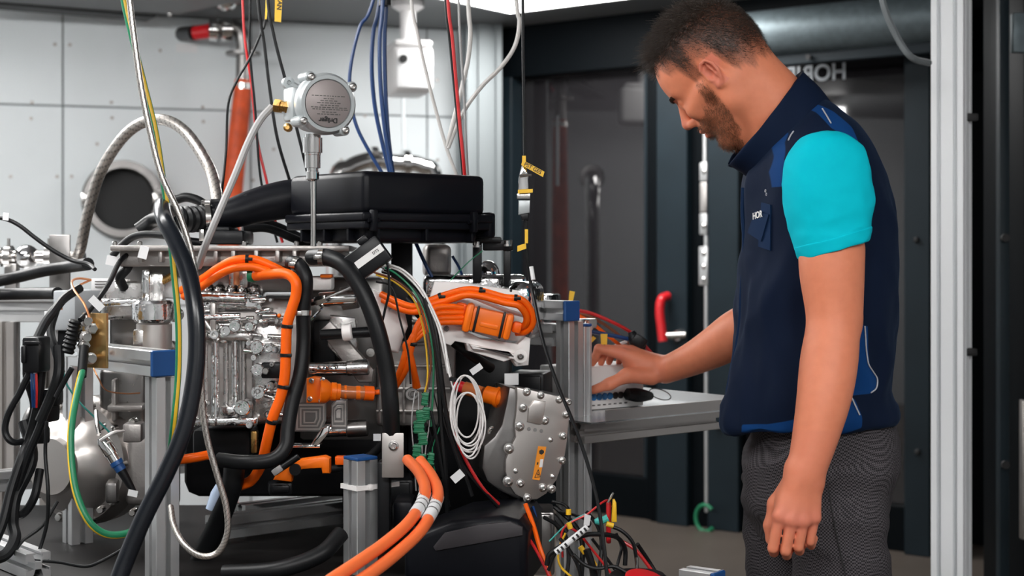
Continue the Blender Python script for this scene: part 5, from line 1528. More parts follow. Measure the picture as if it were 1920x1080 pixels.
cable('signal_cable', 'grey_cable', [(510, 200, 2.75), (488, 225, 2.74), (465, 268, 2.73), (440, 330, 2.72), (410, 400, 2.70), (385, 460, 2.70), (372, 500, 2.74)], S(7.0, 2.72), 'smooth grey cable curving from the gas detector gland down to the engine')

# ------------------------------------------------------------------ braided hoses and foreground cables
def braided(name, pts, r, label, cat='hose', dark=False):
    path = crom(PS(pts), 22)
    t = thing(name, label, cat, path[0])
    m = MB(); m.tube(path, r, 16)
    for i in range(len(path) - 1):
        for k in range(16):
            if (i + k) % 2 == 0 or (i - k) % 4 == 1: m.mi[i * 16 + k] = 0
            else: m.mi[i * 16 + k] = 1
    m.build('braid', ['braid', 'braid_dark'], t)
    return t
bh = braided('braided_hose', [(135, 485, 3.55), (150, 470, 3.5), (165, 400, 3.45), (190, 320, 3.4), (240, 248, 3.3), (295, 224, 3.25), (345, 245, 3.2), (390, 310, 3.15), (405, 360, 3.1), (410, 420, 3.05)], S(10.5, 3.3), 'thick braided steel hose arching over the dark wall port')
m = MB(); m.tube(crom(PS([(105, 484, 3.56), (138, 484, 3.55)]), 2), S(11, 3.5), 14); m.build('end_fitting', 'steel', bh)
def striped(name, pts, r, label, n=12, top=False):
    path = crom(PS(pts), 8)
    m = MB(); m.tube(path, r, n)
    for i in range(len(path) - 1):
        for k in range(n):
            if k in STRIPE: m.mi[i * n + k] = 1
    o = m.build(name, ['green_wire', 'yellow_stripe'], None)
    return tag(o, label, 'cable')
STRIPE = (10, 11)
striped('earth_cable', [(150, -700, 2.5), (205, -150, 2.5), (232, 0, 2.5), (248, 70, 2.5), (268, 150, 2.5), (290, 240, 2.5), (303, 320, 2.5), (315, 400, 2.5), (325, 500, 2.5), (334, 600, 2.5), (334, 700, 2.5), (326, 790, 2.5), (318, 860, 2.55)], S(6.2, 2.5), 'yellow-green earth cable hanging from the ceiling in front of the engine')
STRIPE = (10, 11)
striped('earth_cable', [(158, 660, 2.70), (156, 690, 2.67), (148, 720, 2.64), (135, 790, 2.6), (133, 850, 2.58), (142, 920, 2.56), (165, 975, 2.55), (195, 1000, 2.56), (230, 1002, 2.58), (262, 990, 2.62)], S(7.0, 2.58), 'yellow-green earth cable looping down from the brass plate')
lp = braided('loop_hose', [(175, -700, 2.46), (225, -150, 2.46), (243, 0, 2.46), (250, 60, 2.46), (264, 160, 2.46), (282, 250, 2.46), (303, 330, 2.46), (335, 400, 2.46), (360, 480, 2.46), (372, 560, 2.46), (376, 660, 2.46), (378, 740, 2.46), (388, 820, 2.46), (410, 900, 2.46), (424, 950, 2.46), (426, 1000, 2.46), (408, 1036, 2.46), (375, 1042, 2.46), (345, 1020, 2.48), (326, 985, 2.52), (320, 950, 2.56)], S(6.0, 2.46), 'slim braided grey hose hanging from the ceiling and looping at the bottom', 'hose')
cable('power_cable', 'rubber_gloss', [(318, 395, 2.62), (305, 385, 2.52), (308, 410, 2.45), (330, 455, 2.42), (352, 510, 2.40), (366, 580, 2.38), (369, 660, 2.37), (360, 740, 2.36), (342, 815, 2.35), (310, 890, 2.34), (270, 970, 2.33), (232, 1060, 2.32), (200, 1150, 2.3)], S(16.5, 2.38), 'thick glossy black power cable sweeping down in front of the left post', n=16)

# ------------------------------------------------------------------ cables hanging from the ceiling
def hang(name, mt, pts, r, label, cat='cable', group=None):
    x, y, Y = pts[0]; x2, y2, _ = pts[1]
    sl = (x - x2) / max(1, (y2 - y))
    top = (CEIL - CZ) * F / Y
    p = [(x + sl * 300, HZ - top, Y), (x + sl * 120, y - 250, Y)] + list(pts)
    return cable(name, mt, p, r, label, cat, group)
hang('red_lead', 'red_cable', [(455, 0, 3.2), (460, 80, 3.2), (472, 160, 3.2), (482, 260, 3.2), (500, 340, 3.2), (512, 400, 3.2), (530, 455, 3.2)], S(2.6, 3.2), 'thin red wire hanging beside the orange wrapped pipe')
hang('black_lead', 'rubber', [(469, 0, 3.19), (468, 90, 3.19), (478, 200, 3.19), (488, 330, 3.19), (505, 400, 3.19), (520, 455, 3.19)], S(2.4, 3.19), 'thin black wire hanging right next to the red wire')
hang('black_lead', 'rubber', [(500, 20, 3.15), (490, 60, 3.15), (468, 110, 3.15), (445, 150, 3.15), (428, 195, 3.15), (424, 280, 3.15), (416, 360, 3.12), (410, 400, 3.1)], S(2.4, 3.15), 'thin black wire swinging left across the orange wrapped pipe')
hang('black_lead', 'rubber', [(484, 0, 3.1), (495, 80, 3.1), (506, 170, 3.1), (520, 260, 3.1), (545, 345, 3.12), (560, 400, 3.15)], S(3.0, 3.1), 'black cable hanging just left of the gas detector')
hang('black_lead', 'rubber', [(502, 0, 2.98), (512, 60, 2.98), (524, 110, 2.98), (535, 150, 2.98), (550, 215, 3.0), (566, 280, 3.0), (578, 330, 3.02)], S(3.0, 2.98), 'black cable hanging behind the gas detector head')
for i, (pts, lab) in enumerate((([(700, 0, 3.3), (675, 50, 3.3), (658, 120, 3.3), (656, 180, 3.3), (668, 235, 3.3), (690, 280, 3.3), (714, 320, 3.3), (740, 360, 3.32)], 'blue cable bowing out furthest left of the blue bundle'),
                               ([(712, 0, 3.32), (700, 60, 3.32), (697, 130, 3.32), (703, 200, 3.32), (715, 260, 3.32), (730, 320, 3.32), (745, 370, 3.32)], 'second blue cable from the left in the blue bundle'),
                               ([(718, 0, 3.28), (712, 70, 3.28), (713, 150, 3.28), (720, 230, 3.28), (729, 290, 3.28), (737, 330, 3.28), (750, 370, 3.3)], 'third blue cable from the left in the blue bundle'),
                               ([(724, 0, 3.34), (721, 70, 3.34), (722, 150, 3.34), (726, 230, 3.34), (732, 290, 3.34), (738, 330, 3.34), (752, 370, 3.34)], 'blue cable hanging rightmost in the blue bundle'))):
    hang('blue_cable', 'blue_cable', pts, S(4.0 if i else 3.4, 3.3), lab, 'cable', 'blue cables in front of the surveillance camera')
m = MB(); q = P(722, 4, 3.31); m.lathe(q - UP * 0.008, UP, [(0, 0.014), (0.016, 0.014)], 16); tag(m.build('cable_tie', 'black_plastic'), 'black tie gathering the blue cables at the top edge', 'cable tie')
hang('grey_lead', 'white_cable', [(771, 0, 3.1), (782, 60, 3.1), (800, 140, 3.1), (818, 210, 3.1), (838, 280, 3.1), (855, 325, 3.1), (870, 370, 3.12)], S(3.2, 3.1), 'grey cable slanting down right of the surveillance camera')
hang('red_lead', 'red_cable', [(840, 0, 3.0), (848, 70, 3.0), (855, 150, 3.0), (862, 230, 3.0), (869, 300, 3.0), (873, 350, 3.02)], S(3.2, 3.0), 'red cable running side by side with a black one onto the air box')
hang('black_lead', 'rubber', [(836, 0, 3.01), (843, 70, 3.01), (851, 150, 3.01), (859, 230, 3.01), (866, 300, 3.01), (870, 350, 3.03)], S(3.2, 3.0), 'black cable running side by side with the red one onto the air box')
hang('grey_lead', 'grey_cable', [(860, 0, 3.05), (864, 90, 3.05), (870, 180, 3.05), (874, 270, 3.05), (878, 340, 3.08)], S(2.4, 3.05), 'thin grey wire hanging straight behind the red and black pair')
hang('white_lead', 'white_cable', [(878, 0, 3.1), (882, 60, 3.1), (878, 110, 3.1), (866, 165, 3.1), (852, 220, 3.1), (838, 275, 3.1)], S(4.2, 3.1), 'pale cable curving in from the left lamp edge to the junction')
hang('white_lead', 'white_cable', [(968, 0, 3.05), (974, 40, 3.05), (966, 85, 3.05), (940, 125, 3.05), (905, 160, 3.07), (875, 200, 3.08), (855, 240, 3.1), (840, 278, 3.1)], S(4.0, 3.05), 'pale cable making a wide bend left under the ceiling lamp')
# vertical black cable with plug connector and yellow flags
hc = thing('plug_cable', 'black cable with metal plug connector and yellow flags hanging mid-picture', 'cable', P(982, 1000, 2.72))
def sub_tube(par, name, mt, pts, r, n=8):
    m = MB(); m.tube(crom(PS(pts), 7), r, n); return m.build(name, mt, par)
sub_tube(hc, 'upper_cable', 'rubber', [(978, -700, 2.72), (980, -100, 2.72), (981, 100, 2.72), (983, 200, 2.72), (984, 315, 2.72)], S(3.0, 2.72))
sub_tube(hc, 'lower_cable', 'rubber', [(985, 405, 2.72), (986, 440, 2.72), (988, 480, 2.72), (995, 530, 2.72), (1003, 570, 2.7), (1018, 640, 2.66), (1045, 720, 2.62), (1078, 800, 2.58), (1105, 880, 2.55), (1122, 950, 2.52), (1132, 1020, 2.5), (1140, 1100, 2.48)], S(3.4, 2.65))
m = MB(); M2 = basis(V((1, 0, 0)), UP, V((0, -1, 0)), P(982, 352, 2.735))
k = S(1, 2.72)
m.prism([(-12 * k, -20 * k), (10 * k, -20 * k), (8 * k, 20 * k), (4 * k, 42 * k), (-4 * k, 42 * k), (-10 * k, 16 * k)], M2, 0.026, 0.003); m.build('plug_shell', 'chrome', hc)
m = MB(); m.prism([(-13 * k, -22 * k), (12 * k, -22 * k), (12 * k, -12 * k), (-13 * k, -12 * k)], M2 @ Matrix.Translation((0, 0, -0.004)), 0.034, 0.002); m.build('plug_collar', 'steel', hc)
m = MB(); m.prism([(-11 * k, -52 * k), (10 * k, -48 * k), (11 * k, -24 * k), (-11 * k, -24 * k)], M2 @ Matrix.Translation((0.001, 0, 0)), 0.022, 0.003); m.build('socket_shell', 'sensor_grey', hc)
m = MB(); m.prism([(-5 * k, -62 * k), (7 * k, -62 * k), (9 * k, -48 * k), (-8 * k, -50 * k)], M2 @ Matrix.Translation((0.001, 0, 0.004)), 0.016, 0.003); m.build('strain_relief', 'black_plastic', hc)
for y in (330, 362):
    m = MB(); q = P(974, y, 2.705); m.cyl(q, q + V((0.022, 0, 0.002)), 0.0022, n=8); m.build('thumb_screw', 'steel', hc)
def flag(par, quad, Y, txt=None, size=0.01, tilt=0.0):
    a, b, c, d = [P(x, y, Y) for x, y in quad]
    n = (b - a).cross(d - a).normalized()
    if n.y > 0: n = -n
    m = MB(); th = n * 0.0008
    m.add([a, b, c, d, a + th, b + th, c + th, d + th], [(0, 1, 2, 3), (7, 6, 5, 4), (0, 4, 5, 1), (1, 5, 6, 2), (2, 6, 7, 3), (3, 7, 4, 0)])
    o = m.build('tag_flag', 'yellow', par, 20)
    if txt:
        xa = (b - a).normalized(); ya = n.cross(xa)
        if ya.z < 0: ya = -ya; 
        vs_, fs_ = text_mesh(txt, size, basis(xa, ya, xa.cross(ya), (a + b + c + d) / 4 + n * 0.0011), 0.0002)
        mm = MB(); mm.add(vs_, fs_); mm.build('tag_text', 'ink', o)
    return o
flag(hc, [(980, 300), (1021, 322), (1018, 332), (977, 309)], 2.70, 'PST GES', 0.0098)
flag(hc, [(979, 292), (986, 292), (986, 312), (979, 312)], 2.705)
flag(hc, [(971, 356), (999, 354), (999, 361), (971, 363)], 2.700)
flag(hc, [(984, 430), (990, 430), (990, 456), (984, 456)], 2.705)
flag(hc, [(970, 461), (986, 456), (987, 466), (970, 472)], 2.705)
m = MB(); m.cyl(P(996, 500, 2.72), P(1000, 525, 2.715), S(4.2, 2.72), n=10); m.build('white_sleeve', 'label_white', hc)
# yellow marker strips at the top edge
for (quad, tx, lab) in (([(516, -30), (531, -30), (527, 42), (515, 40)], 'CAN', 'yellow printed marker strip hanging at the top edge'), ([(499, -30), (506, -30), (500, 36), (497, 36)], None, 'narrow yellow marker strip seen edge-on at the top edge')):
    o = flag(None, quad, 3.0)
    o.name = 'cable_marker'
    tag(o, lab, 'tag')
    if tx:
        c_ = (P(516, -30, 3.0) + P(527, 42, 3.0)) / 2 + V((0.003, -0.002, 0))
        vs_, fs_ = text_mesh(tx, 0.013, basis(V((-0.1, 0, -1)).normalized(), V((1, 0, -0.1)).normalized(), V((0, -1, 0)), c_), 0.0002)
        mm = MB(); mm.add(vs_, fs_)
        oo = mm.build('tag_text', 'ink'); oo.parent = o; oo.matrix_parent_inverse = Matrix.Translation(-o.location)
# cable at upper right
cable('grey_conduit', 'grey_dark_cable', [(1610, -260, 3.6), (1648, -40, 3.6), (1660, 20, 3.6), (1685, 75, 3.6), (1710, 108, 3.6), (1742, 118, 3.66)], S(6.5, 3.6), 'grey conduit curving into the bright slotted post')

# ------------------------------------------------------------------ black hoses
hoses = [
    ([(545, 492, 2.74), (560, 497, 2.72), (573, 520, 2.71), (572, 555, 2.71), (568, 585, 2.71), (569, 640, 2.71), (563, 700, 2.70), (548, 755, 2.69), (540, 800, 2.68), (535, 838, 2.67), (510, 862, 2.66), (460, 867, 2.66), (410, 862, 2.68)], 13.5, 'black coolant hose dropping from the head and turning left below the block'),
    ([(585, 482, 2.74), (612, 482, 2.70), (648, 500, 2.67), (682, 550, 2.65), (708, 620, 2.64), (726, 700, 2.64), (733, 770, 2.64), (734, 825, 2.66)], 15.5, 'thick black coolant hose arching down to the steel plate'),
    ([(440, 862, 2.72), (437, 900, 2.72), (425, 940, 2.74), (405, 990, 2.78), (380, 1040, 2.8), (360, 1100, 2.8)], 20, 'thick black hose running down from the tee below the block'),
    ([(420, 1075, 2.62), (520, 1068, 2.6), (600, 1040, 2.62), (640, 1000, 2.66)], 16, 'fat black hose lying across the bottom behind the short post'),
    ([(210, 480, 2.95), (240, 450, 2.95), (268, 440, 2.94), (310, 442, 2.92), (345, 450, 2.9), (380, 455, 2.9)], 7, 'ribbed black conduit curving over the left end of the cover plate'),
    ([(260, 432, 3.0), (290, 412, 3.0), (325, 408, 2.95)], 14, 'short black breather pipe left of the bellows'),
    ([(330, 374, 3.05), (350, 370, 3.05), (375, 378, 3.05), (400, 400, 3.05)], 9, 'curved black hose bending behind the bellows'),
    ([(455, 430, 3.0), (500, 428, 3.02), (545, 445, 3.04), (580, 460, 3.06)], 8, 'black hose dipping below the intake duct'),
    ([(470, 412, 3.06), (510, 420, 3.08), (555, 440, 3.1), (590, 462, 3.1)], 7, 'black hose running just under the intake duct to the right'),
    ([(-30, 532, 3.3), (30, 520, 3.3), (80, 508, 3.25), (130, 500, 3.2), (165, 495, 3.1)], 11.5, 'black hose crossing above the bench at the left edge'),
    ([(-30, 552, 3.2), (30, 551, 3.2), (80, 550, 3.15), (108, 550, 3.1)], 11.5, 'black hose lying flat on the bench edge at left'),
    ([(760, 560, 2.84), (800, 600, 2.84), (850, 640, 2.84), (890, 670, 2.86), (920, 690, 2.9)], 10, 'black loom passing behind the white cable tray'),
    ([(620, 880, 2.84), (660, 870, 2.84), (700, 850, 2.82), (740, 800, 2.8)], 8, 'black loom rising behind the short front post'),
    ([(245, 470, 2.86), (240, 500, 2.84), (225, 520, 2.84), (232, 540, 2.86)], 9, 'black loom hooked over the left end casting'),
]
for pts, r, lab in hoses:
    cable('rubber_hose', 'rubber', pts, S(r, pts[0][2]), lab, 'hose', n=14)
for (x, y, Y, r, d, lab) in ((570, 587, 2.71, 15, (0, 0.05, 1), 'steel hose clamp on the coolant hose above the orange cable'), (604, 482, 2.70, 16.5, (1, -0.2, 0), 'steel hose clamp at the head end of the arching coolant hose'), (556, 495, 2.72, 14.5, (0.8, -0.3, -0.3), 'steel hose clamp at the head end of the dropping coolant hose')):
    m = MB(); q = P(x, y, Y); m.ring(q, V(d), S(r - 2, Y), S(r, Y), 0.009); m.box(q + V((-S(r, Y) * 0.5, -S(r, Y) * 0.9, 0)), (0.012, 0.008, 0.010), None, 0.002); tag(m.build('hose_clamp', 'steel'), lab, 'clamp')
m = MB(); m.lathe(P(392, 955, 2.60), V((0.4, 0, 1)), [(0, S(7, 2.6)), (0.03, S(9, 2.6)), (0.045, S(6, 2.6))], 14); m.build('plastic_cap', 'pvc_clear', lp)['label'] = 'bluish plastic cap'

# ------------------------------------------------------------------ orange high-voltage cables
def orange(pts, r, lab, ties=(), mt='orange'):
    t = thing('orange_cable', lab, 'cable', P(*pts[0]), 'orange high-voltage cables')
    path = crom(PS(pts), 8)
    m = MB(); m.tube(path, r, 14); m.build('sheath', mt, t)
    for (x, y, Y) in ties:
        q = P(x, y, Y)
        i = min(range(len(path)), key=lambda k: (path[k] - q).length)
        d = path[min(i + 1, len(path) - 1)] - path[max(i - 1, 0)]
        m = MB(); m.ring(path[i], d, r * 0.98, r * 1.13, 0.006); m.box(path[i] + V((r * 0.8, -r * 0.9, 0)), (0.009, 0.006, 0.006), None, 0.001); m.build('cable_tie', 'black_plastic', t)
    return t
orange([(340, 545, 2.80), (378, 524, 2.77), (410, 502, 2.75), (440, 488, 2.74), (478, 487, 2.74), (512, 500, 2.74), (532, 510, 2.75)], S(8, 2.75), 'upper orange cable of the pair arching over the block', [(464, 487, 2.74)])
orange([(345, 556, 2.80), (380, 536, 2.76), (412, 515, 2.74), (440, 503, 2.73), (475, 501, 2.73), (505, 510, 2.73)], S(7.5, 2.75), 'lower orange cable of the pair arching over the block')
oc = orange([(478, 517, 2.74), (510, 514, 2.72), (538, 514, 2.70), (554, 528, 2.69), (555, 552, 2.69), (547, 580, 2.69), (538, 612, 2.69), (536, 660, 2.69), (534, 705, 2.69), (526, 745, 2.69), (511, 785, 2.69), (500, 830, 2.70), (490, 870, 2.72), (472, 900, 2.73), (446, 912, 2.74)], S(10, 2.69), 'thick orange cable running down in front of the block', [(538, 612, 2.69), (536, 667, 2.69), (531, 724, 2.69), (508, 792, 2.69)])
m = MB(); m.lathe(P(466, 516, 2.75), V((1, -0.1, 0)), [(0, S(13, 2.75)), (0.012, S(14, 2.75)), (0.02, S(10, 2.75))], 18); m.build('green_gland', 'green_plastic', oc)
orange([(335, 862, 2.78), (365, 858, 2.78), (395, 852, 2.8)], S(9, 2.78), 'short orange cable low behind the braided loop')
orange([(715, 552, 2.80), (745, 566, 2.78), (775, 575, 2.77), (800, 566, 2.78), (835, 553, 2.78), (875, 543, 2.77), (905, 546, 2.77), (945, 557, 2.77), (978, 562, 2.77), (997, 585, 2.78), (998, 608, 2.79), (985, 622, 2.80), (968, 624, 2.81)], S(6.5, 2.78), 'outer orange cable bending round the end of the white tray', [(826, 556, 2.78), (902, 546, 2.77), (966, 560, 2.77)])
orange([(718, 562, 2.80), (748, 578, 2.78), (780, 584, 2.77), (812, 570, 2.775), (840, 563, 2.775), (875, 553, 2.765), (905, 556, 2.765), (945, 567, 2.765), (972, 573, 2.765), (986, 590, 2.775), (986, 606, 2.785), (976, 614, 2.80), (966, 616, 2.81)], S(6.5, 2.78), 'inner orange cable bending round the end of the white tray')
for k, (y0, y1) in enumerate(((577, 577), (588, 586), (598, 595), (606, 604))):
    orange([(868, y1, 2.78), (845, y0 - 2, 2.77), (820, y0, 2.76), (800, y0 + 12, 2.75), (782 - k * 3, y0 + 35, 2.74), (772 - k * 4, 650, 2.74), (762 - k * 5 if k % 2 == 0 else 775, 690, 2.75), (742 - k * 2 if k % 2 == 0 else 785 - k * 2, 725, 2.78)], S(6.0, 2.75), ('topmost', 'second', 'third', 'lowest')[k] + ' of the four orange cables entering the orange connector', [(773 - k * 4, 645, 2.74)] if k == 0 else ())
for k, (dx, dy) in enumerate(((0, 0), (24, 7))):
    t = orange([(764 + dx, 862 + dy * 0.3, 2.62), (785 + dx, 885 + dy, 2.55), (797 + dx, 915 + dy, 2.48), (790 + dx, 945 + dy, 2.42), (764 + dx, 982 + dy * 2, 2.34), (720 + dx, 1020 + dy * 2.5, 2.26), (670 + dx, 1055 + dy * 3, 2.18), (610 + dx, 1095 + dy * 3, 2.1), (560 + dx, 1130 + dy * 3, 2.05)], S(11.5, 2.35), ('left', 'right')[k] + ' one of the two thick orange cables crossing the bottom foreground', (), 'orange_soft')
    m = MB(); path = crom(PS([(797 + dx, 925 + dy, 2.47), (790 + dx, 945 + dy, 2.42), (778 + dx, 964 + dy * 1.4, 2.38)]), 5); m.tube(path, S(12.2, 2.4), 16); m.build('white_marker', 'label_white', t)
    m = MB()
    for j in (3, 5, 7):
        m.ring(path[j], path[j + 1] - path[j - 1], S(12.2, 2.4), S(12.5, 2.4), 0.003, 16)
    m.build('printed_bands', 'ink_grey', t, kind='stuff')
# orange connectors
def oconn(name, label, pts_, loc):
    return thing(name, label, 'connector', loc)
hv = thing('orange_connector', 'four-bolt orange connector with clear sleeve on the front of the engine', 'connector', P(620, 740, 2.8))
m = MB(); m.prism([(S(a_, 2.8), S(b_, 2.8)) for a_, b_ in ((-22, -24), (4, -24), (10, -14), (10, 14), (4, 24), (-8, 26), (-22, 22))], basis(V((1, 0, 0)), UP, V((0, -1, 0)), P(599, 730, 2.82)), 0.02, 0.003); m.build('flange', 'orange_plastic', hv)
for x, y in ((584, 714), (605, 712), (581, 748), (602, 752)): hexbolt(x, y, 4, 2.798, hv, 'steel')
m = MB(); p0 = P(600, 733, 2.80); m.lathe(p0, P(700, 738, 2.82) - p0, [(0, S(24, 2.8)), (0.012, S(22, 2.8)), (0.02, S(16, 2.8)), (0.021, S(17.5, 2.8)), (0.03, S(17.5, 2.8)), (0.031, S(15.5, 2.8)), (0.038, S(15.5, 2.8))], 22); m.build('barrel', 'orange_plastic', hv)
m = MB(); m.cyl(P(636, 735, 2.81), P(684, 737, 2.815), S(12.5, 2.8), n=20); m.build('sleeve', 'pvc_orange' if 'pvc_orange' in M_ else 'copper', hv)
m = MB(); m.ring(P(648, 735.5, 2.812), V((1, 0.1, 0)), S(12, 2.8), S(13.2, 2.8), 0.004); m.ring(P(672, 736.5, 2.814), V((1, 0.1, 0)), S(12, 2.8), S(13.2, 2.8), 0.008); m.build('rings', 'orange_plastic', hv, kind='stuff')
m = MB(); m.cyl(P(682, 737, 2.815), P(700, 738, 2.82), S(14, 2.8), n=18); m.cyl(P(700, 736, 2.82), P(712, 735, 2.82), S(5, 2.8), n=12); m.build('gland', 'orange', hv)
oc2 = thing('orange_connector', 'orange connector with clear sleeve plugged into the drive housing', 'connector', P(915, 750, 2.84))
m = MB(); p0 = P(960, 752, 2.82); m.lathe(p0, P(870, 728, 2.86) - p0, [(0, S(18, 2.84)), (0.025, S(17, 2.84)), (0.026, S(20, 2.84)), (0.032, S(20, 2.84)), (0.033, S(17, 2.84)), (0.055, S(16, 2.84))], 22); m.build('barrel', 'orange_plastic', oc2)
m = MB(); m.cyl(P(905, 738, 2.845), P(872, 728, 2.86), S(13, 2.84), n=18); m.build('sleeve', 'pvc_orange' if 'pvc_orange' in M_ else 'copper', oc2)
m = MB(); m.cyl(P(872, 728, 2.86), P(855, 722, 2.87), S(11, 2.84), n=16); m.build('gland', 'red_plastic', oc2)
oc3 = thing('orange_connector', 'flat orange connector with grey clip low behind the short post', 'connector', P(580, 880, 2.8))
m = MB(); m.prism([(S(a_, 2.8), S(-b_, 2.8)) for a_, b_ in ((-56, 30), (-48, 12), (-5, -8), (40, -14), (50, -10), (50, 18), (36, 18), (34, 8), (0, 10), (-20, 20), (-22, 34))], basis(V((1, 0, 0)), UP, V((0, -1, 0)), P(572, 866, 2.82)), 0.03, 0.004); m.build('shell', 'orange_plastic', oc3)
m = MB(); m.lathe(P(554, 880, 2.79), V((0, -1, 0)), [(0, S(11, 2.8)), (0.006, S(11, 2.8)), (0.006, S(6, 2.8))], 18); m.build('grommet', 'black_plastic', oc3)
m = MB(); m.cyl(P(516, 886, 2.78), P(560, 856, 2.78), S(6, 2.8), n=12); m.build('pigtail', 'rubber', oc3)
m = MB(); m.box(P(520, 882, 2.775), (0.02, 0.01, 0.012), Matrix.Rotation(math.radians(-35), 4, 'Y'), 0.002); m.build('clip', 'grey_cable', oc3)
m = MB(); m.pbox(628, 856, 648, 872, 2.82, 0.02, 0.002); m.build('tail_cap', 'orange', oc3)
# white cable tray with the big orange connector
wt_ = thing('white_cable_tray', 'white plastic cable tray holding the large orange connector', 'tray', P(900, 680, 2.85))
WB = basis(V((0.985, 0.17, 0)).normalized(), UP, V((0.17, -0.985, 0)).normalized(), P(900, 600, 2.84))
def w2(x, y): return (S(x - 900, 2.84) / 0.985, -S(y - 600, 2.84))
m = MB(); m.prism([w2(*p) for p in ((802, 600), (808, 552), (815, 527), (850, 528), (972, 545), (980, 560), (984, 600), (982, 640), (940, 640), (860, 615), (830, 605))][::-1], WB @ Matrix.Translation((0, 0, -0.012)), 0.012, 0.003); m.build('back_wall', 'white_plastic', wt_)
m = MB(); m.prism([w2(*p) for p in ((826, 602), (862, 612), (875, 622), (900, 634), (966, 644), (980, 630), (990, 634), (986, 684), (964, 686), (955, 672), (940, 677), (874, 656), (870, 642), (850, 638), (842, 646), (826, 640))][::-1], WB @ Matrix.Translation((0, 0, -0.004)), 0.034, 0.003); m.build('front_lip', 'white_plastic', wt_)
m = MB(); m.prism([w2(*p) for p in ((874, 642), (972, 664), (960, 672), (948, 670), (945, 660), (880, 652))][::-1], WB @ Matrix.Translation((0, 0, -0.002)), 0.046, 0.003); m.build('ledge', 'white_plastic', wt_)
m = MB(); m.tube(crom(PS([(812, 572, 2.82), (840, 558, 2.81), (880, 556, 2.81), (910, 566, 2.81), (950, 582, 2.81), (984, 592, 2.82)]), 6), 0.004, 8); m.build('wall_bead', 'white_plastic', wt_)
for (x, y) in ((836, 616), (976, 668)):
    m = MB(); q = P(x, y, 2.80); m.lathe(q + V((0, 0.012, 0)), V((0, -1, 0)), [(0, S(13, 2.8)), (0.008, S(13, 2.8)), (0.009, S(8, 2.8))], 18); m.build('lug', 'white_plastic', wt_); hexbolt(x, y, 5, 2.80, wt_, 'steel_dark')
m = MB(); q = P(958, 545, 2.828); m.cyl(q, q + V((0, -0.002, 0)), 0.0028, n=8); m.build('pin_hole', 'ink', wt_)
big = thing('orange_connector', 'large orange box connector strapped into the white tray', 'connector', P(915, 640, 2.8))
BM = Matrix.Rotation(math.radians(13), 4, 'Y')
def bq(u, v, w_): 
    d = BM.to_3x3() @ V((S(u, 2.78), 0, S(v, 2.78))); q = P(914, 604, 2.775); return V((q.x + d.x, q.y + w_, q.z + d.z))
m = MB(); m.box(bq(0, 0, 0.02), (S(78, 2.78), 0.045, S(46, 2.78)), BM, 0.004); m.build('shell', 'orange_plastic', big)
m = MB(); m.box(bq(-37, 0, 0.018), (S(16, 2.78), 0.054, S(56, 2.78)), BM, 0.007); m.build('collar', 'orange_plastic', big)
m = MB(); m.box(bq(40, 0, 0.018), (S(14, 2.78), 0.054, S(50, 2.78)), BM, 0.006); m.build('collar', 'orange_plastic', big)
m = MB(); m.box(bq(-54, 4, 0.022), (S(22, 2.78), 0.034, S(40, 2.78)), BM, 0.005); m.build('cable_entry', 'orange', big)
m = MB(); m.box(bq(56, 2, 0.022), (S(18, 2.78), 0.03, S(22, 2.78)), BM, 0.005); m.build('cable_exit', 'orange', big)
for u in (-22, 28):
    m = MB(); m.box(bq(u, 0, 0.0185), (S(5, 2.78), 0.052, S(50, 2.78)), BM, 0.002); m.build('strap', 'black_plastic', big)
m = MB(); m.box(bq(4, -6, -0.0035), (S(34, 2.78), 0.002, S(8, 2.78)), BM, 0.001); m.build('ridge', 'orange_plastic', big)
# white plastic part behind the arching hose
wp = thing('white_pump_cover', 'white plastic cover between the arching black hose and the orange cables', 'cover', P(740, 660, 2.85))
m = MB(); m.prism([(S(a_, 2.86), S(-b_, 2.86)) for a_, b_ in ((-48, -60), (-18, -48), (-14, -20), (12, -24), (20, 10), (10, 34), (2, 60), (-20, 55), (-30, 20), (-45, -20))], basis(V((0.98, 0.2, 0)), UP, V((0.2, -0.98, 0)), P(740, 600, 2.86)), 0.05, 0.010, 3); m.build('shell', 'white_plastic', wp)
m = MB(); m.lathe(P(736, 622, 2.83), V((0, -1, 0)), [(0, S(22, 2.8)), (0.01, S(20, 2.8)), (0.012, S(12, 2.8))], 22); m.build('dome', 'white_plastic', wp)
# black module with white label
bm_ = thing('black_module', 'tilted black control module with white label beside the arching hose', 'module', P(690, 510, 2.7))
RM = Matrix.Rotation(math.radians(-36), 4, 'Y')
q = P(690, 485, 2.68)
m = MB(); m.box(q, (S(76, 2.68), 0.035, S(54, 2.68)), RM, 0.004); m.build('case', 'black_plastic', bm_)
m = MB(); m.box(q + V((0.004, -0.0185, 0.004)), (S(60, 2.68), 0.001, S(14, 2.68)), RM); lb2 = m.build('label', 'print_white', bm_)
vs_, fs_ = text_mesh('DTS', 0.007, basis((RM.to_3x3() @ V((1, 0, 0))), (RM.to_3x3() @ V((0, 0, 1))), V((0, -1, 0)), q + V((0.004, -0.0192, 0.004)) + RM.to_3x3() @ V((0.014, 0, 0))), 0.0002)
m = MB(); m.add(vs_, fs_); m.build('label_text', 'ink', lb2)
m = MB(); m.box(q + RM.to_3x3() @ V((0.012, 0, 0.032)), (0.02, 0.02, 0.012), RM, 0.003); m.build('plug', 'black_plastic', bm_)
m = MB(); m.cyl(q + RM.to_3x3() @ V((-0.03, 0, 0.008)), q + RM.to_3x3() @ V((-0.045, 0, 0.008)), 0.005, n=10); m.build('nozzle', 'white_plastic', bm_)
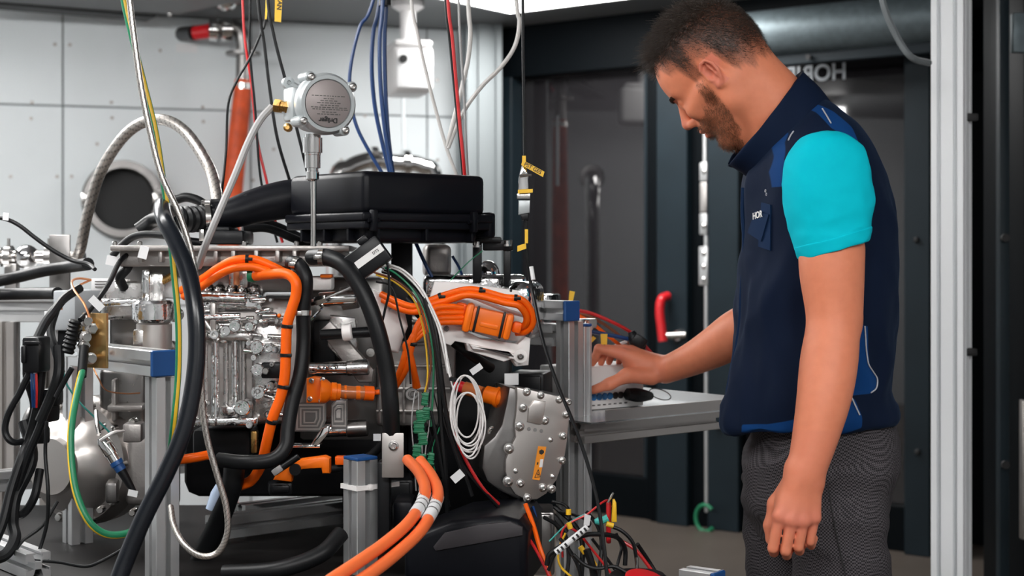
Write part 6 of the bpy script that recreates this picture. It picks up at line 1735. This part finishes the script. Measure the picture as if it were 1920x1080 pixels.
# temperature probe across the block
pr_ = thing('temperature_probe', 'slim steel probe slanting across the right of the block', 'probe', P(600, 570, 2.72))
m = MB(); m.cyl(P(680, 530, 2.70), P(610, 560, 2.72), S(2.2, 2.7), n=8); m.build('stem', 'grey_cable', pr_)
m = MB(); p0 = P(612, 559, 2.72); m.lathe(p0, P(562, 575, 2.74) - p0, [(0, 0.006), (0.012, 0.009), (0.022, 0.009), (0.023, 0.0065), (0.032, 0.0065), (0.033, 0.008), (0.05, 0.005)], 6); m.build('fitting', 'steel', pr_)
m = MB(); m.tube(crom(PS([(598, 566, 2.73), (605, 575, 2.73), (590, 592, 2.74), (583, 600, 2.74)]), 4), 0.0022, 6); m.build('spring_clip', 'chrome', pr_)
# ------------------------------------------------------------------ left harness, brass plate
bp = thing('brass_plate', 'brass earthing plate with cable lugs bolted to the left beam', 'plate', P(180, 690, 2.7))
m = MB(); m.pbox(148, 587, 208, 690, 2.72, 0.006, 0.001, -28); m.build('plate', 'brass_plate', bp)
for x, y in ((196, 634), (197, 662)):
    m = MB(); q = P(x, y, 2.735); m.ring(q + V((0, -0.006, 0)), V((0.45, -0.89, 0)), 0.0025, 0.0048, 0.004, 12); m.build('hole_bush', 'copper', bp)
for i, (x, y) in enumerate(((162, 602), (172, 616), (160, 632), (158, 648), (170, 672))):
    q = P(x, y, 2.71); m = MB(); d = V((0.45, -0.89, 0)).normalized()
    m.lathe(q - d * 0.012, d, [(0, 0.011), (0.014, 0.011), (0.0145, 0.0075), (0.028, 0.0075)], 6 if i % 2 else 12); m.build('lug_bolt', 'steel', bp)
m = MB(); m.cyl(P(158, 650, 2.69), P(153, 706, 2.66), S(9, 2.68), n=14); m.build('heat_shrink', 'rubber', bp)
un = thing('control_unit', 'light grey control unit behind the brass plate', 'module', P(130, 620, 2.95))
m = MB(); m.pbox(107, 545, 152, 620, 2.95, 0.12, 0.004, -10); m.build('case', 'box_grey', un)
m = MB(); m.pbox(112, 618, 160, 660, 2.97, 0.1, 0.004, -10); m.build('lower_case', 'black_plastic', un)
lbx = thing('printed_label', 'crumpled printed label strip on the left end of the engine', 'label', P(190, 540, 2.86))
m = MB(); m.pbox(172, 522, 214, 545, 2.845, 0.004, 0.001, 12); m.build('strip', 'label_white', lbx)
for k in range(3):
    m = MB(); m.pbox(178, 527 + k * 5, 205 - k * 4, 529 + k * 5, 2.839, 0.002, 0.0002, 12); m.build('print_line', 'ink_grey', lbx)
for pts, r, mt, lab in (
    ([(172, 605, 2.70), (158, 570, 2.72), (140, 545, 2.76), (135, 528, 2.8), (148, 522, 2.84), (172, 525, 2.86)], 2.2, 'copper', 'copper-coloured wire bending up from the brass plate'),
    ([(115, 580, 2.85), (118, 565, 2.84), (140, 540, 2.84), (170, 525, 2.86)], 2.2, 'copper', 'copper-coloured wire ending in a black lug'),
    ([(175, 690, 2.7), (185, 710, 2.7), (200, 732, 2.74), (235, 738, 2.8), (262, 737, 2.84)], 1.4, 'copper', 'thin copper wire hanging under the brass plate'),
    ([(118, 690, 2.75), (125, 720, 2.75), (150, 755, 2.76), (175, 780, 2.78), (205, 810, 2.8)], 1.8, 'teal_wire', 'thin green wire running down behind the earth cable'),
):
    cable('thin_wire', mt, pts, S(r, 2.75), lab, 'wire', n=6)
cable('black_lead', 'rubber', [(-20, 408, 3.0), (8, 410, 3.0), (35, 422, 3.0), (65, 445, 3.0), (100, 470, 3.0), (135, 488, 3.0), (165, 495, 2.98), (178, 505, 2.95)], S(4, 3.0), 'black sensor lead with white flag entering at the left edge')
def wflag(x, y, w, h, Y, ang, lab, mt='label_white', a=0):
    m = MB(); m.box(P(x, y, Y), (S(w, Y), 0.0012, S(h, Y)), yaw(a) @ Matrix.Rotation(math.radians(ang), 4, 'Y'), 0.0)
    tag(m.build('paper_flag', mt), lab, 'label', 'white cable flags')
wflag(11, 406, 11, 14, 2.99, 5, 'small white flag on the sensor lead at the left edge')
wflag(181, 569, 30, 15, 2.68, 45, 'white printed flag slanting above the brass plate')
wflag(215, 490, 32, 18, 2.82, 12, 'white flag on the black loom above the left casting')
wflag(269, 473, 17, 24, 2.78, 15, 'white flag hanging under the ribbed conduit')
wflag(95, 585, 12, 20, 2.8, 40, 'white sleeve on the harness beside the grey unit')
wflag(893, 692, 24, 12, 2.72, -35, 'white flag above the coiled white wires')
wflag(858, 893, 24, 16, 2.62, -40, 'white flag above the black box lid')
wflag(707, 820, 14, 13, 2.7, 0, 'white triangular flag left of the steel plate')
# black harness on the left
HAR = [
    ([(250, 470, 2.84), (225, 490, 2.80), (205, 530, 2.78), (185, 560, 2.74), (165, 585, 2.72), (150, 600, 2.70)], 5, 'black lead with white flag crossing the left castings'),
    ([(150, 540, 2.84), (120, 560, 2.80), (100, 585, 2.76), (85, 605, 2.74), (70, 635, 2.72)], 9, 'thick black harness branch leaving the grey unit'),
    ([(60, 690, 2.70), (35, 740, 2.70), (14, 780, 2.70), (10, 810, 2.70), (22, 828, 2.70), (45, 828, 2.72)], 6.5, 'black lead looping at the far left below the plug'),
    ([(78, 690, 2.72), (70, 760, 2.72), (55, 820, 2.72), (40, 860, 2.70), (20, 920, 2.68), (5, 980, 2.66), (-20, 1040, 2.64)], 9, 'fat black harness running down the left edge'),
    ([(95, 740, 2.70), (75, 800, 2.70), (50, 860, 2.70), (32, 920, 2.70), (28, 960, 2.70), (45, 962, 2.70), (65, 930, 2.70), (75, 880, 2.72)], 8, 'black harness turning back up in a tight bend'),
    ([(45, 790, 2.74), (60, 860, 2.72), (30, 930, 2.7), (24, 980, 2.68), (28, 1010, 2.66), (10, 1040, 2.64), (-20, 1050, 2.62)], 11, 'thickest black harness sagging at the lower left'),
    ([(88, 790, 2.68), (85, 850, 2.68), (90, 920, 2.66), (88, 980, 2.66), (72, 1040, 2.66), (62, 1090, 2.66)], 3.5, 'thin black cable hanging straight down left of the post'),
    ([(108, 940, 2.7), (80, 985, 2.68), (42, 1015, 2.66), (30, 1040, 2.65), (60, 1050, 2.64), (110, 1054, 2.62), (160, 1062, 2.6), (190, 1052, 2.6), (230, 1030, 2.62)], 3, 'thin black cable wandering along the lower beam'),
    ([(110, 650, 2.72), (110, 700, 2.70), (95, 745, 2.70), (75, 790, 2.70)], 10, 'black harness stub beneath the corrugated boot'),
    ([(135, 690, 2.68), (118, 720, 2.68), (105, 745, 2.68)], 5, 'short black lead beside the corrugated boot'),
    ([(105, 580, 2.86), (95, 620, 2.84), (105, 660, 2.82), (115, 700, 2.82)], 8, 'black branch running behind the plug housing'),
    ([(60, 640, 2.76), (48, 700, 2.76), (62, 760, 2.78), (50, 800, 2.8)], 6, 'black branch curling behind the left plug'),
]
for pts, r, lab in HAR:
    cable('harness_branch', 'rubber', pts, S(r, 2.7), lab, 'harness', n=10)
pg = thing('plug_housing', 'large black plug housing with blue wires in the left harness', 'connector', P(65, 690, 2.7))
m = MB(); m.pbox(42, 632, 78, 700, 2.68, 0.05, 0.006, -8); m.build('shell', 'black_plastic', pg)
m = MB(); m.pbox(38, 648, 48, 682, 2.675, 0.03, 0.004); m.build('latch', 'black_plastic', pg)
m = MB(); m.pbox(45, 640, 74, 646, 2.672, 0.01, 0.001); m.build('ridge', 'black_plastic', pg)
for k, (mt, dx) in enumerate((('blue_cable', 0), ('blue_cable', 5), ('red_cable', 9))):
    sub_tube(pg, 'pin_wire', mt, [(59 + dx, 700, 2.69), (60 + dx, 730, 2.69), (62 + dx * 0.7, 764, 2.7)], S(2.4, 2.7), 6)
bt_ = thing('corrugated_boot', 'black corrugated rubber boot below the grey unit', 'boot', P(130, 660, 2.75))
pts = crom(PS([(142, 600, 2.72), (135, 630, 2.72), (126, 662, 2.72)]), 8)
m = MB(); m.tube(pts, [S(13 if i % 2 else 10.5, 2.72) for i in range(len(pts))], 16); m.build('bellows', 'rubber', bt_)
wb = thing('fluid_bottle', 'pale plastic reservoir cap behind the left harness', 'bottle', P(95, 640, 3.0))
m = MB(); m.lathe(P(96, 640, 2.98), UP, [(0, S(14, 3)), (0.03, S(16, 3)), (0.035, S(9, 3)), (0.05, S(9, 3)), (0.051, S(12, 3)), (0.06, S(12, 3))], 20); m.build('bottle_body', 'label_white', wb)
for i, (x, y) in enumerate(((82, 775), (92, 745), (70, 815))):
    m = MB(); m.pbox(x - 14, y - 16, x + 16, y + 18, 2.72, 0.04, 0.006, 20 * (i - 1)); tag(m.build('harness_plug', 'black_plastic'), ('black plug midway down the left harness', 'black plug just below the corrugated boot', 'lowest black plug of the left harness')[i], 'connector')
# dangling cylindrical probe between the posts
pb2 = thing('pressure_sensor', 'steel pressure sensor hanging slanted between the two left posts', 'sensor', P(235, 920, 2.7))
p0 = P(190, 820, 2.70); p1 = P(262, 940, 2.70)
m = MB(); m.lathe(p0, p1 - p0, [(0, 0.008), (0.01, 0.013), (0.035, 0.013), (0.036, 0.011), (0.05, 0.011)], 16); m.build('body', 'chrome', pb2)
d = (p1 - p0).normalized()
m = MB(); m.lathe(p0 + d * 0.05, d, [(0, 0.012), (0.008, 0.012), (0.009, 0.010), (0.02, 0.010)], 14); m.build('ring_nut', 'blue_cap', pb2)
m = MB(); m.lathe(p0 + d * 0.068, d, [(0, 0.009), (0.03, 0.007), (0.055, 0.004)], 12); m.build('plug', 'black_plastic', pb2)
m = MB(); m.tube(crom(PS([(186, 815, 2.7), (182, 795, 2.72), (180, 770, 2.74)]), 4), 0.004, 8); m.build('capillary', 'steel', pb2)
m = MB(); m.tube(crom(PS([(188, 826, 2.69), (200, 818, 2.67), (215, 810, 2.68), (232, 808, 2.72)]), 5), 0.0028, 6); m.build('cable_tie', 'white_plastic', pb2)
wflag(249, 925, 18, 12, 2.68, 12, 'white flag with print on the hanging pressure sensor')
# steel plate with bolt, black holder
sp = thing('steel_plate', 'upright steel plate with a hex bolt beside the short front post', 'plate', P(738, 895, 2.66))
m = MB(); m.pbox(716, 812, 757, 896, 2.64, 0.004, 0.0015); m.build('plate', 'alu_warm', sp)
hexbolt(738, 836, 8, 2.638, sp, 'steel')
m = MB(); m.pbox(707, 866, 731, 1030, 2.66, 0.04, 0.005); m.build('holder', 'black_plastic', sp)
# black box in front
bb = thing('black_service_box', 'black moulded plastic box with raised lid at the bottom centre', 'box', P(880, 1080, 2.5))
BBM = basis(V((0.985, -0.17, 0)).normalized(), V((0.17, 0.985, 0)).normalized(), UP)
c0 = P(885, 1080, 2.62)
zt = zpx(962, 2.6)
prof = [(-0.115, -0.006), (0.105, -0.006), (0.105, zt - c0.z - 0.02 if False else 0.085), (0.09, 0.105), (0.06, 0.112), (-0.03, 0.100), (-0.08, 0.080), (-0.115, 0.065)]
m = MB(); m.prism(prof, basis(V((0.985, -0.17, 0)).normalized(), UP, V((-0.17, -0.985, 0)).normalized(), c0 + V((0.03, 0.19, 0))), 0.22, 0.014, 3); m.build('case', 'airbox_black', bb)
m = MB(); m.prism([(-0.06, 0.055), (-0.04, 0.080), (0.02, 0.096), (0.075, 0.103), (0.098, 0.094), (0.098, 0.080), (-0.055, 0.048)], basis(V((0.985, -0.17, 0)).normalized(), UP, V((-0.17, -0.985, 0)).normalized(), c0 + V((0.03, 0.19, 0)) + V((-0.17, -0.985, 0)).normalized() * 0.219), 0.006, 0.002); m.build('raised_band', 'grey_band', bb)
m = MB(); m.box(c0 + V((-0.012, -0.032, 0.0)), (0.20, 0.004, 0.003), BBM); m.build('seam', 'black_plastic', bb)
m = MB(); m.pbox(735, 940, 775, 1000, 2.72, 0.1, 0.01); m.build('side_pod', 'airbox_black', bb)
# ------------------------------------------------------------------ central wire bundle
for i, (pts, r, mt, lab) in enumerate((
    ([(715, 500, 2.72), (745, 515, 2.70), (780, 545, 2.69), (805, 590, 2.68), (818, 660, 2.67), (826, 760, 2.66), (850, 840, 2.66), (880, 890, 2.66), (920, 935, 2.68), (950, 970, 2.7)], 3, 'rubber', 'outermost black wire of the central bundle'),
    ([(718, 508, 2.72), (750, 520, 2.70), (790, 560, 2.68), (812, 620, 2.67), (822, 700, 2.66), (828, 800, 2.66), (835, 880, 2.66), (838, 960, 2.68)], 5, 'rubber', 'thick black sleeve of the central bundle'),
    ([(722, 505, 2.715), (755, 518, 2.695), (792, 550, 2.675), (815, 610, 2.665), (826, 690, 2.655), (840, 790, 2.655), (865, 870, 2.655), (885, 930, 2.66)], 4, 'rubber', 'black wire swinging right at the bottom of the central bundle'),
    ([(720, 498, 2.71), (750, 508, 2.69), (780, 535, 2.675), (800, 565, 2.67), (820, 610, 2.66), (832, 660, 2.655), (840, 700, 2.65)], 2.2, 'white_wire', 'white wire along the top of the central bundle'),
    ([(722, 494, 2.705), (755, 506, 2.685), (786, 535, 2.67), (806, 570, 2.665), (828, 620, 2.655), (838, 670, 2.65), (845, 705, 2.65)], 2.2, 'white_wire', 'second white wire along the central bundle'),
    ([(722, 502, 2.70), (745, 515, 2.69), (775, 545, 2.68), (798, 590, 2.675), (812, 660, 2.67), (812, 730, 2.67), (808, 800, 2.67)], 2, 'green_wire', 'green wire in the central bundle'),
    ([(700, 510, 2.72), (740, 525, 2.71), (780, 560, 2.7), (800, 620, 2.69), (808, 680, 2.69), (800, 730, 2.69)], 2, 'brown_wire', 'brown wire in the central bundle'),
    ([(705, 515, 2.72), (742, 530, 2.71), (778, 566, 2.70), (796, 630, 2.695), (802, 700, 2.69), (796, 740, 2.69)], 1.8, 'yellow', 'yellow wire in the central bundle'),
    ([(705, 528, 2.7), (735, 540, 2.7), (750, 600, 2.70), (765, 660, 2.70), (770, 720, 2.70)], 2, 'rubber', 'thin black wire across the orange cables'),
    ([(726, 490, 2.7), (730, 540, 2.69), (722, 580, 2.69), (715, 610, 2.69)], 2.5, 'rubber', 'thin black wire dangling from the black module'),
    ([(905, 470, 2.9), (880, 490, 2.9), (850, 520, 2.88), (825, 550, 2.86), (808, 580, 2.84)], 1.2, 'green_wire', 'thin green wire slanting from the air box stand'),
    ([(808, 770, 2.65), (820, 830, 2.65), (832, 900, 2.66), (842, 950, 2.68)], 3, 'rubber', 'black wire dropping to the box lid'),
    ([(845, 800, 2.66), (872, 860, 2.66), (905, 915, 2.67), (935, 945, 2.7)], 3.2, 'red_cable', 'red wire slanting down to the box lid'),
    ([(795, 560, 2.66), (815, 640, 2.65), (830, 740, 2.645), (848, 830, 2.645), (868, 890, 2.65)], 3.5, 'rubber', 'front black wire of the central bundle'),
    ([(848, 480, 3.02), (860, 500, 3.02), (868, 520, 3.02)], 3, 'blue_cable', 'blue cable peeking out under the air box'),
    ([(775, 445, 3.0), (795, 490, 3.0), (810, 520, 3.0)], 4, 'blue_cable', 'blue cable behind the black bracket leg'),
)):
    cable('bundle_wire', mt, pts, S(r, 2.7), lab, 'wire', n=7)
# coil of white wire
wc = thing('wire_coil', 'coil of thin white wire hanging right of the central bundle', 'wire', P(878, 850, 2.62))
for k in range(7):
    cx, cy, rx, ry = 876 + k * 1.2 - 3, 762 + k * 6, 24 + (k % 3) * 3.5, 58 + (k % 4) * 8 - k * 2
    tl_ = 0.25
    pts = []
    for t in np.linspace(0, 2 * math.pi, 36):
        x = cx + rx * math.cos(t) + 10 * math.sin(t) * tl_; y = cy + ry * math.sin(t)
        pts.append(P(x, y, 2.62 + 0.012 * math.sin(t + k) + 0.002 * k))
    m = MB(); m.tube(pts, S(1.7, 2.62), 6, cap=False); m.build('turn', 'white_wire', wc)
sub_tube(wc, 'lead_in', 'white_wire', [(836, 660, 2.65), (842, 700, 2.64), (850, 730, 2.63), (852, 760, 2.62)], S(1.8, 2.62), 6)
m = MB(); m.ring(P(852, 712, 2.625), V((0.2, 0, 1)), S(8, 2.62), S(10, 2.62), 0.006); m.build('cable_tie', 'black_plastic', wc)
# green terminal blocks
gx = [(797, 748, 8), (790, 780, 12), (786, 800, 13), (793, 822, 11), (782, 845, 10), (790, 862, 12), (808, 860, 8), (800, 775, 9), (780, 870, 9)]
for i, (x, y, r) in enumerate(gx):
    t = thing('green_plug', ('uppermost green ribbed plug in the central bundle', 'green plug second from the top of the cluster', 'wide green plug at the middle of the cluster', 'green plug with bare pins in the cluster', 'green plug at the lower left of the cluster', 'green plug directly above the orange cables', 'small green plug at the lower right of the cluster', 'green plug half hidden behind the black sleeve', 'lowest green plug touching the orange cables')[i], 'connector', P(x, y + 10, 2.68), 'green plugs in the wire bundle')
    a_ = RS.uniform(-20, 20)
    m = MB(); m.box(P(x, y, 2.665), (S(r * 1.5, 2.67), 0.016, S(24, 2.67)), Matrix.Rotation(math.radians(a_), 4, 'Y'), 0.002); m.build('shell', 'green_plastic', t)
    for k in range(3):
        m = MB(); m.box(P(x, y - 8 + k * 8, 2.664), (S(r * 1.65, 2.67), 0.018, S(2.5, 2.67)), Matrix.Rotation(math.radians(a_), 4, 'Y'), 0.0005); m.build('rib', 'green_plastic', t)
for i in range(7):
    x = 778 + i * 7
    cable('pin_wire', RS.choice(['green_wire', 'white_wire', 'grey_cable', 'rubber']), [(x, 735, 2.675), (x + RS.uniform(-10, 10), 790, 2.66), (x + RS.uniform(-12, 12), 850, 2.66), (x + RS.uniform(-6, 10), 920, 2.67)], S(1.3, 2.67), ('leftmost', 'second', 'third', 'fourth', 'fifth', 'sixth', 'rightmost')[i] + ' thin wire threading the green plugs, counted from left', 'wire', n=6)
# ------------------------------------------------------------------ wires behind the tray
cable('red_lead', 'red_cable', [(1083, 582, 3.2), (1110, 588, 3.2), (1150, 605, 3.2), (1185, 625, 3.22), (1215, 655, 3.24), (1245, 690, 3.26), (1262, 712, 3.28)], S(3.4, 3.2), 'upper red lead running from the right beam to the tray')
cable('red_lead', 'orange', [(1083, 590, 3.22), (1110, 606, 3.22), (1140, 630, 3.24), (1180, 660, 3.26), (1215, 680, 3.28), (1240, 700, 3.3)], S(3.4, 3.2), 'orange-red lead running below the upper red lead')
cable('brown_lead', 'brown_wire', [(1083, 586, 3.24), (1115, 598, 3.24), (1150, 620, 3.26), (1180, 645, 3.28)], S(3.0, 3.2), 'brown lead between the two red leads')
cable('blue_cable', 'blue_cable', [(1098, 620, 3.2), (1125, 625, 3.2), (1160, 632, 3.2), (1190, 640, 3.22), (1202, 655, 3.24)], S(4, 3.2), 'blue cable with yellow tags above the instrument box')
dj = thing('cable_clamp', 'black clamp joining the coloured leads above the tray', 'clamp', P(1195, 660, 3.22))
m = MB(); m.tube(crom(PS([(1183, 622, 3.21), (1192, 640, 3.21), (1205, 652, 3.22)]), 4), [0.008, 0.014, 0.016, 0.010], 10); m.box(P(1198, 640, 3.2), (0.03, 0.02, 0.025), Matrix.Rotation(0.6, 4, 'Y'), 0.004); m.build('clamp_jaw', 'black_plastic', dj)
yt = []
for i, (quad, Y, lab) in enumerate((([(1102, 640), (1112, 630), (1118, 634), (1106, 646)], 3.18, 'yellow tag at the left end of the blue cable'), ([(1126, 626), (1139, 626), (1138, 646), (1127, 646)], 3.18, 'yellow tag upright behind the hand'), ([(1068, 545), (1078, 547), (1074, 566), (1066, 565)], 3.18, 'yellow tag sticking up behind the right blue cap'))):
    o = flag(None, quad, Y); o.name = 'cable_tag'; tag(o, lab, 'tag')
m = MB(); m.lathe(P(1100, 610, 3.12), V((0.6, -0.7, 0)), [(0, 0.012), (0.01, 0.012), (0.011, 0.007)], 8); m.box(P(1098, 606, 3.13), (0.04, 0.03, 0.02), RB, 0.003); tag(m.build('angle_bracket', 'steel'), 'small steel bracket right of the right blue cap', 'bracket')
cable('white_lead', 'white_wire', [(1112, 672, 3.25), (1130, 660, 3.25), (1150, 650, 3.26), (1175, 640, 3.27)], S(3, 3.2), 'white lead lying on the instrument box terminals')
# ------------------------------------------------------------------ tangle of test leads at the lower right
TG = [
    ([(985, 945, 2.66), (1000, 985, 2.64), (1010, 1020, 2.62), (1030, 1080, 2.6), (1040, 1120, 2.6)], 4.5, 'orange', 'orange lead dropping beside the black box'),
    ([(992, 1010, 2.62), (1010, 1040, 2.6), (1035, 1090, 2.58)], 3, 'red_cable', 'red lead slanting at the right of the black box'),
    ([(1055, 1045, 2.6), (1053, 1000, 2.6), (1070, 980, 2.6), (1100, 965, 2.6), (1125, 945, 2.6), (1140, 938, 2.62), (1145, 950, 2.64)], 2, 'red_cable', 'thin red wire rising over the test lead tangle'),
    ([(1060, 985, 2.62), (1085, 1000, 2.6), (1110, 1030, 2.6), (1130, 1055, 2.6), (1150, 1080, 2.6)], 2.4, 'red_cable', 'red test lead crossing low behind the black loop'),
    ([(1160, 1012, 2.66), (1190, 1030, 2.66), (1215, 1060, 2.66), (1235, 1090, 2.66)], 3.5, 'red_cable', 'red test lead at the right end of the tangle'),
    ([(1025, 1060, 2.56), (1030, 1040, 2.56), (1050, 1025, 2.56), (1080, 1010, 2.56), (1105, 1002, 2.57), (1140, 1003, 2.58), (1160, 1010, 2.6), (1172, 1030, 2.62), (1172, 1060, 2.62)], 4.5, 'rubber', 'thick black test lead bridging the tangle'),
    ([(1050, 960, 2.7), (1075, 965, 2.68), (1100, 975, 2.64), (1105, 985, 2.6), (1080, 1005, 2.58), (1060, 1020, 2.56), (1040, 1040, 2.56), (1028, 1070, 2.56)], 3, 'rubber', 'black test lead folded back at the left of the tangle'),
    ([(1140, 985, 2.62), (1165, 995, 2.62), (1185, 1015, 2.62), (1192, 1040, 2.62), (1195, 1070, 2.62)], 3.5, 'rubber', 'black test lead dropping from the yellow clip'),
    ([(1110, 1010, 2.66), (1140, 1050, 2.66), (1165, 1085, 2.66)], 3, 'rubber', 'straight black lead behind the tangle'),
    ([(1195, 1020, 2.66), (1215, 1050, 2.68), (1230, 1075, 2.68)], 4, 'rubber', 'black lead beside the right red test lead'),
    ([(1030, 1015, 2.62), (1055, 990, 2.62), (1075, 975, 2.62), (1095, 965, 2.62)], 1.5, 'teal_wire', 'thin teal wire crossing the tangle'),
    ([(1035, 940, 2.7), (1055, 945, 2.7), (1066, 955, 2.68), (1068, 975, 2.66)], 3, 'rubber', 'black wire hooked below the drive housing'),
    ([(1000, 950, 2.72), (1006, 975, 2.7), (1004, 1000, 2.68)], 2.4, 'blue_cable', 'dark blue wire below the drive housing'),
    ([(1100, 1030, 2.56), (1110, 1060, 2.56), (1115, 1090, 2.56)], 7, 'rubber', 'thick black stub at the bottom of the tangle'),
    ([(940, 925, 2.8), (980, 960, 2.8), (1030, 965, 2.8), (1060, 1000, 2.8)], 9, 'rubber', 'thick black loom under the drive housing'),
    ([(1020, 970, 2.7), (1045, 985, 2.68), (1062, 1010, 2.66), (1066, 1050, 2.64), (1060, 1090, 2.62)], 4, 'rubber', 'black lead hanging at the left flank of the tangle'),
    ([(1040, 950, 2.72), (1078, 985, 2.7), (1092, 1020, 2.68), (1090, 1085, 2.66)], 5, 'rubber', 'black lead dropping behind the printed sleeve'),
    ([(1075, 1040, 2.54), (1095, 1058, 2.54), (1120, 1066, 2.54), (1150, 1062, 2.54), (1175, 1074, 2.54)], 3.5, 'rubber', 'black lead lying along the bottom edge of the tangle'),
    ([(1100, 960, 2.68), (1120, 985, 2.66), (1128, 1020, 2.64), (1122, 1085, 2.62)], 4, 'rubber', 'black lead left of the red clip cover'),
    ([(1060, 1000, 2.64), (1048, 1030, 2.62), (1050, 1060, 2.6), (1075, 1085, 2.58)], 2.2, 'yellow', 'thin yellow lead at the left flank of the tangle'),
    ([(1155, 1000, 2.64), (1165, 1025, 2.64), (1160, 1050, 2.62), (1150, 1085, 2.6)], 3, 'rubber', 'black lead under the yellow clip'),
    ([(1050, 1010, 2.6), (1070, 1035, 2.58), (1085, 1065, 2.56), (1090, 1090, 2.56)], 3.5, 'rubber', 'black lead below the printed sleeve'),
]
for pts, r, mt, lab in TG:
    cable('test_lead', mt, pts, S(r, 2.6), lab, 'wire', n=8)
yc = thing('crocodile_clip', 'yellow and red test clip standing up in the lead tangle', 'clip', P(1148, 990, 2.6))
m = MB(); m.prism([(S(a_, 2.6), S(b_, 2.6)) for a_, b_ in ((-5, -22), (5, -22), (4, 14), (1, 20), (-3, 20))], basis(V((1, 0, 0)), UP, V((0, -1, 0)), P(1151, 955, 2.605)), 0.012, 0.002); m.build('yellow_cover', 'yellow', yc)
m = MB(); m.pbox(1137, 942, 1146, 1020, 2.61, 0.012, 0.003); m.build('red_cover', 'red_plastic', yc)
m = MB(); m.cyl(P(1140, 942, 2.6), P(1150, 924, 2.6), 0.002, n=8); m.build('jaw', 'chrome', yc)
gc = thing('crocodile_clip', 'green test clip lying in the lead tangle', 'clip', P(1128, 978, 2.6))
m = MB(); m.tube(crom(PS([(1115, 978, 2.59), (1128, 976, 2.59), (1140, 971, 2.59)]), 4), [0.004, 0.008, 0.006, 0.007], 10); m.build('green_cover', 'teal_wire', gc)
for i, (a_, b_, lab) in enumerate((((1088, 1025), (1097, 1037), 'yellow band on the thick stub of the tangle'), ((1108, 1048), (1116, 1061), 'yellow band lowest in the tangle'), ((1066, 955), (1066, 965), 'yellow sleeve at the upper left of the tangle'), ((1137, 982), (1150, 986), 'yellow sleeve beside the green test clip'), ((1066, 980), (1070, 991), 'yellow sleeve in the middle left of the tangle'))):
    m = MB(); m.cyl(P(*a_, 2.585), P(*b_, 2.585), S(5, 2.6), n=12); tag(m.build('yellow_sleeve', 'yellow'), lab, 'sleeve')
wm = thing('printed_sleeve', 'white printed cable sleeve slanting across the tangle', 'label', P(1070, 1030, 2.55))
m = MB(); p0, p1 = P(1042, 1036, 2.545), P(1102, 988, 2.545); m.tube([p0, p0.lerp(p1, 0.5), p1], S(6, 2.55), 10); m.build('sleeve', 'label_white', wm)
dn = (p1 - p0).normalized()
for k in range(8):
    if k in (3,): continue
    q = p0.lerp(p1, 0.08 + k * 0.12); m = MB(); m.box(q + V((0, -S(6.1, 2.55), 0)), (0.0035, 0.0012, 0.007), basis(dn, V((0, -1, 0)), dn.cross(V((0, -1, 0)))), 0); m.build('printed_mark', 'ink', wm)
m = MB(); m.prism([(S(a_, 2.56), S(b_, 2.56)) for a_, b_ in ((-6, -12), (5, -10), (8, 8), (-4, 12))], basis(V((1, 0, 0)), UP, V((0, -1, 0)), P(1100, 975, 2.56)), 0.0012); m.build('flag_end', 'label_white', wm)
tk = thing('round_instrument', 'dark round instrument with red band at the bottom edge', 'instrument', P(1200, 1100, 2.5))
m = MB(); m.lathe(P(1195, 1130, 2.55), UP, [(0, 0.055), (0.04, 0.055), (0.05, 0.045), (0.052, 0.02)], 30); m.build('body', 'black_plastic', tk)
m = MB(); m.lathe(P(1208, 1096, 2.46), V((0.2, -0.3, 1)), [(0, 0.035), (0.010, 0.034), (0.014, 0.026)], 28); m.build('red_band', 'red_plastic', tk)
m = MB(); m.cyl(P(1194, 1070, 2.58), P(1194, 1045, 2.58), S(3.5, 2.55), n=10); m.build('pin', 'steel', tk)
wpz = beam(1342, 1094, 2.52, 0.06, (EB * 0.9 - ER * 0.6).normalized() if False else V((-0.8, 0.6, 0)), 'white slotted beam end with blue cap at the bottom edge', True, 0.04)
# dark fill parts under the engine
for i, (x0, y0, x1, y1, Y, d, mt, lab) in enumerate(((500, 905, 545, 930, 2.8, 0.04, 'black_plastic', 'black relay with printed label under the orange connector'), (700, 900, 770, 960, 2.9, 0.1, 'black_plastic', 'black box behind the steel plate'), (1000, 960, 1040, 1080, 2.75, 0.1, 'steel_dark', 'dark steel block under the drive housing'), (272, 870, 326, 950, 3.16, 0.06, 'steel_dark', 'dark steel bracket behind the left post'), (960, 700, 1030, 760, 2.98, 0.1, 'black_plastic', 'black cover above the drive housing'))):
    m = MB(); m.pbox(x0, y0, x1, y1, Y, d, 0.006, 12 - i * 6); m.pbox(x0 + 6, y0 + 5, x1 - 6, y1 - 5, Y - 0.006, d, 0.004, 12 - i * 6)
    tag(m.build(('relay', 'junction_box', 'steel_block', 'steel_bracket', 'engine_cover')[i], mt), lab, ('relay', 'box', 'block', 'bracket', 'cover')[i])
